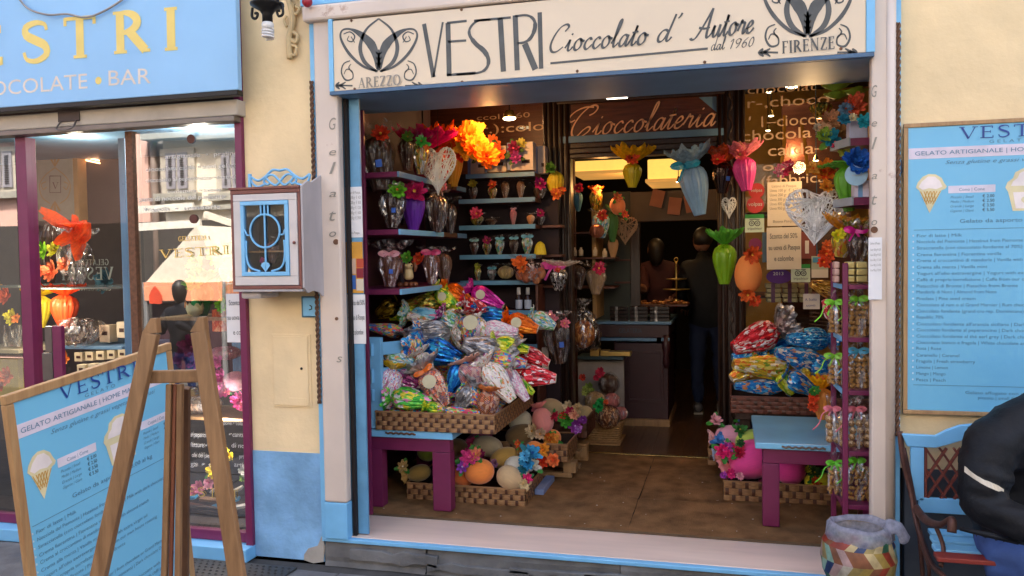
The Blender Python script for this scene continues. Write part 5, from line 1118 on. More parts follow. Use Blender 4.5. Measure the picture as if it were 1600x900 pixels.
# ---------------------------------------------------------------- BACK SHELVES
bk = thing('back_shelving', 'stack of pale blue edged shelves at the back of the recess left of the doorway', 'shelving', (-1.5, 1.8, FZ))
YB = 1.76; BS = []
xb0, xb1 = at(718, 400, YB).x, at(837, 400, YB).x
for i, py in enumerate((268, 308, 350, 397, 438, 485, 538)):
    z1 = zat(836, py, YB); BS.append(z1); x0_ = xb0 + (.06 if i == 0 else 0)
    b = wbox('shelf_board', x0_, xb1 - .012, YB + .012, YB + .27, z1 - .03, z1, redwood, bk); wbox('blue_edge', x0_, xb1, YB, YB + .011, z1 - .033, z1 + .001, blue_dk if i < 2 else mat('mid_blue_paint', (.13, .32, .48), .5), b, .002)
wbox('end_panel', xb1 - .011, xb1 + .008, YB + .02, YB + .27, FZ, BS[4] - .035, redwood, bk); wbox('rear_board', xb0, xb1 + .12, YB + .275, YB + .29, FZ, BS[1], MATS['dark_purple_board'], bk, 0)
for py in (352, 398, 446):
    z1 = zat(850, py, 1.95); wbox('short_shelf', xb1 + .01, xb1 + .16, 1.95, 2.1, z1 - .02, z1, redwood, bk)
# ---------------------------------------------------------------- goods on the left shelves
Tm, To, Tg, Ty, Tp, Tb, Tw = tulle('magenta_tulle', 'c01870', .75), tulle('bright_orange_tulle', 'f0651a', .8), tulle('lime_tulle', '66b030', .85), tulle('yellow_tulle', 'f0c020', .8), tulle('pink_tulle', 'f08aa0', .7), tulle('pale_blue_tulle', '9ab8d0', .85), tulle('white_tulle', 'd8d4d0', .6)
eggp('large film wrapped dark egg with green bow and red flower by the left jamb', 594, 298, 215, .55, 56, choc, lean=-10, ruff=film, film=film, rR=1.6, fl=(('50b030', -.55, 1.02, .5), ('d03818', .25, 1.0, .3)), mark=cm('3a68c8'), seed=1)
eggp('clear wrapped brown egg with lime flower on the middle purple shelf', 613, 356, 300, .62, 38, choc, ruff=filmd, film=filmd, rR=1.5, fl=(('70b828', .25, 1.0, .45, 'e07830'),), mark=cm('3a68c8'), seed=2)
eggp('violet ribbed egg with magenta flower on the middle purple shelf', 646, 360, 302, .85, 35, cm('6a28a8', .5, var=.15), ruff=cm('5a2090', .6), rR=.8, fl=(('c81860', .1, 1.02, .6), ('c02078', -.35, .95, .35)), seed=3)
eggp('dark film wrapped egg hanging under the left white heart', 682, 363, 306, 1.05, 34, choc, ruff=filmd, film=film, fl=(('d8788a', .3, 1.2, .25),), bw=('e8b0a0', .2, 1.15, .3), seed=4)
eggp('brown egg in crumpled film with pink bow at the near end of the lower shelf', 609, 448, 396, .6, 34, mat('milk_chocolate', (.14, .06, .03), .4, coat=.2), ruff=filmd, film=filmp, rR=2.0, rH=.6, bw=('e8a0a8', .0, .97, .5), mark=cm('3a68c8'), seed=5)
eggp('brown egg with red bow behind the chocolate dog on the lower shelf', 674, 444, 396, .98, 26, MATS['milk_chocolate'], ruff=film, film=filmp, rR=1.7, fl=(('e04820', -.7, .75, .5),), bw=('d04070', .0, 1.0, .6), seed=6)
eggp('clear wrapped slim egg at the far end of the lower purple shelf', 694, 444, 398, 1.2, 24, MATS['milk_chocolate'], ruff=filmd, film=film, seed=7)
eggp('dark chocolate egg in film at the back of the middle purple shelf', 632, 352, 306, 1.0, 24, choc, ruff=film, film=film, fl=(('a83060', 0, 1.05, .4),), seed=81)
eggp('slim dark film wrapped egg at the far end of the middle purple shelf', 703, 366, 318, 1.35, 22, choc, ruff=film, film=film, seed=82)
eggp('dark film wrapped egg with lime bow behind the chick figure on the top shelf', 636, 266, 216, .95, 28, choc, ruff=film, film=film, fl=(('609830', .1, 1.0, .4),), seed=83)
eggp('chocolate egg in film with orange flower behind the pink bow egg on the lower shelf', 626, 446, 404, .95, 22, choc, ruff=film, film=film, fl=(('d86828', 0, 1.0, .4),), seed=84)
dg = thing('chocolate_dog', 'cream chocolate dog with brown ears and paws sitting on the lower shelf', 'chocolate figure', tuple(at(639, 448, .78))); c = at(639, 448, .80); s_ = 43 * pxm(639, 430, .8)
q = lambda x, y, z: (c.x + x * s_, c.y + y * s_, c.z + z * s_)
mcr = cm('dcc088', .45, coat=.2); mbr = cm('7a4428', .4, coat=.2)
body = skin({'b': (q(0, 0, .22), .21 * s_), 'c': (q(0, 0, .48), .19 * s_), 'n': (q(0, -.02, .64), .14 * s_), 'h': (q(.01, -.05, .80), .19 * s_), 'm': (q(.16, -.2, .74), .10 * s_)}, [('b', 'c'), ('c', 'n'), ('n', 'h'), ('h', 'm')], 'b', lambda c, k, n: 0, 'dog_body', dg, [mcr])
MB().tube([q(-.2, -.05, .88), q(-.27, -.08, .7), q(-.23, -.1, .5)], [.05 * s_, .10 * s_, .05 * s_], 8).build('ear', mbr, dg, True); MB().tube([q(.2, .05, .88), q(.25, .08, .7), q(.22, .05, .55)], [.05 * s_, .08 * s_, .04 * s_], 8).build('ear', mbr, dg, True)
MB().ball(q(.23, -.27, .77), .035 * s_, 8, 5).build('nose', cm('201008'), dg, True); MB().ball(q(.12, -.22, .87), .028 * s_, 8, 5).build('eye', cm('101010', .2), dg, True)
for x_ in (-.25, -.02, .2, .33): MB().ball(q(x_, -.22, .09), .12 * s_, 10, 6, (1, 1.1, .8)).build('paw', mbr, dg, True)
add_flower(dg, q(0, -.1, 1.03), (0, -1, .5), .26 * s_, '68b030', 'e8e060', n=9, local=False)
eggp('small film wrapped chick figure with green and orange bow on the top left shelf', 657, 272, 222, .75, 24, F_goldd, ruff=film, film=filmd, fl=(('48b040', .1, 1.0, .45, 'e06030'), ('e07030', .4, .8, .25)), bw=('38a040', .2, .9, .5), seed=8)
# big tulle wrapped eggs under the lamp
eggp('dark red egg under a huge magenta tulle bow at the top left', 664, 292, 235, 1.1, 38, mat('maroon_wrap', lin('7a1828'), .5), ruff=[Tm, Tm, tulle('red_tulle', 'c83a20', .7)], rR=2.3, rH=.8, waves=9, seed=9)
eggp('orange red egg under orange tulle lit by the recess lamp', 690, 288, 230, 1.3, 28, mat('orange_red_wrap', lin('b83818'), .5), ruff=[To, To], rR=2.2, rH=.8, waves=9, seed=10)
e = eggp('tall yellow egg with glowing orange tulle and flowers on the shelf end', 708, 292, 232, 1.4, 30, cm('c89018', .5), ruff=[To, Ty], rR=2.3, rH=.6, waves=8, fl=(('f0a020', .9, 1.35, .9, 'e04010'), ('f08a28', 1.2, 1.1, .8, 'd03010'), ('f0c030', .6, .95, .8, 'c02818'), ('d83818', .4, .75, .4, 'f0d0a0')), seed=11)
ruf = MB()
for k in range(3): flower(ruf, (.10 + .07 * k, -.1 - .02 * k, .34 - .07 * k), (.3, -1, .2), .105, 15, 0, 1, 4, k, W=.36)
ruf.build('orange_flower', [tulle('sheer_orange_petal', 'f89028', .85), cm('e04818')], e, local=True)
h1_ = heart('white wicker heart hanging before the left shelves', at(684, 261, .9), 60 * pxm(684, 261, .9), mat('white_twig', (.80, .78, .74), .6), 130, 2, r=.0026, hs=1.26)
MB().tube([at(684, 168, .9), at(684, 237, .9)], .0015, 5).build('cord', blackm, h1_)
# white gift boxes on top back shelf
lav = cm('7888b8'); wbm = cm('d0c0b8')
for i, (a, b, t, bt, D) in enumerate(((735, 759, 231, 272, 1.86), (761, 791, 228, 269, 1.84), (797, 833, 222, 266, 1.8), (840, 852, 228, 271, 1.95))):
    e = bx('gift_box', a, t, b, bt, D, D + .1, wbm, None, .003); tag(e, ['white gift box at the left end of the top back shelf', 'white gift box under the orange bow on the top back shelf', 'tallest white gift box with purple flower on the top shelf', 'narrow white gift box beside the left door post'][i], 'gift box', 'white gift boxes on the top shelf')
    bx('blue_side', a - 4.5, t + 1, a - .3, bt, D, D + .1, lav, e, .001); bx('print_line', a + 6, t + 10, b - 6, t + 11, D - .002, D, inkgrey, e, 0)
    bx('choc_print', a + (b - a) * .5, t + (bt - t) * .62, a + (b - a) * .85, t + (bt - t) * .75, D - .002, D, cm('3a1810'), e, 0)
for a, b, r, cc, l in ((770, 225, 14, 'f07838', 'orange ribbon bow on the second white gift box'), (815, 225, 9, 'c8c060', 'pale yellow bow on top of the tallest white box')):
    t = thing('ribbon_bow', l, 'bow', tuple(at(a, b, 1.8))); mb = MB(); flower(mb, at(a, b, 1.80), (0, -1, .3), r * pxm(a, b, 1.8), 9, 0, 0, 2, 3); mb.build('loops', cm(cc), t)
for a, b, r, cc, c2, l in ((777, 240, 17, 'e86030', 'a02010', 'orange artificial flower hanging over the second gift box'), (747, 245, 10, 'd8c850', '803020', 'cream and dark red flower posy on the left gift box'), (803, 232, 12, '7a1848', 'e05080', 'purple flower on the left edge of the tallest gift box'), (806, 246, 11, 'a03890', 'c060b0', 'violet fringed flower below the purple one on the gift box')):
    t = thing('flower_posy', l, 'flower', tuple(at(a, b, 1.76))); add_flower(t, at(a, b, 1.74), (0, -1, .1), r * pxm(a, b, 1.76), cc, c2, 8, local=False, leaf='3a5a28')
# small goods on the back shelves
def mini(lbl, px, row, w_, h_, bodym, flc=None, bwc=None, flm=True, Y=1.84, py=None):
    z1 = BS[row]; base = at(px, 400, Y); base.z = z1 + .002; s_ = pxm(px, 350, Y)
    return egg(lbl, base, base + Vector((0, 0, h_ * s_)), w_ * s_, bodym, ruff=filmd if flm else None, film=film if flm else None, rR=1.4, fl=((flc, 0, 1.05, .55),) if flc else (), bw=(bwc, 0, 1.0, .6) if bwc else None, seed=int(px), name='small_egg', cat='small wrapped egg')
mini('tiny film wrapped sweet with yellow top on the second back shelf', 741, 1, 15, 22, choc, 'b0a030'); mini('small dark pack with red and gold bow on the second back shelf', 771, 1, 14, 20, F_goldd, 'b04020'); mini('dark slim wrapped egg in the middle of the second back shelf', 791, 1, 13, 26, choc); mini('small brown pack left of the magenta flower on the second shelf', 815, 1, 12, 26, MATS['milk_chocolate'])
mini('film pack with big magenta star flower at the end of the second shelf', 845, 1, 20, 20, choc, 'c82078', Y=1.95); mini('small basket shaped pack with pink bow on the third back shelf', 746, 2, 20, 16, F_goldd, 'e04870'); mini('low dark film pack in the middle left of the third shelf', 768, 2, 18, 10, choc)
mini('slim pink wrapped rabbit pack on the third back shelf', 803, 2, 10, 24, cm('c07888'), None, 'e0a0a8'); mini('round peach sweet pack at the right of the third shelf', 830, 2, 12, 14, cm('d89858')); mini('magenta bow pack beside the peach one on the third shelf', 845, 2, 14, 16, choc, 'c82868', Y=1.95)
mini('clear pack with teal ribbon at the left of the fourth shelf', 741, 3, 14, 22, choc, None, '88b8b8'); mini('small pack with dark pink flower on the fourth shelf', 761, 3, 14, 20, F_goldd, 'a02858')
mini('first clear pack with pale blue bow on the fourth shelf', 781, 3, 15, 24, F_teal, None, '70b8c8'); mini('second clear pack with pale blue bow on the fourth shelf', 803, 3, 14, 24, choc, None, '78b8c8'); mini('third and widest pale blue bow pack on the fourth shelf', 824, 3, 16, 26, F_teal, None, '68a8c0')
eggp('yellow dome egg at the right end of the fourth shelf', 844, 398, 377, 1.86, 19, cm('d8c020', .5), prof=[(1, 0), (.98, .2), (.9, .5), (.7, .75), (.45, .92), (.1, 1.)], seed=12)
mini('slim amber pack at the left of the fifth shelf', 746, 4, 10, 20, F_gold, 'a0a030'); mini('silvery pack with teal bow on the fifth shelf', 768, 4, 14, 18, sil, None, '58a0b0'); t = mini('round cream sugar egg in film on the fifth shelf', 790, 4, 24, 19, cm('c8b070', .5), prof_ := None) if False else eggp('round cream sugar egg in film on the fifth shelf', 790, 436, 415, 1.84, 25, cm('c8b070', .5), prof=SMOOTHP, ruff=filmd, film=film, seed=13)
eggp('film bag of pink eggs with orange bow hanging from the fifth shelf', 826, 440, 408, 1.66, 46, filmp, ruff=filmd, rR=1.1, rH=.5, fl=(('f06820', -.3, .95, .28, 'f08040'), ('f07028', -.22, .7, .22)), seed=14)
for i, (a, b, r) in enumerate(((812, 430, 7), (822, 433, 8), (834, 428, 8), (846, 426, 8), (838, 436, 7))):
    pass
bg = thing('sugar_eggs', 'brown and cream sugared eggs inside the film bag on the fifth shelf', 'sweets', tuple(at(830, 436, 1.72))); mb = MB()
for i, (a, b, r) in enumerate(((812, 430, 7), (822, 433, 8), (834, 428, 8), (845, 427, 8), (838, 436, 7), (826, 424, 6))): mb.ball(tuple(at(a, b, 1.7)), r * pxm(a, b, 1.7), 10, 7, (1, 1, 1.2))
mb.build('sugar_eggs', cm('b87850', .5), bg, True)
for i, (a, l) in enumerate(((811, 'left white syrup bottle on the sixth back shelf'), (825, 'right white syrup bottle on the sixth back shelf'))):
    Yb = 1.82; c = at(a, 484, Yb); s_ = pxm(a, 480, Yb); c.z = BS[5]; t = thing('syrup_bottle', l, 'bottle', tuple(c), 'syrup bottles')
    MB().lathe([(5.2 * s_, 0), (5.5 * s_, 1 * s_), (5.5 * s_, 18 * s_), (2.6 * s_, 23 * s_), (2.4 * s_, 26 * s_)], 16).build('bottle_body', cm('3a2018', .25), t, True, local=True); MB().lathe([(5.6 * s_, 2 * s_), (5.6 * s_, 16 * s_)], 16, cap=False).build('bottle_label', cm('b8c0d0'), t, True, local=True)
    MB().lathe([(3.2 * s_, 24 * s_), (3. * s_, 32 * s_), (2.6 * s_, 35 * s_)], 14).build('bottle_cap', cm('d8d4d0'), t, True, local=True)
# hanging eggs by the left post
eggp('yellow hanging egg with orange flowers left of the doorway', 868, 303, 268, 1.95, 26, cm('d8b818', .6), prof=SMOOTHP, fl=(('f07838', .0, -.05, .42, 'f0c030'), ('e06028', .3, .1, .3), ('4a7a28', -.3, 1.1, .4, '3a6a20')), seed=15)
eggp('silver striped egg with magenta bow and film on the left post', 872, 454, 418, 1.8, 28, foil('brown_silver_foil', [('201818', .5), ('d8d4d0', .5)], 60, .9, .2, (3, 3, .2)), lean=2, ruff=[Tw, film], rR=1.9, rH=.5, fl=(('d04838', -.1, .92, .2),), bw=('c83890', -.4, 1.05, .8), seed=16)
eggp('film wrapped brown egg with pink flowers on the left post below the silver one', 874, 568, 502, 1.6, 40, choc, lean=-6, ruff=filmd, film=film, rR=1.2, fl=(('e88898', -.2, 1.05, .35), ('e87888', .3, .93, .22)), mark=cm('3a68c8'), seed=17)
pn = bx('price_strip', 847, 543, 857, 585, 1.74, 1.745, paper2, None, 0); tag(pn, 'narrow cream card at the right end of the back shelves', 'card')
# hanging over the doorway and on the right post
eggp('translucent yellow egg with big yellow bow hanging in the doorway', 988, 293, 255, 2.0, 30, mat('translucent_yellow', lin('b8a818'), .35), ruff=[Ty, Ty], rR=2.1, rH=1.0, waves=6, fl=(('e05028', -.1, 1.15, .45, '604020'),), seed=18)
eggp('large pale blue egg with grey blue bow hanging right of the doorway', 1094, 336, 258, 1.9, 44, cm('7aa0c8', .5, var=.12), lean=-14, ruff=[Tb, Tb], rR=1.5, rH=.5, waves=5, bw=('1888a8', -.3, .98, .55), seed=19)
eggp('dark brown metallic egg with orange tulle between blue and pink eggs', 1128, 302, 254, 1.95, 32, mat('dark_brown_foil', (.06, .035, .03), .22, metal=.8, bump=.6, bs=30), lean=3, ruff=[tulle('rust_tulle', 'd05828', .7), filmd], rR=1.7, rH=.8, fl=(('e04028', -.4, 1.05, .4),), mark=cm('3a68c8'), seed=20)
eggp('bright pink ribbed egg with peach tulle hanging at the right post', 1167, 298, 245, 1.9, 36, cm('e0489a', .45, var=.12), lean=-6, ruff=[Tp, tulle('peach_tulle', 'f0b098', .6)], rR=1.7, rH=.6, fl=(('f07078', -.25, 1.05, .35),), disc=None, seed=21)
heart('tiny white wicker heart with red bow on the right post', at(1139, 322, 2.0), 22 * pxm(1139, 322, 2.), MATS['white_twig'], 40, 5, r=.004, hs=1.5)
eggp('glossy green egg with leafy green paper top on the right post', 1132, 444, 381, 1.7, 36, cm('78a818', .35, var=.15), ruff=[cm('4a9a28', .5), cm('58a830', .5)], rR=1.5, rH=.55, waves=6, seed=22)
e = eggp('orange paper egg hanging upside down with orange flowers at both ends', 1169, 398, 458, 1.5, 43, mat('crepe_orange', lin('f09048'), .85, var=.06, bump=.3, bs=90), prof=SMOOTHP, pleat=.01, fl=(('e85820', .0, -.02, .38), ('f06828', .15, 1.0, .35), ('e04818', -.1, 1.15, .28)), seed=23)
# ================================================================ RIGHT WALL DISPLAY
rw = thing('right_wall_shelves', 'purple wall shelves with pale blue edges at the upper right of the recess', 'shelving', (.8, .8, 2.2))
for i, (px, py) in enumerate(((1328, 216), (1333, 309))):
    z1 = zat(px, py, .5); xq = at(px, py, .5).x
    b = MB().add([(xq, .5, z1 - .04), (.97, .5, z1 - .04), (.97, 1.2, z1 - .04), (xq - .07, .72, z1 - .04), (xq, .5, z1), (.97, .5, z1), (.97, 1.2, z1), (xq - .07, .72, z1)], [(3, 2, 1, 0), (4, 5, 6, 7), (0, 1, 5, 4), (1, 2, 6, 5), (2, 3, 7, 6), (3, 0, 4, 7)]).build('shelf_board', purple, rw)
    MB().beam((xq - .072, .716, z1 - .018), (xq - .002, .496, z1 - .018), .008, .044).build('blue_edge', cm('a8b0b8'), b)
wbox('side_panel', .955, .975, .38, 1.9, FZ, 3.2, MATS['deep_wine_paint'], rw)
for i, (a, t, b, bt, Y, cc) in enumerate(((1327, 185, 1356, 216, .52, 'b8c0e0'), (1335, 282, 1358, 308, .52, 'e0d8e8'))):
    e = bx('gift_box', a, t, b, bt, Y, Y + .12, cm(cc), None); tag(e, ['pale lilac gift box on the upper right wall shelf', 'striped white and blue gift box on the lower right wall shelf'][i], 'gift box')
    if i: bx('blue_stripe', a + 6, t - .2, a + 13, bt, Y - .002, Y + .122, cm('78a8d8'), e, 0)
eggp('tall lime green egg with leafy top in the right corner', 1327, 330, 262, .75, 36, cm('62a828', .45, var=.12), lean=-6, ruff=[cm('6ab838', .5), cm('58a030', .5)], rR=2.0, rH=.35, waves=4, droop=.4, seed=24)
def posy(l, px, py, r, Y, cols, leaf=None, cat='flower', n=9):
    t = thing('flower_posy', l, cat, tuple(at(px, py, Y))); rr = random.Random(int(px + py)); s_ = pxm(px, py, Y)
    for i, (cc, c2, dx, dy, f) in enumerate(cols): add_flower(t, at(px + dx, py + dy, Y - .015 * i), (.3 * (rr.random() - .5), -1, .3), r * f * s_, cc, c2, n, local=False, leaf=leaf if i == 0 else None, seed=i)
    return t
mb = MB(); t = thing('green_paper_bow', 'big lime green crumpled paper bow at the top right corner of the recess', 'paper bow', tuple(at(1320, 140, .6)))
for k, (a, b) in enumerate(((1305, 142), (1325, 132), (1335, 150), (1308, 155))): ruffle(mb, at(a, b, .62 + .03 * k), .01, 20 * pxm(a, b, .6), .05, 4, k, n=26)
mb.build('crumpled_paper', cm('88a828', .6, var=.25), t, True)
posy('blue and salmon fabric flowers on the lilac gift box', 1335, 165, 20, .5, (('d86040', 'e87050', 0, 0, 1.), ('6890b8', 'd06040', -14, 6, .7), ('2888b0', '2888b0', -16, 22, .6), ('e8d8b8', 'e8b860', -2, 20, .4), ('28b0c8', '28b0c8', 16, 26, .7)))
posy('peach paper rose cluster above the teal bow at upper right', 1296, 190, 18, .8, (('e0a880', 'e0a880', 0, 0, 1.), ('a87848', 'd8b070', 18, 16, .7), ('d8b090', 'c09070', -6, 14, .8)))
posy('teal satin bow with red berries at upper right', 1297, 218, 17, .7, (('1888a8', '1888a8', 0, 0, 1.), ('88a838', '88a838', -10, -6, .8), ('c82848', 'c82848', 10, 10, .5), ('c8d060', '709030', 22, 20, .8)), '6a9a38')
posy('small white blossoms left of the teal bow', 1277, 200, 8, .9, (('d8d0c0', 'a8a098', 0, 0, 1.), ('d0c8b8', 'a8a098', 9, 5, .8), ('c8b8a8', 'a8a098', 2, 9, .7)))
posy('orange lily bow hanging above the large white wicker heart', 1287, 268, 20, .9, (('f08018', 'e04010', 0, 0, 1.), ('e84810', 'c03008', 6, 4, .6), ('f09028', 'e05010', 4, 24, .6), ('f0a040', 'e05010', -16, -4, .6)))
posy('large blue pleated rosette on the right wall', 1340, 253, 24, .5, (('1458b8', '1050a0', 0, 0, 1.), ('2878d8', '1458b8', 2, 4, .7)), n=12)
d_ = disc('round pale blue label under the blue rosette', 1338, 273, 17, .47, 'a8d0e8', (('auguri', 1331, 1346, 275, 3),)); tag(d_, cat='label')
posy('magenta flower seen through the lettered glass', 1221, 268, 14, 2.4, (('b82060', 'c83878', 0, 0, 1.), ('a01850', 'c83878', 10, -8, .8)))
for i, (a, b, c, d) in enumerate(((1226, 180, 1220, 270), (1252, 190, 1262, 275))):
    t = thing('hanging_ribbon', ['left gold ribbon hanging behind the lettered glass', 'right gold ribbon hanging behind the lettered glass'][i], 'ribbon', tuple(at(a, b, 2.45))); MB().tube([at(a, b, 2.45), at((a + c) / 2 + 2, (b + d) / 2, 2.45), at(c, d, 2.45)], .02, 6, flat=.2).build('ribbon', cm('a87828'), t)
eggp('gold brown foil pack at the top of the right display', 1283, 185, 160, 1.3, 34, F_goldd, ruff=film, seed=25)
h1_ = heart('large white wicker heart hanging over the notices at right', at(1275, 332, .95), 92 * pxm(1275, 332, .95), mat('bright_white_twig', (.86, .85, .85), .55), 250, 3, r=.0036, hs=.96, roll=3)
MB().tube([at(1274, 128, .95), at(1276, 302, .95)], .0013, 5).build('cord', cm('287888'), h1_); MB().tube([at(1276, 378, .95), at(1277, 400, .95)], .002, 5).build('tail', cm('287888'), h1_)
eggp('film wrapped egg with orange and yellow tulle right of the large heart', 1313, 402, 362, .55, 34, F_gold, lean=6, ruff=[tulle('gold_tulle', 'e0a030', .6), tulle('tangerine_tulle', 'e87018', .6)], film=film, rR=1.9, rH=.9, waves=7, fl=(('f0d820', -.4, .8, .35, 'e0a818'),), seed=26)
eggp('film wrapped dark egg with magenta bow above the ladder shelf', 1340, 410, 366, .45, 34, choc, lean=2, ruff=[filmd, tulle('olive_tulle', '90902a', .6)], film=filmd, rR=1.7, rH=.8, bw=('d82090', -.3, 1.1, .6), seed=27)
posy('orange silk lily beside the ladder shelf top', 1291, 398, 15, .6, (('e05018', 'f0a030', 0, 0, 1.), ('d84010', 'f0a030', -4, 12, .8), ('e86828', 'f0a030', 2, -14, .7)))
MB()
t = lying('gold ribbed foil egg behind the ladder shelf above the handwritten card', 1288, 450, 44, 28, 200, .9, foil('gold_ribbed', [('b07820', .5), ('f0c060', .3), ('5a2010', .2)], 40, .85, .25, (3, 3, .2)), seed=28)
lying('red foil egg behind the ladder shelf beside the lime ribbon', 1297, 484, 36, 24, 240, .9, F_red, seed=29)
t = thing('wire_basket', 'small brown wire basket above the blue foil eggs', 'basket', tuple(at(1285, 500, 1.3)))
for k in range(4): MB().tube([at(1265, 488 + k * 6, 1.3), at(1300, 492 + k * 6, 1.3)], .004, 5).build('wire', rust, t)
# ================================================================ LEFT TABLE, BLUE CRATE END, BIG BASKET AND ITS PILE
TY = .50; tz = zat(640, 672, TY)
tb = thing('low_table', 'low table with pale blue top and purple legs under the big egg basket', 'table', (-1.9, .9, FZ))
xl, xr_ = at(572, 700, TY).x, at(703, 700, TY).x
MB().box(at(577, 672, TY - .03).x, at(707, 686, TY - .03).x, TY - .03, 1.45, tz - .045, tz).build('table_top', blue, tb, bev=.006)
MB().box(xl, xr_, TY, TY + .07, tz - .13, tz - .046).build('apron', purple, tb, bev=.004)
for a, b in ((xl, at(597, 740, TY).x), (at(676, 740, TY).x, xr_)):
    for y0 in (TY - .001, 1.34): MB().box(a, b + (.001 if a > xl else 0), y0, y0 + .085, FZ + .012, tz - (.131 if y0 < 1 else .046)).build('leg', purple, tb, bev=.004)
MB().box(xl, xl + .06, TY + .09, 1.33, tz - .12, tz - .046).build('side_apron', purple, tb, bev=.004)
r_ = MB(); z_ = zat(640, 678, TY - .035)
r_.tube([(at(602, 675, TY - .035).x + i * .0045, TY - .036 + .003 * math.sin(i * .8), z_ + .003 * math.cos(i * .8)) for i in range(int((at(650, 678, TY).x - at(602, 675, TY).x) / .0045))], .006, 6); r_.build('rope_trim', rust, tb, True)
cr = thing('crate_side', 'pale blue slatted crate end standing beside the egg basket', 'crate', (-2.05, .6, tz))
MB().box(at(570, 600, TY).x, at(598, 600, TY).x, TY - .02, TY + .02, zat(580, 668, TY), zat(580, 527, TY)).build('crate_post', blue, cr, bev=.004)
for (ya, yb, yc) in ((536, 556, 8), (576, 598, 6), (608, 626, 4)):
    za, zb_ = zat(600, yb, TY), zat(600, ya, TY); xq = at(598, 580, TY).x; xz = at(578, 580, TY).x
    MB().box(xz, xq + .09, TY - .025, TY - .003, za, zb_).build('slat', blue, cr, bev=.004) if False else MB().beam((xz + .02, TY - .03, (za + zb_) / 2), (xq + .10, TY + .22, (za + zb_) / 2), zb_ - za, .018, up=(1, -.5, 0)).build('slat', blue, cr, bev=.003)
Bx0, Bx1, By0, By1 = at(587, 655, .46).x, at(768, 668, .46).x + .02, .46, 1.45
bz0 = tz + .004; bz1 = zat(676, 646, .46)
basket('large flat woven basket heaped with foil eggs on the left table', Bx0, Bx1, By0, By1, bz0, bz1, 4, .034)
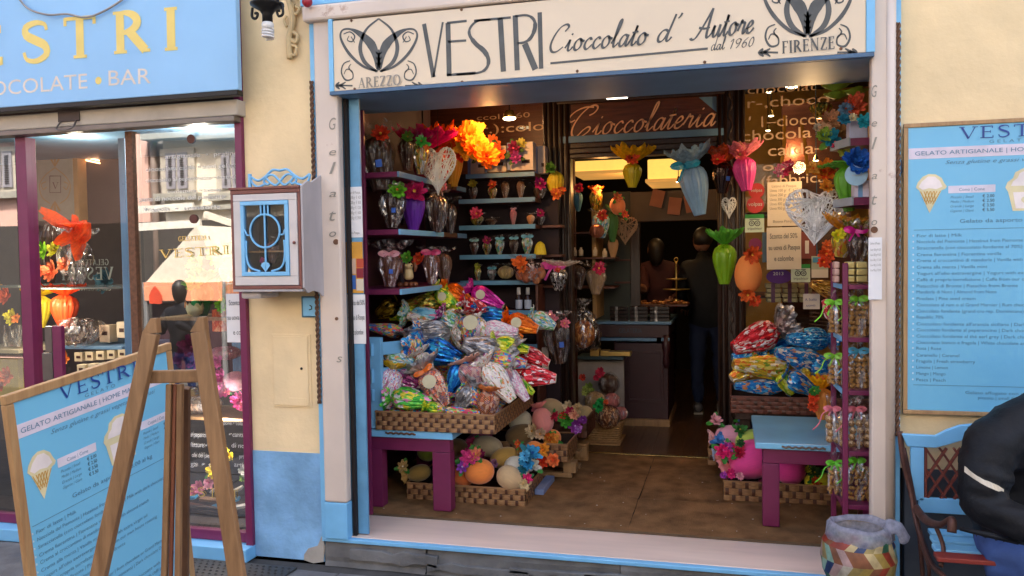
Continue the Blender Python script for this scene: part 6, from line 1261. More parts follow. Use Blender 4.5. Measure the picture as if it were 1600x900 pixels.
# dark crumpled filler below the pile
fm = thing('packing_filler', 'crumpled coloured wrapping paper under the foil egg heap', 'wrapping paper', (Bx0, By0, bz0)); mb = MB(); nx = ny = 16; vs = []
for j in range(ny + 1):
    for i in range(nx + 1):
        u, v = i / nx, j / ny; x = Bx0 + .02 + (Bx1 - Bx0 - .04) * u; y = By0 + .03 + (By1 - By0 + .3) * v
        vs.append((x, y, bz1 - .04 + .50 * min(1, v * 1.25) * (1 - .55 * max(0, u - .45) / .55) + .03 * noise.noise(Vector((x * 9, y * 9, 1)))))
n = nx + 1
mb.add(vs, [(j * n + i, j * n + i + 1, (j + 1) * n + i + 1, (j + 1) * n + i) for j in range(ny) for i in range(nx)]); tag(mb.build('crumpled_paper', F_multi, fm, True), kind='stuff'); fm['kind'] = 'stuff'
G1 = 'foil wrapped eggs heaped in the left basket'
PILE = [
 (607, 607, 62, 37, 100, .56, F_conf, 'white egg wrap with pink confetti dots at the left front of the heap', dict(ruff=Ty, rR=1.0, rH=.3)),
 (643, 624, 66, 34, 6, .53, F_green, 'green flowered foil egg lying on the front rim of the basket', dict(disc=None)),
 (680, 606, 66, 40, 57, .60, N_or, 'orange net patterned egg with orange tie and round label near the front', dict(ruff=[sil, F_white], rR=1.5, rH=.4, disc=LBL, bw=('f07a28', 0, .98, .4))),
 (762, 634, 46, 36, 95, .60, N_ob, 'black and orange net patterned egg at the front right corner', {}),
 (780, 598, 70, 38, 52, .68, F_white, 'white egg with small orange flowers lying toward the right rim', {}),
 (806, 600, 62, 26, 55, .76, F_pinkw, 'slim white and pink streaked egg just right of the white floral one', {}),
 (726, 622, 40, 34, 120, .60, sil, 'crumpled silver foil pack low at the middle front', dict(ruff=sil, rR=1.6, rH=.5)),
 (735, 588, 46, 42, 70, .66, N_pk, 'pink net patterned egg with blue and green print in the middle', {}),
 (742, 622, 40, 30, 40, .62, F_multi, 'multicoloured crumpled egg between silver pack and net egg', dict(ruff=F_multi, rR=1.2)),
 (692, 552, 62, 44, 15, .80, F_blue, 'shiny deep blue crumpled foil egg in the middle of the heap', dict(ruff=[F_bluef], rR=1.7, rH=.6)),
 (752, 546, 60, 46, 200, .78, sil, 'big crumpled silver foil sheet right of the blue foil', dict(ruff=[sil, sil], rR=1.7, rH=.6)),
 (668, 522, 74, 42, 175, .88, sil, 'silver foil egg stretching across the upper left of the heap', dict(ruff=[F_white], rR=1.3)),
 (676, 497, 74, 30, 8, 1.0, F_sky, 'pale blue sheet with tiny pink flowers near the top of the heap', dict(ruff=F_teal, rR=1.4)),
 (655, 478, 72, 34, 170, 1.1, F_goldd, 'yellow green printed foil egg at the upper left back', dict(ruff=F_yg, rR=1.5)),
 (603, 484, 34, 34, 150, .95, foil('amber_foil', [('8a6a10', .5), ('c8a030', .3), ('40300a', .2)], 30, .9, .2), 'round amber gold foil pack against the purple panel', {}),
 (603, 515, 56, 22, 190, .74, F_multi, 'pink and orange egg with silver tail pointing left over the crate', dict(ruff=sil, rR=1.6, rH=.6)),
 (622, 562, 52, 30, 10, .66, F_teal, 'pale green and white printed egg above the confetti one', dict(ruff=F_multi, rR=1.2)),
 (641, 594, 44, 30, 20, .66, F_purp, 'purple and pink egg half buried at the left', {}),
 (718, 463, 52, 30, 32, 1.2, F_orange, 'shiny orange foil egg at the top back with narrow end right', dict(cap=1)),
 (762, 466, 56, 28, 28, 1.22, F_mag, 'shiny magenta foil egg with cream label at the top right', dict(cap=1, disc=LBL)),
 (777, 494, 58, 28, 5, 1.08, F_blue, 'bright blue pleated egg under the magenta one', dict(cap=1)),
 (817, 507, 50, 32, 18, 1.02, F_orange, 'orange foil egg with cream tag beside the back shelf end', dict(cap=1, disc=LBL)),
 (782, 518, 56, 34, 5, .92, F_pinkw, 'white egg with faint pink flowers and cream cap', dict(cap=1)),
 (850, 503, 38, 28, 25, 1.25, F_teal, 'white and pale blue egg beyond the brown shelf end panel', dict(cap=1)),
 (800, 541, 54, 28, 12, .84, F_yg, 'yellow and green striped foil egg right of the silver sheet', dict(cap=1)),
 (795, 564, 56, 30, 10, .76, F_multi, 'white green and pink printed egg above the white floral one', dict(cap=1, ruff=F_purp, rR=.9)),
 (836, 558, 48, 26, 22, .95, F_red, 'upper red and white foil egg at the right side', dict(cap=1, ruff=LBL, rR=.6)),
 (840, 588, 58, 34, 6, .86, F_red, 'lower red and white foil egg resting on the right rim', dict(cap=1)),
 (820, 605, 34, 20, 35, .80, F_yg, 'lime and yellow egg tip below the red egg', {}),
 (736, 514, 46, 44, 90, .90, F_multi, 'printed egg with large round cream label in the centre of the heap', dict(disc=LBL, ruff=F_red)),
 (757, 520, 48, 22, 60, .90, F_white, 'slim white leaf printed egg right of the round label', {}),
 (700, 470, 50, 26, 40, 1.12, F_yg, 'cream and yellow leaf printed egg below the orange foil', dict(disc=LBL)),
 (745, 480, 44, 26, 20, 1.15, F_red, 'dark red foil egg behind the round cream label', {}),
 (713, 503, 46, 30, 30, .95, F_teal, 'teal and white flowered egg near the top centre', dict(ruff=F_purp, rR=1.1)),
 (642, 545, 44, 34, 80, .72, F_multi, 'orange and white crumpled pack left of the deep blue foil', dict(ruff=sil, rR=1.3)),
 (665, 570, 40, 28, 60, .68, F_white, 'white tissue twist above the orange net egg', dict(ruff=F_white, rR=1.6)),
 (681, 638, 30, 18, 10, .50, F_yg, 'yellow printed egg tip just above the front rim', {}),
 (722, 643, 56, 14, 4, .50, F_multi, 'flat multicoloured pack along the front rim', {}),
 (712, 592, 44, 30, 110, .64, F_blue, 'dark blue foil sliver between the two net eggs', dict(ruff=F_bluef, rR=1.)),
 (768, 625, 42, 24, 75, .66, F_pinkw, 'white and rose egg behind the black net egg', {}),
 (795, 588, 30, 22, 40, .74, N_pk, 'small rose net egg tip between two white eggs', {}),
 (785, 545, 48, 26, 10, .84, F_white, 'white leaf printed egg with cream cap under the yellow one', dict(cap=1)),
 (700, 612, 40, 26, 130, .64, F_multi, 'bright crumpled pack below the orange net egg', dict(ruff=F_multi, rR=1.5)),
 (758, 573, 44, 24, 60, .74, F_pinkw, 'pale pink pack under the silver sheet', dict(ruff=sil, rR=1.3)),
 (658, 500, 46, 24, 200, .96, F_white, 'pink and white printed pack behind the silver foil egg', dict(ruff=F_multi)),
 (630, 492, 44, 24, 170, 1.0, F_yg, 'green gold crumpled pack left of the pale blue sheet', dict(ruff=F_goldd, rR=1.5)),
 (815, 575, 40, 22, 12, .85, F_red, 'small red printed egg between the two red ones', {}),
 (800, 522, 36, 20, 20, 1.0, F_orange, 'small bronze foil egg under the orange foil one', {}),
]
for i, (px, py, L_, W_p, an, Y, m_, lb, kw) in enumerate(PILE):
    kw = dict(kw); 
    if kw.get('cap') == 1: kw['cap'] = CAPM
    kw.setdefault('rR', 1.15); kw.setdefault('rH', .28)
    if 'ruff' not in kw: kw['ruff'] = m_
    lying(lb, px, py, L_, W_p, an, Y, m_, tilt=-.15, group=G1, name='foil_egg', cat='foil egg', seed=i, pleat=.07, npl=17, **kw)
# ================================================================ FLOOR BASKETS LEFT
ya = .72
bx0, bx1 = at(636, 765, ya).x, at(820, 778, ya).x; bz0_ = zat(730, 786, ya); bz1_ = zat(730, 760, ya)
basket('flat woven basket of decorated eggs on the floor below the left table', bx0, bx1, ya, 1.22, bz0_, bz1_, 3, .034)
for i, (a, b) in enumerate(((790, 0), (700, 1))):
    x_ = at(a, 795, ya).x; e = wbox('support_block', x_ - .05, x_ + .05, ya + .03 + .1 * b, ya + .16 + .1 * b, FZ + .014, bz0_ - .001, mat('dark_block', (.05, .045, .05), .7), None, .01); tag(e, ['dark block under the right front corner of the floor basket', 'dark block under the middle of the floor basket'][i], 'block')
basket('second woven floor basket of flowered eggs just behind the front one', at(690, 740, 1.3).x, at(893, 700, 1.3).x - .02, 1.25, 1.62, FZ + .16, FZ + .28, 3, .034)
basket('third woven basket of flowered eggs by the left door post', at(760, 700, 1.7).x, at(918, 680, 1.7).x, 1.66, 2.05, FZ + .24, FZ + .38, 3, .04, wick2, wick2)
pl_ = thing('wooden_pallet', 'small rough wooden pallet box under the rear egg baskets', 'pallet', tuple(at(890, 740, 1.6))); xa_, xb_ = -1.5, at(895, 730, 1.45).x
for y0 in (1.40, 1.66, 1.9): wbox('skid', xa_, xb_ + .06 * (y0 - 1.4), y0, y0 + .05, FZ + .012, FZ + .045, oak, pl_); wbox('deck_board', xa_, xb_ + .06 * (y0 - 1.4), y0 - .02, y0 + .09, FZ + .125, FZ + .145, oak, pl_)
for y0 in (1.40, 1.86): wbox('block', xb_ - .06, xb_ + .03, y0, y0 + .09, FZ + .046, FZ + .124, oak, pl_)
wbox('support_batten', at(838, 770, 1.0).x, at(852, 770, 1.0).x, .95, 1.3, FZ + .014, FZ + .05, cm('8090b8'), pl_)
EG = 'decorated eggs in the left floor baskets'
for a in [
 ('bright orange egg with pink and violet orchid at the front basket rim', 749, 737, 46, 40, .74, 'f0883a', 10, None, (('e0408a', -.62, .28, .42, 'f070b0'), ('a048b8', -.35, .02, .28, 'e8e0f0'), ('f08868', -.7, .5, .3)), 1),
 ('second orange egg behind the purple leg at the front rim', 722, 743, 40, 34, .80, 'e87838', 0, None, (('c02858', -.1, .1, .3),), 2),
 ('olive crepe egg with paper tail alone at the left end of the basket', 655, 739, 38, 27, .80, '94783a', 15, 'b89050', (('c8a870', -.6, -.05, .4, 'e8e4dc'),), 3),
 ('beige egg with magenta ribbon and leaf at the basket right corner', 797, 747, 44, 36, .76, 'c8a67a', 145, 'd8b888', (('d02068', .45, .05, .26, 'e04080', '2a6a30'),), 4),
 ('mustard crepe egg with tail tied upward in the middle of the basket', 787, 715, 46, 32, .95, 'a8823a', 200, 'a88040', (('d85820', .4, -.1, .22),), 5),
 ('light beige egg behind the mustard one under the big basket', 762, 697, 48, 32, 1.1, 'b8a684', -12, None, (), 6),
 ('orange egg under the red and yellow flowers at the right', 833, 706, 34, 32, 1.15, 'f08c3c', 30, None, (), 7),
 ('white egg behind the blue flower', 808, 731, 40, 34, .90, 'd8d2c4', 150, None, (('3a9ac8', .9, .3, .5, '1a4a88', '1a7888'), ('d0c8b8', .5, .05, .4)), 8),
 ('dark brown egg with cream blossom under the basket corner', 812, 680, 46, 36, 1.3, '7a5c34', 20, None, (), 9),
 ('pale beige egg beside the pink one under the basket side', 813, 658, 38, 30, 1.35, 'c8bc9c', 30, None, (('2a7a38', .6, .2, .3), ), 10),
 ('coral pink egg with red rose and leaves at the pile top', 848, 657, 40, 34, 1.35, 'e89088', -75, 'e08880', (('b01838', -.55, .45, .26, 'c02848', '2a7a30'),), 11),
 ('orange ruffled rose egg at the basket side', 862, 684, 28, 26, 1.4, 'f08838', 0, None, (('f09838', .1, .5, .55, 'f0c050'), ('f06820', -.1, .4, .4)), 12),
 ('beige crepe egg with brown knot near the left door post', 864, 637, 38, 28, 1.7, 'bca274', 160, 'a88450', (), 13),
 ('cream brown egg with paper bow beside the wicker fruit basket', 913, 648, 28, 26, 1.95, 'b09868', 40, 'c8a878', (), 14),
 ('dark mustard egg in shade behind the purple table leg', 712, 700, 40, 30, 1.05, '6a4c28', 10, None, (), 15),
 ('yellow green egg in the shade between the table legs', 668, 706, 32, 30, 1.1, '9aa030', 0, None, (), 16),
 ('pink bow egg in the shade under the big basket', 742, 690, 34, 26, 1.15, 'b04868', 20, None, (('c83868', 0, .4, .5),), 17),
]:
    lb, px, py, wp, hp, Y, colr, an, tl, fl_, sd = a
    easter(lb, px, py, wp, hp, Y, colr, an, tl, fl_, EG, sd)
for l, px, py, r, Y, cols in (
 ('red and orange silk flowers at the right end of the front baskets', 846, 719, 14, 1.0, (('e84018', 'c02010', 0, 0, 1.), ('f09028', 'e07018', 2, -16, .9), ('f07038', 'e05018', 18, 0, .9), ('e85020', 'c02010', -6, 8, .6))),
 ('turquoise blue silk flower with dark centre on the front basket', 824, 722, 15, .82, (('2a88b8', '103868', 0, 0, 1.), ('58b0d8', '184878', -4, -10, .7), ('1a6878', '105048', -8, 12, .6))),
 ('red rose and green leaf garland on the rear basket', 885, 655, 10, 1.55, (('48a030', '3a8a28', 0, 0, 1.5), ('d82828', 'b01818', -6, -6, .7), ('b01848', '901038', 6, -12, .9), ('f0a080', 'e08868', 12, -6, .9))),
 ('violet orchid flower hanging at the rear basket corner', 899, 666, 13, 1.6, (('9838a8', 'e8d0f0', 0, 0, 1.), ('c080d0', 'e8d0f0', 4, 4, .6), ('782888', 'c878c8', 12, -10, .6))),
 ('cream paper blossom over the dark brown egg', 832, 674, 13, 1.25, (('d8c098', 'e0a028', 0, 0, 1.), ('c8a888', 'e0a028', 12, 4, .8))),
 ('magenta flower cluster beneath the big basket', 738, 705, 12, .95, (('b82868', 'd84888', 0, 0, 1.), ('a02060', 'c83878', 12, 6, .8))),
 ('cream fabric bow at the pile top near the post', 888, 636, 11, 1.7, (('e0c8a0', 'c8a070', 0, 0, 1.), ('c8a878', 'a07840', 14, 2, .9))),
 ('pink satin bow behind the coral pink egg', 840, 640, 11, 1.5, (('d87888', 'd87888', 0, 0, 1.),)),
 ('small purple gift bow between the orange and beige eggs', 772, 724, 8, .82, (('8a5878', '6a3858', 0, 0, 1.),)),
 ('cream paper tails at the basket right corner', 818, 757, 10, .74, (('d8c090', 'c8a870', 0, 0, 1.), ('c82060', 'c82060', -20, -4, .6)))): posy(l, px, py, r, Y, cols)
# wicker basket with film wrapped eggs inside the doorway
wbk = thing('wicker_basket', 'small straw wicker basket holding film wrapped eggs inside the doorway', 'basket', tuple(at(938, 690, 2.42))); c = at(938, 686, 2.45); hw = 33 * pxm(938, 680, 2.45); H = 30 * pxm(938, 680, 2.45)
mstraw = mat('straw', (.42, .24, .10), .7, var=.3, vs=40)
for k in range(9):
    t = k / 8; pts = []
    for i in range(48):
        a = 2 * math.pi * i / 48; sx = hw * (.82 + .22 * t); sy = hw * (.62 + .2 * t); wv = .004 * (1 if (i + k) % 2 else -1)
        ca, sa = math.cos(a), math.sin(a); f = 1 / max(abs(ca), abs(sa)) ** .6; pts.append((c.x + (sx * f + wv) * ca * .9, c.y + .22 + (sy * f + wv) * sa * .9, FZ + .01 + H * t))
    MB().tube(pts, .0085 if k < 8 else .014, 6, close=True).build('straw_row', mstraw, wbk, True)
MB().box(c.x - hw * .9, c.x + hw * .9, c.y + .02, c.y + .42, FZ + .003, FZ + .012).build('basket_base', mstraw, wbk)
GI = 'eggs in the small wicker basket'
for lb, px, py, r, mm, Y in (('glossy dark chocolate ball egg at the top of the wicker basket', 951, 600, 15, choc, 2.75), ('pink egg behind the film wrapped eggs in the wicker basket', 956, 626, 12, cm('b86868', .4), 2.65), ('pink egg at the right end of the wicker basket', 970, 646, 10, cm('b86868', .4), 2.6), ('beige egg in film on the left of the wicker basket', 930, 628, 16, cm('b09060'), 2.55), ('nut covered egg at the front of the wicker basket', 950, 652, 17, foil('nut_cover', [('8a5028', .4), ('c89868', .3), ('5a2c18', .3)], 70, 0, .5), 2.45)):
    eggp(lb, px, py + r, py - r, Y, r * 2, mm, prof=SMOOTHP, film=film, group=GI, seed=px)
posy('emerald green ribbon in the small wicker basket', 935, 636, 10, 2.4, (('189848', '107838', 0, 0, 1.), ('20a850', '107838', 3, -8, .8), ('e05828', 'c03818', 12, -8, .5)))
posy('red ribbon sprig over the small wicker basket', 938, 582, 9, 2.7, (('c02848', 'a01838', 0, 0, 1.), ('b82040', 'a01838', -6, 8, .7)))
posy('pale green shredded paper left in the wicker basket', 920, 608, 11, 2.6, (('8aa048', '708838', 0, 0, 1.), ('a8b058', '708838', -4, 4, .8), ('c03828', 'a02818', -10, -18, .6)))
MB()
# ================================================================ RIGHT: TABLE, BASKETS, FOIL EGGS
tR = thing('side_table', 'low table with sky blue top and purple legs at the right of the recess', 'table', (.4, 1.0, FZ)); ty0 = .60; tzz = zat(1240, 694, ty0)
tx0 = at(1180, 700, ty0).x; MB().box(tx0, .80, ty0, 1.42, tzz - .035, tzz).build('table_top', bluetop, tR, bev=.006)
MB().box(at(1192, 760, ty0 + .03).x, .78, ty0 + .03, ty0 + .09, zat(1250, 728, ty0), tzz - .036).build('apron', purple, tR, bev=.004)
la = at(1192, 760, ty0 + .02).x
for a, b, y0 in ((la - .002, at(1218, 760, ty0 + .02).x, ty0 + .02), (.70, .785, ty0 + .02), (la, la + .08, 1.32), (.70, .785, 1.32)): MB().box(a, b, y0, y0 + .085, FZ + .012, (zat(1250, 728, ty0) - .001) if y0 < 1 else tzz - .036).build('leg', purple, tR, bev=.004)
MB().box(la + .005, la + .06, ty0 + .11, 1.31, tzz - .11, tzz - .036).build('side_apron', purple, tR, bev=.003)
r_ = MB(); x0_ = at(1222, 705, ty0).x; x1_ = at(1292, 710, ty0).x; r_.tube([(x0_ + i * .0045, ty0 - .005 + .003 * math.sin(i * .8), tzz - .018 + .003 * math.cos(i * .8)) for i in range(int((x1_ - x0_) / .0045))], .006, 6); r_.build('rope_trim', mat('pale_rope', (.2, .15, .12), .9), tR, True)
yb = 1.55; ub0, ub1 = at(1142, 630, yb).x, .93
basket('reddish woven basket of foil eggs behind the blue side table', ub0, ub1, yb, 2.08, zat(1240, 648, yb), zat(1240, 622, yb), 4, .045, wick1r, wick2)
sd_ = thing('basket_stand', 'dark wooden stand under the right foil egg basket', 'stand', (.4, 1.8, FZ)); wbox('stand_top', ub0 + .03, .93, yb + .03, 2.08, zat(1240, 648, yb) - .05, zat(1240, 648, yb) - .002, darkwood, sd_)
for a in (ub0 + .06, .8): wbox('leg', a, a + .07, yb + .08, yb + .15, FZ + .012, zat(1240, 648, yb) - .051, darkwood, sd_)
G2_ = 'foil wrapped eggs in the right basket'
for i, (px, py, L_, W_p, an, Y, m_, lb, kw) in enumerate([
 (1180, 530, 76, 46, 158, 1.75, F_red, 'red and silver foil egg on top at the left of the right basket', dict(ruff=[sil, sil], rR=1.5, rH=.5)),
 (1262, 530, 66, 36, 180, 1.75, F_bluew, 'light blue lace patterned foil egg at the top right', dict(rR=1.0)),
 (1248, 560, 76, 40, 195, 1.68, F_bluef, 'blue foil egg with orange and white flowers', dict(rR=1.1)),
 (1288, 575, 60, 34, 20, 1.7, F_bluef, 'blue flowered foil egg end beside the ladder shelf', {}),
 (1192, 573, 96, 40, 185, 1.62, F_gold, 'gold flowered foil egg lying across the basket front', dict(rR=1.3)),
 (1162, 580, 46, 32, 150, 1.66, F_gold, 'gold foil egg tip with white cap at the basket left edge', dict(cap=CAPM)),
 (1165, 556, 44, 24, 175, 1.75, F_bluew, 'small blue and lilac foil egg under the red one', {}),
 (1186, 604, 78, 26, 182, 1.60, F_bluef, 'flat blue flowered foil egg on the left rim', {}),
 (1228, 598, 40, 28, 60, 1.62, F_yg, 'lime striped foil egg at the rim middle', {}),
 (1250, 600, 50, 34, 30, 1.62, F_bluef, 'blue and orange flowered foil egg at the rim behind the orange egg', dict(rR=1.2)),
 (1228, 545, 60, 40, 170, 1.9, F_blue, 'dark blue foil egg deep between the blue ones', {}),
 (1205, 560, 70, 44, 170, 1.9, F_gold, 'gold foil pack deep under the red egg', {})]):
    kw = dict(kw); kw.setdefault('ruff', m_); kw.setdefault('rR', 1.1); kw.setdefault('rH', .28); lying(lb, px, py, L_, W_p, an, Y, m_, tilt=-.1, group=G2_, name='foil_egg', cat='foil egg', seed=i + 60, pleat=.07, npl=17, **kw)
eggp('orange ribbed egg with yellow and orange tulle on the blue side table', 1285, 655, 606, 1.05, 33, cm('e08830', .5, var=.15), ruff=[Ty, tulle('light_orange_tulle', 'f08038', .8)], rR=1.2, rH=.6, fl=(('e04818', -.55, .7, .3, 'c03010'), ('e85020', -.55, .45, .28, 'c03010'), ('3a8a30', -.5, .95, .3)), seed=33)
# floor baskets right
y1_ = 1.10; basket('long woven floor basket with hot pink eggs under the side table', at(1131, 765, y1_).x, .93, y1_, 1.5, zat(1215, 787, y1_) - .005, zat(1215, 757, y1_) + .005, 3, .04, wick1, wick2, rim=.01)
basket('smaller woven floor basket behind the hot pink eggs', at(1107, 725, 1.62).x, .5, 1.6, 1.98, FZ + .1, FZ + .21, 3, .04)
for i, (a, b, c, d, Y) in enumerate(((1141, 774, 1192, 787, 1.12), (1272, 793, 1310, 803, 1.12))): e = bx('blue_board', a, c - 0 if False else b, c, d, Y, Y + .3, cm('7a9cd0', .5), None); tag(e, ['pale blue board under the left of the right floor basket', 'pale blue board under the right end of the right floor basket'][i], 'board')
EGR = 'decorated eggs in the right floor baskets'
for a in [
 ('pale pink egg with pink bow at the back of the right floor baskets', 1141, 681, 46, 34, 1.65, 'e8a0b8', 5, 'e0a8a8', (('e0a0a8', -.75, .05, .35, 'd88898', '3a8a30'),), 41),
 ('lime green egg beside the side table corner', 1174, 688, 50, 34, 1.6, 'c0d860', 10, None, (('3a7a30', -.6, .2, .3),), 42),
 ('big hot pink egg with red rose at the left of the right basket', 1174, 718, 70, 60, 1.25, 'f0489a', 20, 'e89090', (('c01840', -.35, .3, .2, 'd02848'), ('d81868', -.5, -.02, .25, 'e858a0'), ('b83898', -.55, .1, .18, 'f0a0c8')), 43),
 ('second hot pink egg seen between the side table legs', 1234, 735, 50, 44, 1.25, 'ee409a', 0, None, (), 44),
 ('white egg with blue bow at the left end of the rear basket', 1133, 707, 28, 26, 1.45, 'dcd8dc', 10, 'a8b8d0', (('4a88c8', -.8, .3, .45, '5898d8', '2868a8'), ('e07890', .1, .3, .3)), 45),
 ('yellow egg with red flowers at the right end of the floor basket', 1280, 752, 46, 30, 1.25, 'd8c820', 0, None, (('c83018', .2, .5, .35), ('e05828', -.1, .3, .3), ('3a5a20', -.5, .3, .4), ('e0c828', -.6, .1, .25)), 46),
 ('dark purple egg behind the pink and lime ones', 1165, 668, 34, 24, 1.8, '5a2868', 0, None, (('6888c8', -.5, .3, .4),), 47),
 ('pale grey egg tucked behind the side table edge', 1190, 672, 30, 22, 1.75, 'c0b8c0', 0, None, (), 48)]:
    lb, px, py, wp, hp, Y, colr, an, tl, fl_, sd = a; easter(lb, px, py, wp, hp, Y, colr, an, tl, fl_, EGR, sd)
posy('pink rose and dark leaves over the hot pink egg', 1143, 698, 7.5, 1.2, (('d82858', 'b01840', 0, 0, 1.), ('e898a8', 'd06878', -8, 12, .9), ('2a5a28', '2a5a28', 14, -6, 1.)), '2a6a28')
posy('magenta and lilac ribbon tuft on the left basket corner', 1142, 740, 9, 1.1, (('d82878', 'e858a0', 0, 0, 1.), ('a838a8', 'c878c8', -12, 2, .7), ('e898a8', 'e898a8', 14, 4, .8)))
# ================================================================ PURPLE LADDER SHELF WITH BAGS
ld = thing('ladder_shelf', 'tall narrow purple ladder shelf with bags at the right jamb', 'shelf', tuple(at(1345, 850, .3))); LY = .12
lx = [at(1299, 600, .42).x, at(1317, 600, LY).x, at(1362, 600, LY).x]; zt_ = zat(1340, 411, LY); zb_ = .156
def lpost(x, y, w_, m): MB().box(x, x + w_, y, y + .03, zb_ if y < .4 else FZ + .012, zt_).build('post', m, ld, bev=.003)
pw = 8 * pxm(1320, 600, LY); lpost(lx[1], LY, pw, purple); lpost(lx[2], LY, pw, purple); lpost(lx[0], .42, pw, purple); lpost(lx[2] - .02, .42, pw, redwood)
SH = [zat(1340, y_, LY) for y_ in (445, 528, 611, 706, 790)]
for i, z1 in enumerate(SH):
    MB().box(lx[1] + pw + .001, lx[2] - .001, LY + .004, LY + .026, z1 - .022, z1).build('front_rung', purple, ld, bev=.002)
    MB().beam((lx[1] + .004, LY + .031, z1 - .011), (lx[0] + .014, .419, z1 - .011), .010, .022).build('side_rung', blue if i < 3 else purple, ld)
    MB().add([(lx[1] + .01, LY + .03, z1 - .010), (lx[2] + .02, LY + .03, z1 - .010), (lx[2] + .02, .42, z1 - .010), (lx[0] + .02, .42, z1 - .010), (lx[1] + .01, LY + .03, z1 - .004), (lx[2] + .02, LY + .03, z1 - .004), (lx[2] + .02, .42, z1 - .004), (lx[0] + .02, .42, z1 - .004)], [(3, 2, 1, 0), (4, 5, 6, 7), (0, 1, 5, 4), (1, 2, 6, 5), (2, 3, 7, 6), (3, 0, 4, 7)]).build('shelf_board', purple, ld)
bgf = cello('bag_film', 'ffffff', .16, 1.0); cork = foil('nougat', [('c89858', .45), ('a87838', .3), ('e0c088', .25)], 30, .05, .5, (1, 1, 1), .5); nut = foil('hazelnut', [('b08858', .4), ('8a6438', .3), ('d0b088', .3)], 60, 0, .7, (1, 1, 1), .8)
def bag(l, x, z, w_, dpt, h, y, kind, rib, sd, flip=1):
    t = thing('sweet_bag', l, 'bag of sweets', (x, y, z)); rr = random.Random(sd); k = 0; n = 12
    mb = MB().lathe([(.95, 0), (1, .06 * h), (1, .55 * h), (.8, .66 * h), (.28, .74 * h), (.65, .88 * h), (.9, 1.02 * h)], 28, cap=False, fn=lambda t_, i, r, zz: (r * (1 + .08 * math.sin(5 * t_ + i + sd)), zz + (.03 * h * math.sin(7 * t_) if i > 4 else 0)))
    mb.v = [((1 if a > 0 else -1) * abs(a) ** .8 * w_ / 2, (1 if b > 0 else -1) * abs(b) ** .8 * dpt / 2, c_) for a, b, c_ in mb.v]; mb.build('bag_film', bgf, t, True, local=True)
    step = .027 if kind != 'ball' else .036; z0 = step * .5
    while z0 < h * .58:
        yy = -dpt / 2 + step * .55
        while yy < dpt / 2 - step * .3:
            xx = -w_ / 2 + step * .5 + rr.random() * .008
            while xx < w_ / 2 - step * .35:
                if yy < -dpt / 2 + step * 1.5 or z0 > h * .5 or abs(xx) > w_ / 2 - step * 1.2:
                    mb = MB(); q_ = Matrix.Rotation(rr.random() * 3, 4, Vector((rr.random(), rr.random(), rr.random() + .1)).normalized())
                    if kind == 'cork': mb.lathe([(.6, -.9), (.8, -.8), (.8, .8), (.6, .9)], 8)
                    elif kind == 'ball': mb.ball((0, 0, 0), 1.0, 9, 6)
                    else: mb.lathe([(.2, -1.1), (.6, -.7), (.6, .7), (.2, 1.1)], 7)
                    s_ = step * .52; mb.v = [tuple(q_ @ Vector(v) * s_) for v in mb.v]
                    mb.build('sweet', cork if kind != 'ball' else nut, t, kind == 'ball', loc=(xx, yy, z0 + rr.random() * .004), local=True); k += 1
                xx += step * (1.0 + .1 * rr.random())
            yy += step
        z0 += step * .95
    mb = MB(); bow(mb, (0, -dpt * .22, h * .74), (0, -1, 0), .042, seed=sd, tails=4); mb.build('ribbon', cm(rib, .4), t, local=True)
    cf = cat_rom([(0, -.03, h * .74), (-.05 * flip, -.06, h * .66), (-.07 * flip, -.07, h * .45), (-.10 * flip, -.06, h * .3)], 4); mb = MB(); mb.tube(cf, .0035, 5, flat=.5); mb.build('curled_tail', cm(rib, .4), t, True, local=True)
    return t
cx = (lx[1] + lx[2]) / 2 + .02
bag('film bag of nougat rolls with green ribbon on the second ladder shelf', cx, SH[1] + .001, .155, .15, .25, LY + .14, 'cork', '88d838', 1)
bag('film bag of nougat pieces with blue ribbon on the third ladder shelf', cx, SH[2] + .001, .155, .15, .25, LY + .14, 'cork', '58b8e0', 2)
bag('film bag of round nut balls with pink ribbon on the fourth ladder shelf', cx - .01, SH[3] + .001, .165, .15, .26, LY + .14, 'ball', 'e07888', 3)
bag('film bag of pale biscuits with green ribbon on the bottom ladder shelf', cx - .005, SH[4] + .001, .155, .15, .27, LY + .14, 'sq', '68c830', 4)
bag('small film bag behind the post on the second ladder shelf', cx - .105, SH[1] + .001, .06, .10, .22, LY + .2, 'sq', '88d838', 5); bag('small film bag behind the post on the third ladder shelf', cx - .105, SH[2] + .001, .06, .10, .20, LY + .2, 'sq', '88c838', 6)
bag('small film bag of nut balls behind the post on the fourth ladder shelf', cx - .115, SH[3] + .001, .07, .10, .24, LY + .2, 'ball', 'e07888', 7); bag('small film bag of biscuits behind the post on the bottom ladder shelf', cx - .105, SH[4] + .001, .07, .10, .22, LY + .2, 'sq', '68c830', 8)
gfo = mat('gold_foil_block', (.72, .58, .22), .3, metal=.55, var=.1, bump=.5, bs=25); pfo = cm('c8a090', .5)
for j in range(3):
    for i, (a, b) in enumerate(((1304, 1312), (1324, 1336), (1338, 1356))):
        e = bx('wrapped_block', a, 409 + j * 11, b, 419.3 + j * 11, LY + .04 + .02 * (i == 0), LY + .16, pfo if i == 0 else gfo, None, .006); tag(e, '%s %s wrapped block in the %s column on the top ladder shelf' % (['top', 'middle', 'bottom'][j], 'pink' if i == 0 else 'gold', ['left', 'centre', 'right'][i]), 'wrapped block', 'wrapped blocks on the ladder shelf')
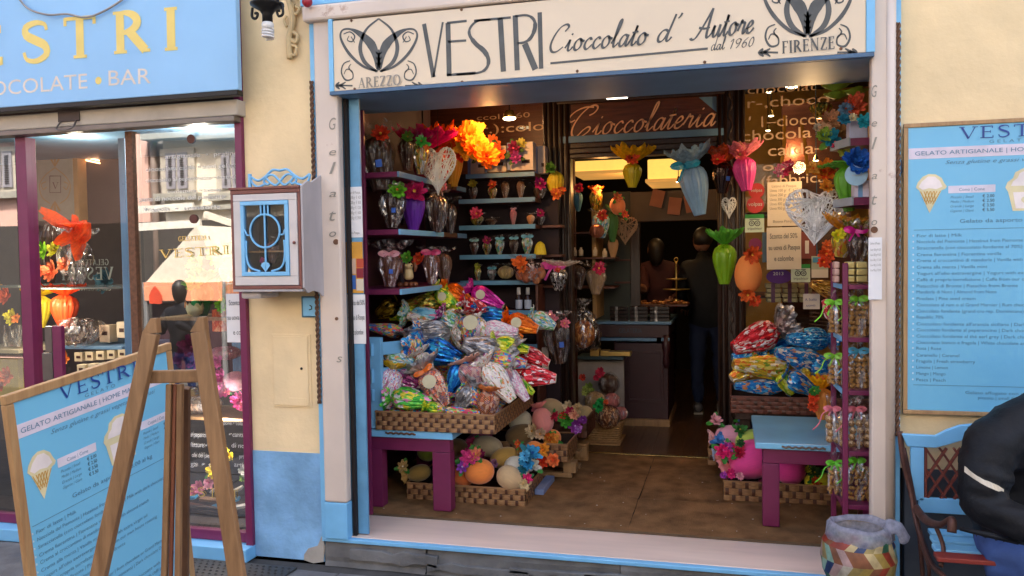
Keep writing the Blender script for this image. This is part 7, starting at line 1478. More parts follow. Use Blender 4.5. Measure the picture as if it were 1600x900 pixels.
# ================================================================ PATCHWORK POT BIN WITH FILM LINER
pot = thing('pot_bin', 'round patchwork painted pot bin at the right end of the step', 'bin', tuple(atd(1340, 930, 3.75))); PD = 3.72; c = atd(1341, 858, PD); s_ = PD / FPX; R0 = 53 * s_
cols_p = [cm(h_, .5, bump=.6, bs=40, var=.35, vs=18) for h_ in ('a8a090', '2a5a40', '18305a', '98803c', '8a3220', '7a9c8c', 'a08480', '8c7a48', 'b09c70', '7a4a30')]
zc = c.z; m_ = MB(); prof = [(.50, -1.35), (.80, -1.1), (1.0, -.62), (1.06, -.2), (1.0, .22), (.86, .5), (.72, .62)]; N_ = 12; vs = []
for i, (r, z) in enumerate(prof):
    for j in range(N_ * 4): t = 2 * math.pi * (j + 2 * (i % 2)) / (N_ * 4); vs.append((c.x + r * R0 * math.cos(t), c.y + r * R0 * math.sin(t), max(.0, zc + z * R0)))
rr = random.Random(21); K = N_ * 4; base = len(m_.v); m_.v += vs
for i in range(len(prof) - 1):
    for j in range(K):
        a, b, d_, e_ = i * K + j, i * K + (j + 1) % K, (i + 1) * K + (j + 1) % K, (i + 1) * K + j; cell = (j + 2) // 4; up_ = ((j + 2) % 4) >= 2
        m_.f.append((a, b, d_, e_)); u_ = (j / 4.0 + i * .5); v_ = i / 2.0; m_.mi.append(random.Random(int(math.floor(u_ + v_) * 31 + math.floor(u_ - v_) * 17 + (j // 2 % 2) * 7)).randrange(10))
m_.build('pot_body', cols_p, pot, True); MB().lathe([(.72 * R0, 0), (.76 * R0, .02), (.66 * R0, .03)], 30, c=(c.x, c.y, zc + .58 * R0 - .02), cap=False).build('pot_rim', cols_p[8], pot, True)
lnm = tulle('grey_bag_film', 'b4b4c4', .6); mb = MB(); ct_ = (c.x, c.y, zc + .62 * R0)
def fl_(t, i, r, z): return (r * (.92 + .02 * math.sin(5 * t + i * .5)) + .0015 * math.sin(17 * t + i), z + .006 * math.sin(2 * t + .5) + .002 * math.sin(7 * t + i * .4))
mb.lathe([(.50 * R0, -.22), (.66 * R0, -.08), (.76 * R0, .01), (.86 * R0, .03), (.97 * R0, .012), (1.0 * R0, -.035), (.92 * R0, -.085), (.86 * R0, -.09)], 56, c=ct_, fn=fl_, cap=False); mb.build('bin_liner', lnm, pot, True)
mb = MB(); mb.tube(cat_rom([(c.x + .72 * R0, c.y - .02, zc + .62 * R0 + .02), (c.x + 1.05 * R0, c.y - .03, zc + .62 * R0 + .02), (c.x + 1.25 * R0, c.y - .03, zc + .62 * R0 - .04)], 4), [.03, .04, .04, .035, .035, .03, .03, .035, .02], 10, flat=.5); mb.build('liner_knot', lnm, pot, True)
# ================================================================ BENCH AND SITTER
bn_ = thing('bench', 'pale blue garden bench with rusty cast iron end and red lattice back', 'bench', (1.1, -.3, 0)); BY = -.10
fb = front(BY)
mb = MB(); P2 = [tuple(fb.px(*p)) for p in ((1409, 678), (1462, 681), (1480, 672), (1500, 665), (1600, 655), (1700, 655), (1700, 690), (1600, 690), (1505, 688), (1482, 695), (1462, 700), (1418, 698))]
mb.prism(P2, BY, BY + .025).build('top_rail', blue, bn_, bev=.004)
bx('back_post', 1423, 699.5, 1444, 782, BY, BY + .024, blue, bn_); bx('lower_rail', 1436, 782.5, 1620, 806, BY, BY + .024, blue, bn_)
lat = mat('red_lattice', (.17, .035, .022), .6, var=.2)
for i in range(7):
    a0, a1 = 1446 + i * 22, 1446 + i * 22 + 55
    for sgn in (0, 1):
        xs = (a0, a1) if sgn else (a1, a0); p, q = at(xs[0] - 22, 700, BY + .012 + .005 * sgn), at(xs[1] - 22, 781, BY + .012 + .005 * sgn)
        f0 = max(0, (at(1445, 740, BY).x - p.x) / (q.x - p.x)) if q.x > p.x else 0; 
        if q.x > p.x: p = p.lerp(q, min(.98, f0))
        else:
            f1 = (p.x - at(1445, 740, BY).x) / (p.x - q.x); q = p.lerp(q, max(.02, min(1, f1)))
        MB().beam(p, q, .009, .02, up=(0, 1, 0)).build('lattice_slat', lat, bn_)
bx('lattice_frame', 1444.5, 700, 1449, 781, BY + .004, BY + .022, lat, bn_)
def irn(pts, r, nm='iron_frame'): MB().tube(cat_rom([at(a, b, y_) for a, b, y_ in pts], 5), r, 8, flat=.7).build(nm, iron, bn_, True)
irn([(1406, 674, -.08), (1412, 720, -.1), (1424, 770, -.12), (1436, 830, -.2), (1455, 880, -.4), (1478, 905, -.6), (1500, 950, -.62)], .016); irn([(1430, 792, -.14), (1446, 812, -.3), (1468, 820, -.48), (1486, 812, -.58), (1487, 832, -.6)], .018, 'arm_rest')
irn([(1462, 822, -.42), (1474, 855, -.45), (1470, 885, -.5)], .011); irn([(1438, 850, -.25), (1450, 880, -.3), (1452, 900, -.3)], .010); irn([(1412, 700, -.09), (1428, 780, -.12), (1438, 850, -.2), (1445, 960, -.2)], .012)
z_s = atz
for i, (ya_, py_) in enumerate(((-.17, 846), (-.27, 858), (-.38, 872), (-.48, 890))):
    z1 = .47 - .0; x0_ = at(1449 + i * 3, py_, ya_).x; MB().box(x0_, 2.6, ya_ - .075, ya_, z1 - .02, z1).build('seat_slat', blue if i < 3 else mat('red_slat', (.25, .03, .02), .5), bn_, bev=.004)
pr = thing('person', 'person in black jacket with white stripe and blue jeans seated on the bench', 'person', (1.5, -.4, .47)); YQ = -.38
def q3(px, py, dy=0): return tuple(at(px, py, YQ + dy))
n_ = {'pel': (q3(1568, 842), (.15, .15)), 'wai': (q3(1572, 790), (.15, .15)), 'bk': (q3(1580, 735), (.155, .16)), 'che': (q3(1592, 690, -.02), (.15, .17)), 'nec': (q3(1640, 625, -.04), .075), 'hd0': (q3(1652, 600, -.05), .06),
      'ls': (q3(1545, 690, -.20), .10), 'le': (q3(1530, 795, -.26), .095), 'lw': (q3(1650, 835, -.42), .055), 'rs': (q3(1622, 675, .16), .09), 're': (q3(1640, 780, .18), .075), 'rw': (q3(1710, 790, .05), .05),
      'lt': (q3(1570, 874, -.12), .10), 'lk': (q3(1700, 890, -.26), .085), 'lc': (q3(1705, 970, -.26), .07), 'la': (q3(1700, 1020, -.24), .05), 'rt': (q3(1590, 868, .10), .105), 'rk': (q3(1715, 868, .10), .085), 'rc': (q3(1720, 950, .08), .07), 'ra': (q3(1715, 1010, .06), .05)}
E3 = [('pel', 'wai'), ('wai', 'bk'), ('bk', 'che'), ('che', 'nec'), ('nec', 'hd0'), ('che', 'ls'), ('ls', 'le'), ('le', 'lw'), ('che', 'rs'), ('rs', 're'), ('re', 'rw'), ('pel', 'lt'), ('lt', 'lk'), ('lk', 'lc'), ('lc', 'la'), ('pel', 'rt'), ('rt', 'rk'), ('rk', 'rc'), ('rc', 'ra')]
def prj(p):
    q = CR.transposed() @ (p - CAM); return 800 + FPX * q.x / -q.z, 450 - FPX * q.y / -q.z
bodyp = skin(n_, E3, 'pel', lambda c_, k, n: 1 if prj(c_)[1] > 832 + .2 * (prj(c_)[0] - 1500) and nearest(c_, k, n) not in ('le', 'lw') else (2 if nearest(c_, k, n) == 'hd0' else 0), 'body', pr, [jack, jeans, skinm], 3)
MB().tube([q3(1620, 640, -.16), q3(1605, 628, -.04), q3(1622, 632, .08)], [.02, .035, .03], 8).build('jacket_collar', jack, pr, True); MB().tube([q3(1500, 826, -.36), q3(1545, 836, -.40), q3(1590, 848, -.36)], [.008, .011, .008], 8).build('sleeve_hem', jack, pr, True)
head(pr, q3(1668, 560, -.08), .105, (1, -.3)); hand(pr, n_['lw'][0], (1, -.2, -.2), (0, 0, 1)); hand(pr, n_['rw'][0], (1, -.4, -.1), (0, 0, 1), mir=-1)
for k_ in ('la', 'ra'): a_ = Vector(n_[k_][0]); MB().tube([a_ + Vector((-.05, 0, -.03)), a_ + Vector((.05, 0, -.03)), a_ + Vector((.2, 0, -.05))], [.05, .055, .04], 10).build('shoe', shoe_m, pr, True)
STRIPE_AT = [(1508, 733), (1522, 744), (1538, 754), (1554, 761), (1567, 766)]
# ================================================================ MENU BOARDS
LINES = ['Fior di latte | Milk', 'Nocciola del Piemonte | Hazelnut from Piemonte', 'Stracciatella (con cioccolato fondente al 70%) | Milk with dark chocolate', 'Crema fiorentina | Fiorentina vanilla', 'Crema al croccantino di mandorle | Vanilla with almond crunch', 'Crema alla menta | Vanilla mint', "Yogurt all'olio extravergine | Yogurt with extra virgin oil", 'Caffè di propria torrefazione | Caffe from our own house roasting',
 'Pistacchio di Bronte | Pistachio from Bronte', 'Mandorla di Noto | Almond from Noto', 'Pinolata | Pine seed cream', 'Cioccolato al rum o al Grand Marnier | Rum chocolate or Grand Marnier', 'Cioccolato fondente (grand cru rep. Dominicana) | Dark chocolate Dominican', 'Republic 70%', "Cioccolato fondente all'arancia siciliana | Dark chocolate with sicilian orange", 'Cioccolato fondente al peperoncino | Dark chocolate with chilli pepper', 'Cioccolato fondente al thè earl grey | Dark chocolate with earl grey tea', 'Cioccolato bianco e fragola | White chocolate and strawberry', 'Rosa | Rose', 'Caramello | Caramel', 'Fragola | Fresh strawberry', 'Limone | Lemon', 'Mango | Mango', 'Pesca | Peach']
wcone = cm('e8dcd8'); wcon2 = cm('dccfa4')
def menu(label, o, u, v, W, H, th=.012, fm=oak, fwid=.02):
    """board with its upper left corner at o; u runs right, v runs down"""
    o, u, v = Vector(o), Vector(u).normalized(), Vector(v).normalized(); pl = Plane(o, u, -v); n = pl.n
    t = thing('menu_board', label, 'menu board', tuple(o + v * H)); X = lambda a, b, l=0: pl.w((a * W, -b * H), l)
    def slab(a0, b0, a1, b1, l0, l1, nm, m, par=None, bev=0):
        vs = [X(a, b, l) for l in (l0, l1) for a, b in ((a0, b0), (a1, b0), (a1, b1), (a0, b1))]
        return MB().add(vs, [(0, 1, 2, 3), (7, 6, 5, 4), (0, 4, 5, 1), (1, 5, 6, 2), (2, 6, 7, 3), (3, 7, 4, 0)]).build(nm, m, par or t, bev=bev)
    fu, fv = fwid / W, fwid / H
    slab(fu, fv, 1 - fu, 1 - fv, -.004, .006, 'printed_panel', board_blue)
    slab(0, 0, 1, fv - .0005, -.012, th, 'frame_bar', fm, bev=.003); slab(0, 1 - fv + .0005, 1, 1, -.012, th, 'frame_bar', fm, bev=.003); slab(0, fv, fu - .0005, 1 - fv, -.012, th - .001, 'frame_bar', fm, bev=.003); slab(1 - fu + .0005, fv, 1, 1 - fv, -.012, th - .001, 'frame_bar', fm, bev=.003)
    L0 = .0075; pt = lambda a, b: Vector((a * W, -b * H))
    band = slab(fu + .002, .085, 1 - fu - .002, .122, .0061, .007, 'white_band', cm('d8ccd8'))
    mb = MB(); serif(mb, pl, 'VESTRI', pt(.265, .061), pt(.735, .061), .040 * H, 1.1, L0); mb.build('board_name', navy, t)
    def tx(s, a, b, a2, h_, nm='menu_line', m=greyprint, sl=0, l=L0): return text(pl, s, pt(a, b), pt(a2, b), h_ * H, nm, m, t, slant=sl, lift=l)
    tx('G E L A T O', .405, .078, .59, .010, 'subtitle'); tx('GELATO ARTIGIANALE | HOME MADE ICE CREAM', .055, .110, .945, .014, 'band_lettering', l=.0085); tx('Senza glutine e grassi vegetali idrogenati', .2, .143, .85, .013, 'script_line', greyprint, .35)
    # cone and cup pictures
    def poly(pts, nm, m, l): q = [pl.w(pt(*p), l) for p in pts]; k = len(q); return MB().add(q, [tuple(range(k))[::-1]]).build(nm, m, t)
    ca = lambda pts: [(.06 + (x - .085) * .82, .174 + (y - .182) * .655) for x, y in pts]; cu = lambda pts: [(.48 + (x - .565), .165 + (y - .163) * .64) for x, y in pts]
    cone = [(.085, .25), (.095, .225), (.125, .195), (.16, .182), (.20, .185), (.235, .205), (.25, .232), (.265, .25), (.255, .262), (.235, .268)]
    poly(ca(cone + [(.165, .385), (.105, .268)]), 'cone_picture', wcon2, L0); poly(ca([(.10, .248), (.12, .22), (.155, .195), (.195, .197), (.225, .22), (.24, .25), (.205, .262), (.16, .256), (.125, .264)]), 'ice_cream_picture', wcone, L0 + .001)
    g_ = MB()
    for k in range(5):
        for q4 in ([(.112 + k * .02, .272), (.150 + k * .012, .340 - k * .004)], [(.228 - k * .02, .272), (.182 - k * .012, .340 - k * .004)]): stroke(g_, pl, [pt(*v) for v in ca(q4)], .0035, lift=L0 + .0012)
    g_.build('wafer_lines', cm('c89848'), t)
    poly(cu([(.565, .262), (.575, .235), (.60, .215), (.61, .185), (.65, .163), (.70, .163), (.735, .185), (.75, .215), (.775, .235), (.785, .262), (.775, .285), (.755, .385), (.60, .385), (.578, .285)]), 'cup_picture', wcon2, L0)
    poly(cu([(.59, .255), (.60, .232), (.62, .215), (.63, .19), (.66, .175), (.70, .176), (.72, .2), (.735, .22), (.755, .24), (.76, .258)]), 'ice_cream_picture', wcone, L0 + .001); poly(cu([(.60, .288), (.755, .288), (.742, .373), (.613, .373)]), 'cup_side', wcone, L0 + .001); poly(cu([(.677 + .04 * math.cos(a * .4), .328 + .022 * math.sin(a * .4)) for a in range(16)][::-1]), 'cup_badge', wcon2, L0 + .0015)
    for x_, hd in ((.215, 'Cono | Cone'), (.725, 'Coppa | Cup')):
        x2 = x_ + .22; slab(x_, .217, x2, .242, .0061, .0068, 'white_band', cm('d8d0dc')); tx(hd, x_ + .05, .235, x2 - .05, .010)
        for j, (nm_, pr_) in enumerate((('Piccolo | Small', '2.00'), ('Medio | Medium', '2.50'), ('Grande | Large', '3.50'), ('Gigante | Giant', '5.50'))): tx(nm_, x_ + .01, .259 + j * .0155, x_ + .12, .008, sl=.3); tx('€ ' + pr_, x_ + .16, .259 + j * .0155, x2 - .005, .010, m=ink)
    tx('Gelato da asporto € 18.00 al kg', .27, .343, .78, .013)
    for ry in (.364, .898): mb = MB(); stroke(mb, pl, [pt(.05, ry), pt(.95, ry)], .0022, lift=L0); mb.build('rule', greyprint, t)
    vs_ = [365, 383, 402, 422, 440, 460, 479, 498, 517, 535, 555, 574, 593, 611, 632, 650, 669, 688, 706, 727, 745, 764, 783, 802]
    for s_, vy in zip(LINES, vs_):
        b_ = ((180 + vy / 1.958) - 195) / 450 + .008; a_, c_ = (s_.split(' | ') + [''])[:2]; wd_ = len(s_) * .0108; tx(s_, .065, b_ + 0, min(.95, .065 + wd_), .0105)
        slab(.045, b_ - .008, .051, b_ - .003, .0061, .0068, 'bullet', cm('c8d8e0'))
    tx('Gelato affogato con cioccolato, caffè, fragola', .30, .925, .86, .010); tx('piccolo | small € 3.00 - grande | large € 5.00', .36, .942, .82, .010); tx('Cioccolata calda con panna', .62, .962, .9, .010)
    return t
menu('blue gelato menu board in wooden frame on the yellow wall right of the entrance', at(1411.5, 194, -.03), (1, 0, 0), (0, 0, -1), .88, at(1411, 194, -.03).z - at(1413, 646, -.03).z)
# board beside the easel, seen from the side
o_ = atd(3, 619, 2.70); e_ = atd(264, 535, 3.50); u_ = e_ - o_; Wb = u_.length; u_.normalize(); dn = Vector((0, 0, -1)); dn = (dn - u_ * dn.dot(u_)).normalized()
menu('blue gelato menu board in wooden frame standing at the lower left', o_, u_, dn, Wb, 1.30, fwid=.033)
# ================================================================ EASEL
ea = thing('easel', 'wooden display easel standing in front of the left menu board', 'easel', tuple(atd(265, 950, 1.75))); ED = 2.25
def ebar(p, q, wpx, th, nm, m=easelwood, d0=ED, d1=ED):
    a, b = atd(*p, d0), atd(*q, d1); MB().beam(a, b, wpx * ED / FPX, th, up=tuple(FWD)).build(nm, m, ea, bev=.003)
ebar((237, 520), (46, 1400), 23, .03, 'front_leg', d1=2.2); ebar((312, 518), (448, 1400), 24, .03, 'front_leg', d1=2.2); ebar((226, 589), (322, 587), 20, .018, 'cross_bar', d0=ED + .02, d1=ED + .02)
for p, q in (((237, 520), (243, 497)), ((312, 518), (314, 495))):
    a, b = atd(*p, ED), atd(*q, ED); MB().add([a + RT * x_ + FWD * z_ for x_, z_ in ((-.0205, -.015), (.0205, -.015), (.0205, .015), (-.0205, .015))] + [b + RT * (x_ + .006 * (1 if q[0] > 300 else 0)) + FWD * z_ for x_, z_ in ((-.007, -.015), (.007, -.015), (.007, .015), (-.007, .015))], [(0, 1, 2, 3), (7, 6, 5, 4), (0, 4, 5, 1), (1, 5, 6, 2), (2, 6, 7, 3), (3, 7, 4, 0)]).build('leg_tip', easelwood, ea)
ebar((265, 600), (244, 1400), 9, .018, 'mast', d0=ED + .03, d1=ED + .0); ebar((274, 600), (255, 1400), 6, .012, 'mast_inlay', wood('red_inlay_wood', (.15, .04, .02), (.22, .07, .03), 5), ED + .035, ED + .01); ebar((282, 600), (272, 1400), 9, .018, 'mast', d0=ED + .03, d1=ED); ebar((289, 605), (285, 1250), 16, .02, 'rear_leg', wood('dark_easel_wood', (.07, .03, .014), (.12, .055, .025), 5), ED + .09, ED + .6)
# ================================================================ WALL CABINET (GLASS DISPLAY BOX)
wc = thing('wall_display_case', 'small white and blue glass display case with fretwork top on the yellow pier', 'display case', tuple(at(425, 455, -.1))); CY = -.26
def cq(px, py, Y=CY): return at(px, py, Y)
whp = mat('chipped_white_paint', (.62, .56, .53), .5, var=.06, bump=.25, bs=25, wear=(8, .70, 0), wearcol=(.25, .09, .06)); rdp = mat('chipped_red_brown_paint', (.20, .065, .05), .5, wear=(12, .68, 0), wearcol=(.6, .55, .5)); gry = mat('grey_mauve_paint', (.44, .40, .40), .6, var=.15, vs=5, wear=(8, .70, 0), wearcol=(.5, .45, .42), stretch=(1, 1, .5))
cx0, cx1, cz1, cz0 = cq(362, 370).x, cq(470, 360).x, cq(416, 298).z, cq(420, 450).z
MB().box(cx0, cx1, CY - .004, CY + .02, cz1 - .014, cz1 + .008).build('frame_bar', rdp, wc, bev=.003); MB().box(cx0, cx1, CY - .004, CY + .02, cz0 - .006, cz0 + .012).build('frame_bar', rdp, wc, bev=.003)
for a in (cx0, cx1 - .015): MB().box(a, a + .015, CY - .003, CY + .02, cz0 + .013, cz1 - .015).build('frame_bar', rdp, wc, bev=.003)
a0, a1, b0, b1 = cx0 + .018, cx1 - .018, cz0 + .015, cz1 - .017; g0, g1, h0, h1 = cq(378, 370).x, cq(452, 360).x, cq(415, 431).z, cq(415, 314).z
def ringd(x0, x1, z0, z1, X0, X1, Z0, Z1, y0, y1, nm, m):
    MB().box(x0, x1, y0, y1, Z1 + .0005, z1).build(nm, m, wc, bev=.002); MB().box(x0, x1, y0, y1, z0, Z0 - .0005).build(nm, m, wc, bev=.002); MB().box(x0, X0 - .0005, y0, y1, Z0, Z1).build(nm, m, wc, bev=.002); MB().box(X1 + .0005, x1, y0, y1, Z0, Z1).build(nm, m, wc, bev=.002)
ringd(a0, a1, b0, b1, g0 - .002, g1 + .002, h0 - .002, h1 + .002, CY - .006, CY + .012, 'door_frame', whp); ringd(g0, g1, h0, h1, g0 + .022, g1 - .022, h0 + .022, h1 - .022, CY - .012, CY + .008, 'inner_frame', blue)
MB().box(g0 + .01, g1 - .01, CY + .004, CY + .007, h0 + .01, h1 - .01).build('glass_pane', glassmat('case_glass', (.9, .9, .9), .12), wc)
FC = front(CY - .004); gx = (g0 + g1) / 2; gw_ = (g1 - g0); gh = h1 - h0
def orn(pts, r=.0045, close=False): MB().tube([(p.x, CY - .004, p.y) for p in cat_rom([(a, b, 0) for a, b in pts], 6, close)], r, 6, close=close).build('fretwork', blue, wc, True)
rr0 = gw_ * .31; zc_ = h0 + gh * .60; orn([(gx + rr0 * math.cos(a * .5236), zc_ + rr0 * math.sin(a * .5236)) for a in range(12)], .006, True)
orn([(gx, h1 - .02), (gx, h0 + .04)], .0055)
for dx in (-.022, .022): orn([(gx + dx, h1 - .02), (gx + dx, zc_ + rr0)], .005)
for sg_ in (-1, 1): orn([(gx + sg_ * (gw_ * .44), zc_ + .012), (gx + sg_ * gw_ * .41, zc_ + .0), (gx + sg_ * gw_ * .38, zc_ - .02), (gx + sg_ * gw_ * .29, zc_ - .02)][::1], .005); orn([(gx + sg_ * gw_ * .40, zc_ - .05), (gx + sg_ * gw_ * .40, h0 + .10), (gx + sg_ * gw_ * .32, h0 + .045), (gx + sg_ * gw_ * .12, h0 + .025)], .006)
MB().add([(gx + a, CY - .008, h0 + .055 + b) for a, b in ((0, -.035), (.018, -.012), (.028, .0), (.022, .012), (.006, .02), (-.006, .02), (-.022, .012), (-.028, 0), (-.018, -.012))], [tuple(range(9))]).build('fleur_tip', blue, wc)
# body of the case
MB().box(cx0 + .003, cx0 + .014, CY + .021, -.001, cz0, cz1).build('side_board', gry, wc)
sidep = MB(); x_ = cx1 + .002
pr_ = [(CY + .0, cz1 + .02), (CY + .06, cz1 + .05), (CY + .10, cz1 + .045), (CY + .16, cz1 + .07), (-.03, cz1 + .10), (-.012, cz1 + .13), (-.002, cz1 + .12), (-.002, cz0 - .06), (-.06, cz0 - .055), (-.10, cz0 - .03), (CY + .10, cz0 - .02), (CY + .04, cz0 - .03), (CY + .0, cz0 + .0)]
k_n = len(pr_); sidep.add([(x_, a, b) for a, b in pr_] + [(x_ + .012, a, b) for a, b in pr_], [tuple(range(k_n))[::-1], tuple(range(k_n, 2 * k_n))] + [(i, (i + 1) % k_n, (i + 1) % k_n + k_n, i + k_n) for i in range(k_n)]); sidep.build('side_board', gry, wc, bev=.002)
MB().box(cx0 - .005, cx1 + .002, CY - .01, -.001, cz1 + .009, cz1 + .022).build('top_board', rdp, wc, bev=.002); MB().box(cx0, cx1, CY, -.001, cz0 - .02, cz0 - .007).build('bottom_board', gry, wc, bev=.002); MB().box(cx0 + .015, cx1, -.012, -.002, cz0, cz1).build('back_board', mat('dark_case_back', (.04, .025, .02), .7), wc); MB().box(cx0 + .015, cx1, CY + .03, -.013, cz0 + (cz1 - cz0) * .37, cz0 + (cz1 - cz0) * .37 + .008).build('shelf', oak, wc)
MB().box(cx0 + .02, cx0 + .14, CY + .04, -.02, cz0 - .06, cz0 - .021).build('corbel', gry, wc, bev=.012); MB().ball((cx1 - .034, CY - .014, (cz0 + cz1) / 2 - .02), .009, 10, 6).build('door_knob', rdp, wc)
# fretwork crest
crs = []; zt2 = cz1 + .023
for sg_ in (-1, 1):
    xm = (cx0 + cx1) / 2; Hw = (cx1 - cx0) * .44
    for pts in ([(0, .10), (.25, .105), (.5, .07), (.75, .05), (1, .075)], [(0, .04), (.15, .02), (.35, .04), (.5, .07)], [(0, .04), (.2, .075), (.4, .075), (.55, .045), (.42, .025), (.32, .04)], [(.5, .03), (.75, .015), (.95, .04), (1., .075)]):
        MB().tube([(xm + sg_ * p.x * Hw, -.10, zt2 + p.y) for p in cat_rom([(a, b, 0) for a, b in pts], 5)], .007, 6).build('crest_scroll', blue, wc, True)
MB().box((cx0 + cx1) / 2 - (cx1 - cx0) * .47, (cx0 + cx1) / 2 - (cx1 - cx0) * .43, -.11, -.09, zt2, zt2 + .09).build('crest_post', blue, wc, bev=.004)
eggp('small film wrapped egg in the wall display case', 426, 411, 376, -.15, 20, mat('rose_brown', (.25, .1, .09), .4), ruff=filmd, film=film, fl=(('c84890', -.6, .1, .3),), seed=51)
# ================================================================ BRACKET LAMP AND PLASTER SCROLL
lm = thing('bracket_lamp', 'black iron bracket lamp with bare spiral bulb at the top of the pier', 'lamp', tuple(at(418, 30, -.35))); LYY = -.32; c = at(418, 30, LYY); s_ = pxm(418, 30, LYY)
MB().lathe([(.0, .0), (8 * s_, 0), (8 * s_, 12 * s_), (12 * s_, 18 * s_), (26 * s_, 26 * s_), (26 * s_, 29 * s_), (10 * s_, 36 * s_)], 20, c=(c.x, c.y, c.z - 5 * s_)).build('lamp_cap', blackm, lm, True)
for sg_ in (-1, 1):
    MB().tube(cat_rom([(c.x + sg_ * 26 * s_, c.y, c.z + 20 * s_), (c.x + sg_ * 27 * s_, c.y, c.z + 6 * s_), (c.x + sg_ * 20 * s_, c.y, c.z + 3 * s_), (c.x + sg_ * 17 * s_, c.y, c.z + 10 * s_), (c.x + sg_ * 22 * s_, c.y, c.z + 11 * s_)], 5), 2.2 * s_, 6).build('scroll', blackm, lm, True)
MB().tube([(c.x, c.y, c.z + 30 * s_), (c.x, -.05, c.z + 60 * s_), (c.x, .0, c.z + 62 * s_)], 4 * s_, 8).build('bracket_arm', blackm, lm, True)
bwm = cm('e0dcd8', .3); zb2 = c.z - 5 * s_; MB().lathe([(8 * s_, 0), (9.5 * s_, -3 * s_), (9 * s_, -9 * s_), (5 * s_, -11 * s_)], 16, c=(c.x, c.y, zb2)).build('bulb_base', bwm, lm, True)
MB().tube([(c.x + 8 * s_ * math.cos(i * .35), c.y + 8 * s_ * math.sin(i * .35), zb2 - 10 * s_ - i * .24 * s_) for i in range(62)], 2.0 * s_, 7).build('spiral_tube', bwm, lm, True)
ps_ = thing('plaster_scroll', 'cream plaster scroll ornament below the lamp on the pier', 'ornament', tuple(at(455, 50, -.02))); mpl = mat('cream_plaster', (.62, .46, .24), .8, bump=.3)
for pts, r in (([(450, -5), (458, 30), (452, 60), (453, 92)], 5), ([(462, 10), (468, 14), (463, 22), (457, 16), (460, 5)], 2.5), ([(458, 50), (465, 56), (462, 66), (455, 62)], 3), ([(455, 70), (463, 74), (461, 86), (454, 84)], 2.5), ([(448, 25), (444, 32), (448, 42)], 2.2)):
    MB().tube(cat_rom([at(a, b, -.02) for a, b in pts], 5), r * pxm(455, 50, 0), 7).build('scroll_relief', mpl, ps_, True)
rb = thing('red_bauble', 'dark red round ornament at the very top beside the entrance frame', 'ornament', tuple(at(480, 4, -.12))); MB().ball(tuple(at(480, 3, -.12)), 8 * pxm(480, 4, 0), 12, 8).build('ball', cm('a02030', .4), rb, True)
ns = thing('junction_box', 'tiny dark blue socket beside the menu board on the right wall', 'socket', tuple(at(1406, 262, -.02))); bx('cover', 1406, 250, 1410, 271, -.02, -.0, mat('navy_plastic', (.01, .03, .09), .4), ns, .002)
# white stripe laid on the jacket surface
bpy.context.view_layer.update()
def hitpt(px, py):
    d = ray(px, py).normalized(); ok, loc, nr, _ = bodyp.ray_cast(bodyp.matrix_world.inverted() @ CAM, d)
    return (loc + nr * .004, nr) if ok else (at(px, py, YQ - .2), Vector((0, -1, 0)))
mb = MB(); vs = []
pts = cat_rom([(a, b, 0) for a, b in STRIPE_AT], 3)
for i, p in enumerate(pts):
    hh = 4.5 if i < len(pts) - 2 else 2.5
    for dy in (-hh, hh): q_, n_r = hitpt(p.x, p.y + dy); vs.append(q_)
mb.add(vs, [(2 * i, 2 * i + 1, 2 * i + 3, 2 * i + 2) for i in range(len(pts) - 1)]); mb.build('white_stripe', cm('c8bca8', .6), pr)
# ================================================================ THINGS BEHIND THE LEFT DISPLAY GLASS
GD = 'goods in the left display window'
wpil = bx('painted_pillar', 58, 228, 114, 345, 1.6, 1.7, mat('grey_cream_paint', (.30, .27, .22), .7), None); tag(wpil, 'pale painted pillar with V emblem inside the display window', 'pillar')
pp = front(1.597); mb = MB(); o3 = mat('ochre_ornament', (.35, .19, .06), .6)
for sg_ in (-1, 1):
    for pts in ([(86, 262), (86 + sg_ * 16, 275), (86 + sg_ * 24, 290), (86 + sg_ * 20, 308), (86 + sg_ * 8, 318)], [(86 + sg_ * 14, 284), (86 + sg_ * 21, 288), (86 + sg_ * 18, 296), (86 + sg_ * 13, 292)]): stroke(mb, pp, [pp.px(p.x, p.y) for p in cat_rom([(a, b, 0) for a, b in pts], 5)], .008)
for yy, s2 in ((250, 1), (325, -1)):
    for dx in (-8, 0, 8): stroke(mb, pp, [pp.px(86, yy + 10 * s2), pp.px(86 + dx, yy - (9 - abs(dx) * .5) * s2)], [.012, .022])
mb.build('painted_scrolls', o3, wpil); mb = MB(); stroke(mb, pp, [pp.px(78, 275), pp.px(95, 275), pp.px(95, 301), pp.px(78, 301), pp.px(78, 275)], .008); serif(mb, pp, 'V', pp.px(82, 295), pp.px(92, 295), .055); mb.build('emblem', cm('5a2828'), wpil)
bx('gold_edge', 114.5, 228, 122, 345, 1.6, 1.7, mat('ochre_ornament', (.35, .19, .06)), wpil)
gs = thing('glass_shelf', 'long glass shelf across the left part of the display window', 'shelf', tuple(at(120, 450, .6))); bx('shelf_pane', 47, 449, 189, 452, .35, .9, mat('smoky_glass_edge', (.12, .13, .12), .15), gs)
gs = thing('blue_shelf', 'blue edged shelf with small boxes low in the left display', 'shelf', tuple(at(140, 545, .5))); bx('shelf_board', 96, 541, 190, 546, .5, 1.0, blue_dk, gs)
gs = thing('wood_shelf', 'thin wooden shelf holding the green duck egg in the display window', 'shelf', tuple(at(300, 497, .4))); bx('shelf_board', 250, 496, 390, 501, .35, .7, oak, gs)
gs = thing('wood_shelf', 'lower wooden shelf with the pink egg in the display window', 'shelf', tuple(at(330, 656, .4))); bx('shelf_board', 268, 652, 390, 657, .30, .7, oak, gs)
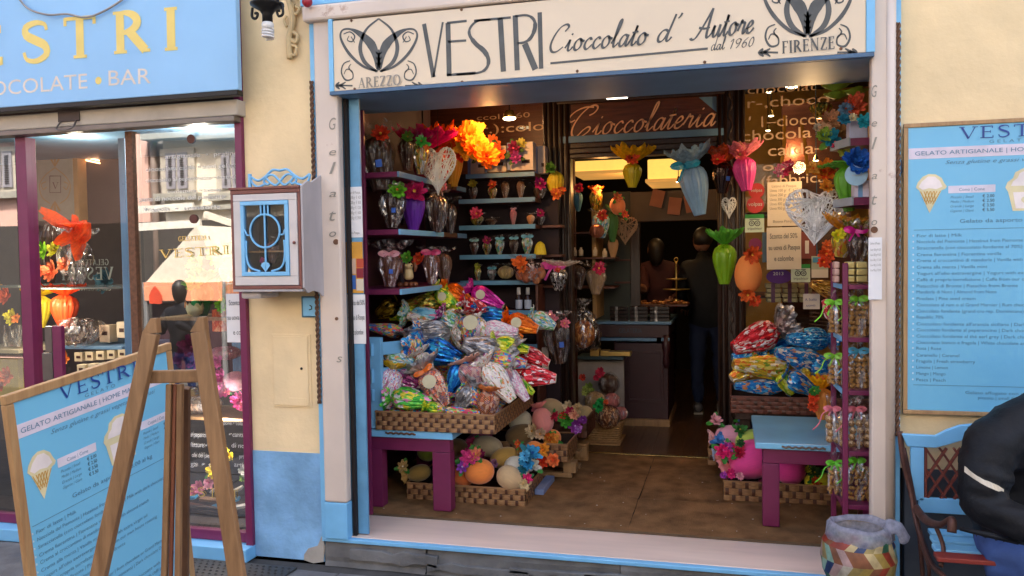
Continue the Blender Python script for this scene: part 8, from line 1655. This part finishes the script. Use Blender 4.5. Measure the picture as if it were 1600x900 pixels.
gs = thing('glass_shelf', 'glass shelf seen in the leftmost display pane', 'shelf', tuple(at(10, 450, .6))); bx('shelf_pane', -60, 446, 29, 450, .35, .9, MATS['smoky_glass_edge'], gs); gs = thing('glass_shelf', 'lower pale shelf seen in the leftmost display pane', 'shelf', tuple(at(10, 550, .6))); bx('shelf_pane', -60, 546, 29, 552, .35, .9, cm('c8b898'), gs)
e = eggp('film wrapped pack under a big orange organza bow behind the glass', 118, 445, 378, .55, 46, film, ruff=filmd, rR=1.3, rH=.5, film=filmd, fl=(('e8d838', -.5, .8, .3),), seed=61)
t = thing('organza_bow', 'large orange organza bow with long loops behind the display glass', 'bow', tuple(at(118, 360, .48))); mb = MB(); c = at(116, 356, .46); s2 = pxm(116, 356, .46)
for (dx, dy, w2, h2, r2) in ((-34, -14, 52, 16, 10), (14, -12, 34, 22, -20), (36, 16, 46, 34, -55), (-14, 24, 30, 22, -100), (22, 44, 40, 24, -75)):
    mb.petal(c, (dx, -4, -dy), (0, -1, .2), math.hypot(dx, dy) * 1.2 * s2, h2 * s2 * 1.1, .3); mb.petal(c + Vector((0, -.02, 0)), (dx + 6, -6, -dy + 5), (0, -1, .3), math.hypot(dx, dy) * 1.2 * s2, h2 * s2, .4)
ruffle(mb, c, .01, 20 * s2, .05, 5, 3); mb.build('loops', tulle('orange_organza', 'f05a20', .85), t, True)
eggp('dark chocolate egg behind the orange bow in the display window', 76, 446, 350, .7, 34, choc, seed=62)
posy('lime green flower at the left edge of the display pane', 58, 382, 20, .5, (('88c828', '68a020', 0, 0, 1.), ('a8d838', '68a020', 10, 12, .8), ('58b028', '409818', -6, -16, .7)))
posy('orange blossoms beside the purple window mullion', 50, 322, 13, .55, (('f07828', 'f0a838', 0, 0, 1.), ('f08838', 'f0a838', 0, 26, .8)))
posy('salmon flower cluster below the orange bow', 82, 425, 18, .48, (('f07848', 'e85020', 0, 0, 1.), ('f08858', 'e85020', 20, -12, .8), ('f06838', 'e84818', -22, 0, .7)))
eggp('yellow egg with pale blue label below the glass shelf', 62, 512, 462, .6, 34, cm('d8c030'), ruff=Ty, seed=63); eggp('bright orange egg with orange paper below the glass shelf', 101, 512, 462, .55, 40, cm('f05020', .5), ruff=[tulle('hot_orange', 'f84818', .85)], rR=1.4, rH=.5, seed=64)
eggp('film bag of sweets with pink bits at the display middle', 125, 542, 500, .55, 64, filmd, film=filmd, seed=65)
for i, (a, b, c_, d_) in enumerate(((155, 508, 171, 535), (182, 503, 197, 528))): e = bx('chocolate_box', a, b, c_, d_, .62, .7, cm('d0bca0'), None); tag(e, ['cream chocolate box leaning left of the blue door stile', 'cream chocolate box close to the blue door stile'][i], 'box'); bx('choc_print', a + 4, b + 10, c_ - 4, b + 16, .617, .6195, cm('3a1810'), e, 0)
for j in range(2):
    for i in range(5):
        a = 116 + i * 17 + j * 4; b = 551 + j * 19 - i * 1.2; e = bx('praline_box', a, b, a + 12, b + 14, .5 - .1 * j, .56 - .1 * j, cm('d8c4a0'), None); tag(e, '%s small cream box in the %s row below the blue shelf edge' % (['first', 'second', 'third', 'fourth', 'last'][i], ['upper', 'lower'][j]), 'praline box', 'small cream boxes in the display window'); bx('choc_print', a + 3, b + 5, a + 9, b + 9, .497 - .1 * j, .4995 - .1 * j, cm('3a1810'), e, 0)
posy('orange flower below the yellow egg near the steel lock', 101, 560, 13, .4, (('f08030', 'f0c040', 0, 0, 1.),)); posy('large teal star ribbon deep in the display window', 168, 440, 22, 1.0, (('386878', '285868', 0, 0, 1.),))
posy('orange lily in the leftmost display pane', 12, 462, 16, .4, (('f05828', 'f08838', 0, 0, 1.), ('f0a038', 'f08838', -14, -10, .8))); posy('yellow and orange flowers on the white pack in the leftmost pane', 20, 496, 14, .38, (('e8d030', 'f08028', 0, 0, 1.), ('f08028', 'e8d030', 6, 2, .6)))
e = bx('white_pack', 4, 508, 40 - 12, 542, .42, .5, filmd, None); tag(e, 'white film pack in the leftmost display pane', 'pack'); posy('orange flowers low in the leftmost display pane', 12, 588, 16, .35, (('f06820', 'f0a038', 0, 0, 1.), ('e85818', 'f0a038', -10, 12, .9))); e = bx('yellow_pack', -10, 560, 29, 620, .5, .55, cm('d8b848'), None); tag(e, 'yellow paper pack low in the leftmost display pane', 'pack')
for j in range(6):
    a = 48 + (j % 3) * 12; b = 560 + (j // 3) * 24
# green duck egg
eggp('emerald green paper egg with lime flower beside the duckling shell', 316, 497, 440, .5, 34, cm('187838', .5), ruff=[cm('2a9a48'), tulle('sheer_lime', 'a8c838', .6)], rR=1.4, rH=.5, fl=(('78b828', -.2, .95, .5, '98d038'),), seed=66)
dk = thing('shell_cup', 'cream cracked egg shell cup with green egg and chick beak', 'chocolate figure', tuple(at(305, 495, .42))); c = at(305, 495, .42); s2 = pxm(305, 480, .42)
MB().lathe([(3 * s2, 0), (11 * s2, 5 * s2), (13.5 * s2, 13 * s2), (12.5 * s2, 20 * s2)], 24, c=tuple(c), fn=lambda t_, i, r, z: (r, z + (3 * s2 * math.sin(7 * t_) if i == 3 else 0)), cap=False).build('shell', cm('e0d4a0'), dk, True); MB().ball((c.x + 2 * s2, c.y, c.z + 19 * s2), 8 * s2, 14, 9, (1, 1, 1.2)).build('green_egg', cm('10a050', .3), dk, True); MB().tube([(c.x - 11 * s2, c.y - .02, c.z + 16 * s2), (c.x - 12 * s2, c.y - .03, c.z + 24 * s2)], [4 * s2, 1 * s2], 8).build('chick', cm('e88828'), dk, True)
posy('yellow green lily over the green egg in the window', 343, 400, 22, .5, (('c8c828', 'a8b020', 0, 0, 1.), ('d8d040', 'a8b020', 20, -8, .8), ('b0c030', '88a020', -36, 14, .8)))
eggp('green film wrapped egg left of the Sconto notice in the window', 351, 475, 428, .5, 22, cm('188848', .4), ruff=film, film=filmd, seed=67); posy('lime bow between the shelf and the Sconto notice', 348, 478, 13, .4, (('88c828', '98d038', 0, 0, 1.),))
e = bx('patterned_box', 331, 484, 348, 518, .4, .47, foil('orange_pattern', [('e86830', .5), ('f0a878', .3), ('c84820', .2)], 60, 0, .5), None); tag(e, 'orange patterned paper box below the wooden shelf', 'box')
easter('pale pink egg with magenta flowers behind the display glass', 366, 596, 40, 32, .45, 'eca8bc', 10, None, (('e06080', .4, .25, .2),), None, 68); posy('magenta ribbon flowers left of the pale pink egg', 345, 590, 15, .42, (('d050a0', 'e880b8', 0, 0, 1.), ('c84898', 'e880b8', 4, 20, .9), ('e070b0', 'e880b8', -4, -24, .8)))
posy('bright pink bows under the pale pink egg', 374, 626, 15, .38, (('f058a8', 'e83890', 0, 0, 1.), ('e87898', 'e83890', 10, 8, .8), ('f07828', 'e8a030', 12, -18, .6))); eggp('film bag of pale sweets on the lower wooden shelf', 318, 652, 618, .45, 54, foil('pale_sweets', [('c8b098', .5), ('a88068', .3), ('e0d8c8', .2)], 70, 0, .5), film=filmd, ruff=filmd, seed=69)
eggp('golden ball egg in shade on the lower wooden shelf', 300, 632, 605, .6, 22, gm, prof=SMOOTHP, seed=70); eggp('pink sphere egg pack high on the lower shelf', 352, 562, 540, .6, 44, cm('c888a0'), prof=SMOOTHP, film=filmd, seed=71)
posy('dark magenta tulle bow in the middle of the display', 303, 545, 26, .8, (('701848', '902058', 0, 0, 1.), ('902058', '701848', 10, 14, .9), ('601040', '701848', -14, 16, .8)))
dr2 = thing('blue_drape', 'pale blue fabric drape hanging behind the Sconto notice', 'drape', tuple(at(378, 600, .7))); 
for i in range(5): MB().tube([at(368 + i * 5, 535, .75), at(370 + i * 5, 580, .73), at(374 + i * 4, 620, .75)], .025, 8, flat=.6).build('fold', cm('5a88b0'), dr2, True)
posy('yellow daffodils low in the display window', 334, 735, 13, .35, (('e8c818', 'e8a018', 0, 0, 1.), ('e0d028', 'e8a018', 18, -28, .7), ('d8c020', 'e8a018', 26, -22, .6)), '3a7a28'); posy('pale pink orchids low in the display window', 312, 762, 13, .35, (('e088a8', 'c84878', 0, 0, 1.), ('e898b0', 'c84878', 16, -8, .9), ('d87898', 'c84878', -8, 8, .7))); posy('white silk flower by the lower right window frame', 384, 736, 12, .35, (('d8d8d0', 'b8c0a0', 0, 0, 1.), ('88a838', '709028', -4, 10, .6)))
bkd = thing('dark_basket', 'long dark brown woven basket at the foot of the display window', 'basket', tuple(at(315, 810, .3)))
for k in range(4): MB().tube([at(285, 790 + k * 5, .2), at(330, 793 + k * 5.2, .2), at(372, 800 + k * 5.5, .2)], .012, 6).build('basket_roll', mat('dark_basket_brown', (.05, .03, .025), .8, var=.3, vs=60), bkd, True)
MB().box(at(285, 800, .2).x, at(372, 800, .2).x, .20, .45, .15, zat(330, 800, .2)).build('basket_body', MATS['dark_basket_brown'], bkd)
rr = random.Random(31)
for i, (a, b, an, cc, w2) in enumerate(((292, 778, 10, '3aa0d0', 46), (338, 782, -4, '8a6a50', 70), (360, 770, 25, 'c0b8a8', 56), (352, 786, 18, '4ab0d8', 60), (312, 792, -8, '5a3828', 70), (345, 760, 30, 'b8b0b0', 50), (372, 792, 12, 'd0c8c0', 40))):
    c = at(a, b, .3 - .01 * i); e = MB().box(-w2 * .0016, w2 * .0016, -.02, .02, -.009, .009).build('bar_pack', cm(cc, .35), None, bev=.003); e.location = c; e.rotation_euler = (.2, -R_(an), rr.random() * .3); tag(e, ['bright blue wrapped bar at the left of the low bar pile', 'long brown bar across the low bar pile', 'silver film bar slanting at the upper right', 'blue bar under the silver ones at right', 'dark chocolate bar on the basket rim', 'grey film bar steeply slanting in the pile', 'white film bar at the far right of the pile'][i], 'bar', 'wrapped bars low in the display window')
for i, (a, b, w2) in enumerate(((50, 207, 16), (78, 218, 26), (60, 232, 18))):
    t = thing('ceiling_spot', ['first ceiling spot high in the left display', 'oval ceiling spot high in the left display', 'lowest ceiling spot high in the left display'][i], 'spot lamp', tuple(at(a, b, 1.5))); MB().ball(tuple(at(a, b, 1.5)), w2 * pxm(a, b, 1.5) / 2, 12, 6, (1, 1, .3)).build('lamp_bulb', mat('dim_bulb', (1, .75, .5), .5, emit=1.6, bump=0), t, True)
for i, (a, b, w2) in enumerate(((222, 195, 22), (325, 191, 34))):
    t = thing('strip_light', ['left green white strip light at the display window top', 'right green white strip light at the display window top'][i], 'strip light', tuple(at(a, b, .2))); c = at(a, b, .12); MB().ball(tuple(c), w2 * pxm(a, b, .12) / 2, 14, 6, (1, .6, .2)).build('lamp_tube', mat('greenish_tube', (.6, 1, .7), .5, emit=.6, bump=0), t, True)
t = thing('neon_tubes', 'pair of slanting orange light tubes deep inside the display', 'light tubes', tuple(at(120, 240, 1.7)))
for a, b, c_, d_ in ((92, 236, 155, 251), (95, 242, 156, 255)): MB().tube([at(a, b, 1.7), at(c_, d_, 1.7)], .006, 6).build('tube', mat('orange_tube', (1, .45, .2), .5, emit=2.5, bump=0), t)
for i, (a, b) in enumerate(((298, 217), (302, 342))): d_ = disc(['upper round brown cookie sticker on the window glass', 'lower round brown cookie sticker on the window glass'][i], a, b, 7, .010, '5a2c20', ())
plight('display_light', at(120, 235, .6), 5, (1, .85, .65)); plight('display_light', at(310, 235, .6), 6, (1, .9, .8)); plight('display_light', at(60, 470, .25), 4, (1, .85, .65)); plight('display_light', at(335, 672, .22), 3.5, (1, .85, .8))  # last light is added, with no lamp there, to brighten the low goods
# warm recess lamp at the upper left shelves, strip light in the soffit
t = thing('recess_lamp', 'small bright warm spot lamp above the orange tulle', 'spot lamp', tuple(at(795, 182, 2.0))); c = at(796, 183, 2.0); MB().lathe([(.03, .05), (.05, .0), (.045, -.004)], 14, c=tuple(c)).build('lamp_housing', brass, t, True); MB().ball((c.x, c.y, c.z - .01), .04, 12, 7, (1.3, 1, .4)).build('lamp_bulb', bulb, t, True); MB().tube([c + Vector((0, 0, .05)), (c.x, c.y, 3.3)], .006, 6).build('rod', blackm, t)
plight('recess_light', at(765, 205, 1.25), 3.4, (1, .5, .15), .04)
t = thing('soffit_light', 'slim white light strip on the edge above the Cioccolateria transom', 'strip light', tuple(at(963, 152, .55))); bx('diffuser', 948, 150.5, 980, 153.5, .54, .56, mat('warm_strip', (1, .85, .65), .5, emit=2.2, bump=0), t, 0)
plight('recess_light', (.0, 2.9, 2.5), .3)
# ================================================================ ACROSS THE STREET (seen mirrored in the display glass)
DB = 8.0
def mx(px, py, Y=DB): p = at(px, py, Y); return Vector((p.x, -Y, p.z))
ob = thing('opposite_building', 'cream building across the street with grey shuttered windows mirrored in the glass', 'building', (-6, -DB, 0)); cmw = mat('cream_facade', (.82, .74, .60), .85, var=.05); pkw = mat('pink_facade', (.66, .42, .34), .85, var=.05)
xd = mx(232, 300).x
wbox('wall', xd + .3, 6, -DB - .3, -DB, 0, 5.0, cmw, ob, 0); wbox('wall', -24, xd + .0, -DB - .3, -DB + .02, 0, 5.0, pkw, ob, 0); wbox('side_strip', xd + .001, xd + .299, -DB - .3, -DB - .1, 0, 5.0, mat('grey_gap', (.3, .27, .25), .8), ob, 0)
MB().tube([(xd + .12, -DB + .02, 0), (xd + .12, -DB + .02, 5.0)], .06, 10).build('drain_pipe', cm('7a6a60'), ob, True)
gsh = mat('grey_shutter', (.28, .27, .30), .7); gst = mat('grey_stone_trim', (.34, .33, .28), .8)
def owin(pa, pb, pt, pbm):
    xa_, xb_ = sorted((mx(pa, 250).x, mx(pb, 250).x)); z1, z0 = mx((pa + pb) / 2, pt).z, mx((pa + pb) / 2, pbm).z; Y = -DB
    f = MB().box(xa_, xb_, Y + .001, Y + .06, z0, z1).build('window', cm('b8b0a0'), ob); wd = xb_ - xa_
    MB().box(xa_ - .25, xb_ + .25, Y, Y + .25, z1 + .15, z1 + .28).build('cornice', gst, f); MB().box(xa_ - .1, xb_ + .1, Y, Y + .15, z0 - .12, z0 - .0).build('sill', gst, f)
    for k in range(2):
        a = xa_ + .12 + k * (wd - .2) / 2; b = a + (wd - .28) / 2; s3 = MB().box(a, b, Y + .061, Y + .09, z0 + .08, z1 - .08).build('shutter', gsh, f)
        nl = 16; mb = MB()
        for q_ in range(nl): zz = z0 + .14 + q_ * (z1 - z0 - .28) / nl; mb.box(a + .06, b - .06, Y + .091, Y + .10, zz, zz + (z1 - z0 - .28) / nl * .45)
        mb.build('louvres', cm('3a3838'), s3)
for a in ((252, 304, 232, 302), (338, 388, 232, 302), (424, 474, 232, 302), (-20, 30, 230, 300)): owin(*a)
wbox('string_course', xd + .31, 6, -DB, -DB + .12, mx(300, 322).z - .08, mx(300, 322).z, gst, ob)
wbox('dark_shopfronts', -24, 6, -DB + .021, -DB + .04, .05, mx(300, 345).z, mat('dark_shopfront', (.05, .045, .04), .4), ob, 0)
aw = thing('street_awning', 'white awning edge across the street mirrored in the glass', 'awning', tuple(mx(270, 330, 7))); 
for (a, b, c_, d_, h_) in ((214, 328, 300, 322, 5), (214, 355, 312, 349, 7)):
    p, q_ = mx(a, b, 7), mx(c_, d_, 7); MB().beam(p, q_, .12, h_ * .0088, up=(0, 1, 0)).build('awning_edge', cm('e0dcd0'), aw)
p, q_ = mx(318, 335, 7), mx(372, 352, 7); MB().beam(p, q_, .1, .06, up=(0, 1, 0)).build('awning_arm', cm('d8d0c0'), aw)
tn = thing('market_tent', 'white peaked market tent across the street mirrored in the glass', 'tent', tuple(mx(290, 450, 6))); ap, l_, r__ = mx(305, 352, 6), mx(226, 441, 6), mx(348, 445, 6)
MB().add([ap, l_, r__, ap + Vector((0, -1.2, 0)), l_ + Vector((0, -1.4, 0)), r__ + Vector((0, -1.4, 0))], [(0, 1, 2), (3, 5, 4), (0, 3, 4, 1), (0, 2, 5, 3), (1, 4, 5, 2)]).build('tent_roof', cm('e8dcc8'), tn)
p, q_ = mx(222, 442, 5.95), mx(345, 470, 5.95); MB().box(min(p.x, q_.x), max(p.x, q_.x), -6.9, -5.95, q_.z, p.z).build('stall_front', cm('f0a078'), tn); c = mx(241, 462, 5.94)
MB().add([c + Vector((a * .11, .012, b * .13)) for a, b in ((-1, -.9), (-1, .0), (-.6, .6), (0, 1.1), (.6, .6), (1, .0), (1, -.9))], [tuple(range(7))]).build('red_arch', cm('d84828'), tn)
for xq in (p.x, q_.x): MB().box(xq - .03, xq + .03, -6.0, -5.96, 0, l_.z).build('tent_pole', cm('808080'), tn)
wbox('stall_counter', min(p.x, q_.x), max(p.x, q_.x), -6.8, -6.1, 0, q_.z - .05, cm('402830'), tn)
pd = thing('person', 'dark clothed passer by standing across the street mirrored in the glass', 'person', tuple(mx(282, 520, 4.9))); c = mx(282, 505, 4.9); X, Y_ = c.x, c.y; Z = c.z - 1.28
n2 = {'pel': ((X, Y_, Z + .95), (.17, .12)), 'che': ((X, Y_, Z + 1.34), (.21, .14)), 'nec': ((X, Y_, Z + 1.52), .06), 'hd0': ((X, Y_, Z + 1.6), .05), 'ls': ((X - .2, Y_, Z + 1.42), .07), 'le': ((X - .26, Y_ + .1, Z + 1.16), .055), 'lw': ((X - .12, Y_ + .28, Z + 1.3), .04), 'rs': ((X + .2, Y_, Z + 1.42), .07), 're': ((X + .26, Y_ + .1, Z + 1.16), .055), 'rw': ((X + .12, Y_ + .28, Z + 1.3), .04),
      'lh': ((X - .1, Y_, Z + .86), .1), 'lk': ((X - .11, Y_, max(.5, Z + .5)), .07), 'la': ((X - .11, Y_, .08), .05), 'rh': ((X + .1, Y_, Z + .86), .1), 'rk': ((X + .11, Y_, max(.5, Z + .5)), .07), 'ra': ((X + .11, Y_, .08), .05)}
skin(n2, E2, 'pel', lambda c_, k, n: 1 if c_.z < Z + .9 else 0, 'body', pd, [jack, jeans]); head(pd, (X, Y_ + .02, Z + 1.71), .105, (0, -1), long_=True)
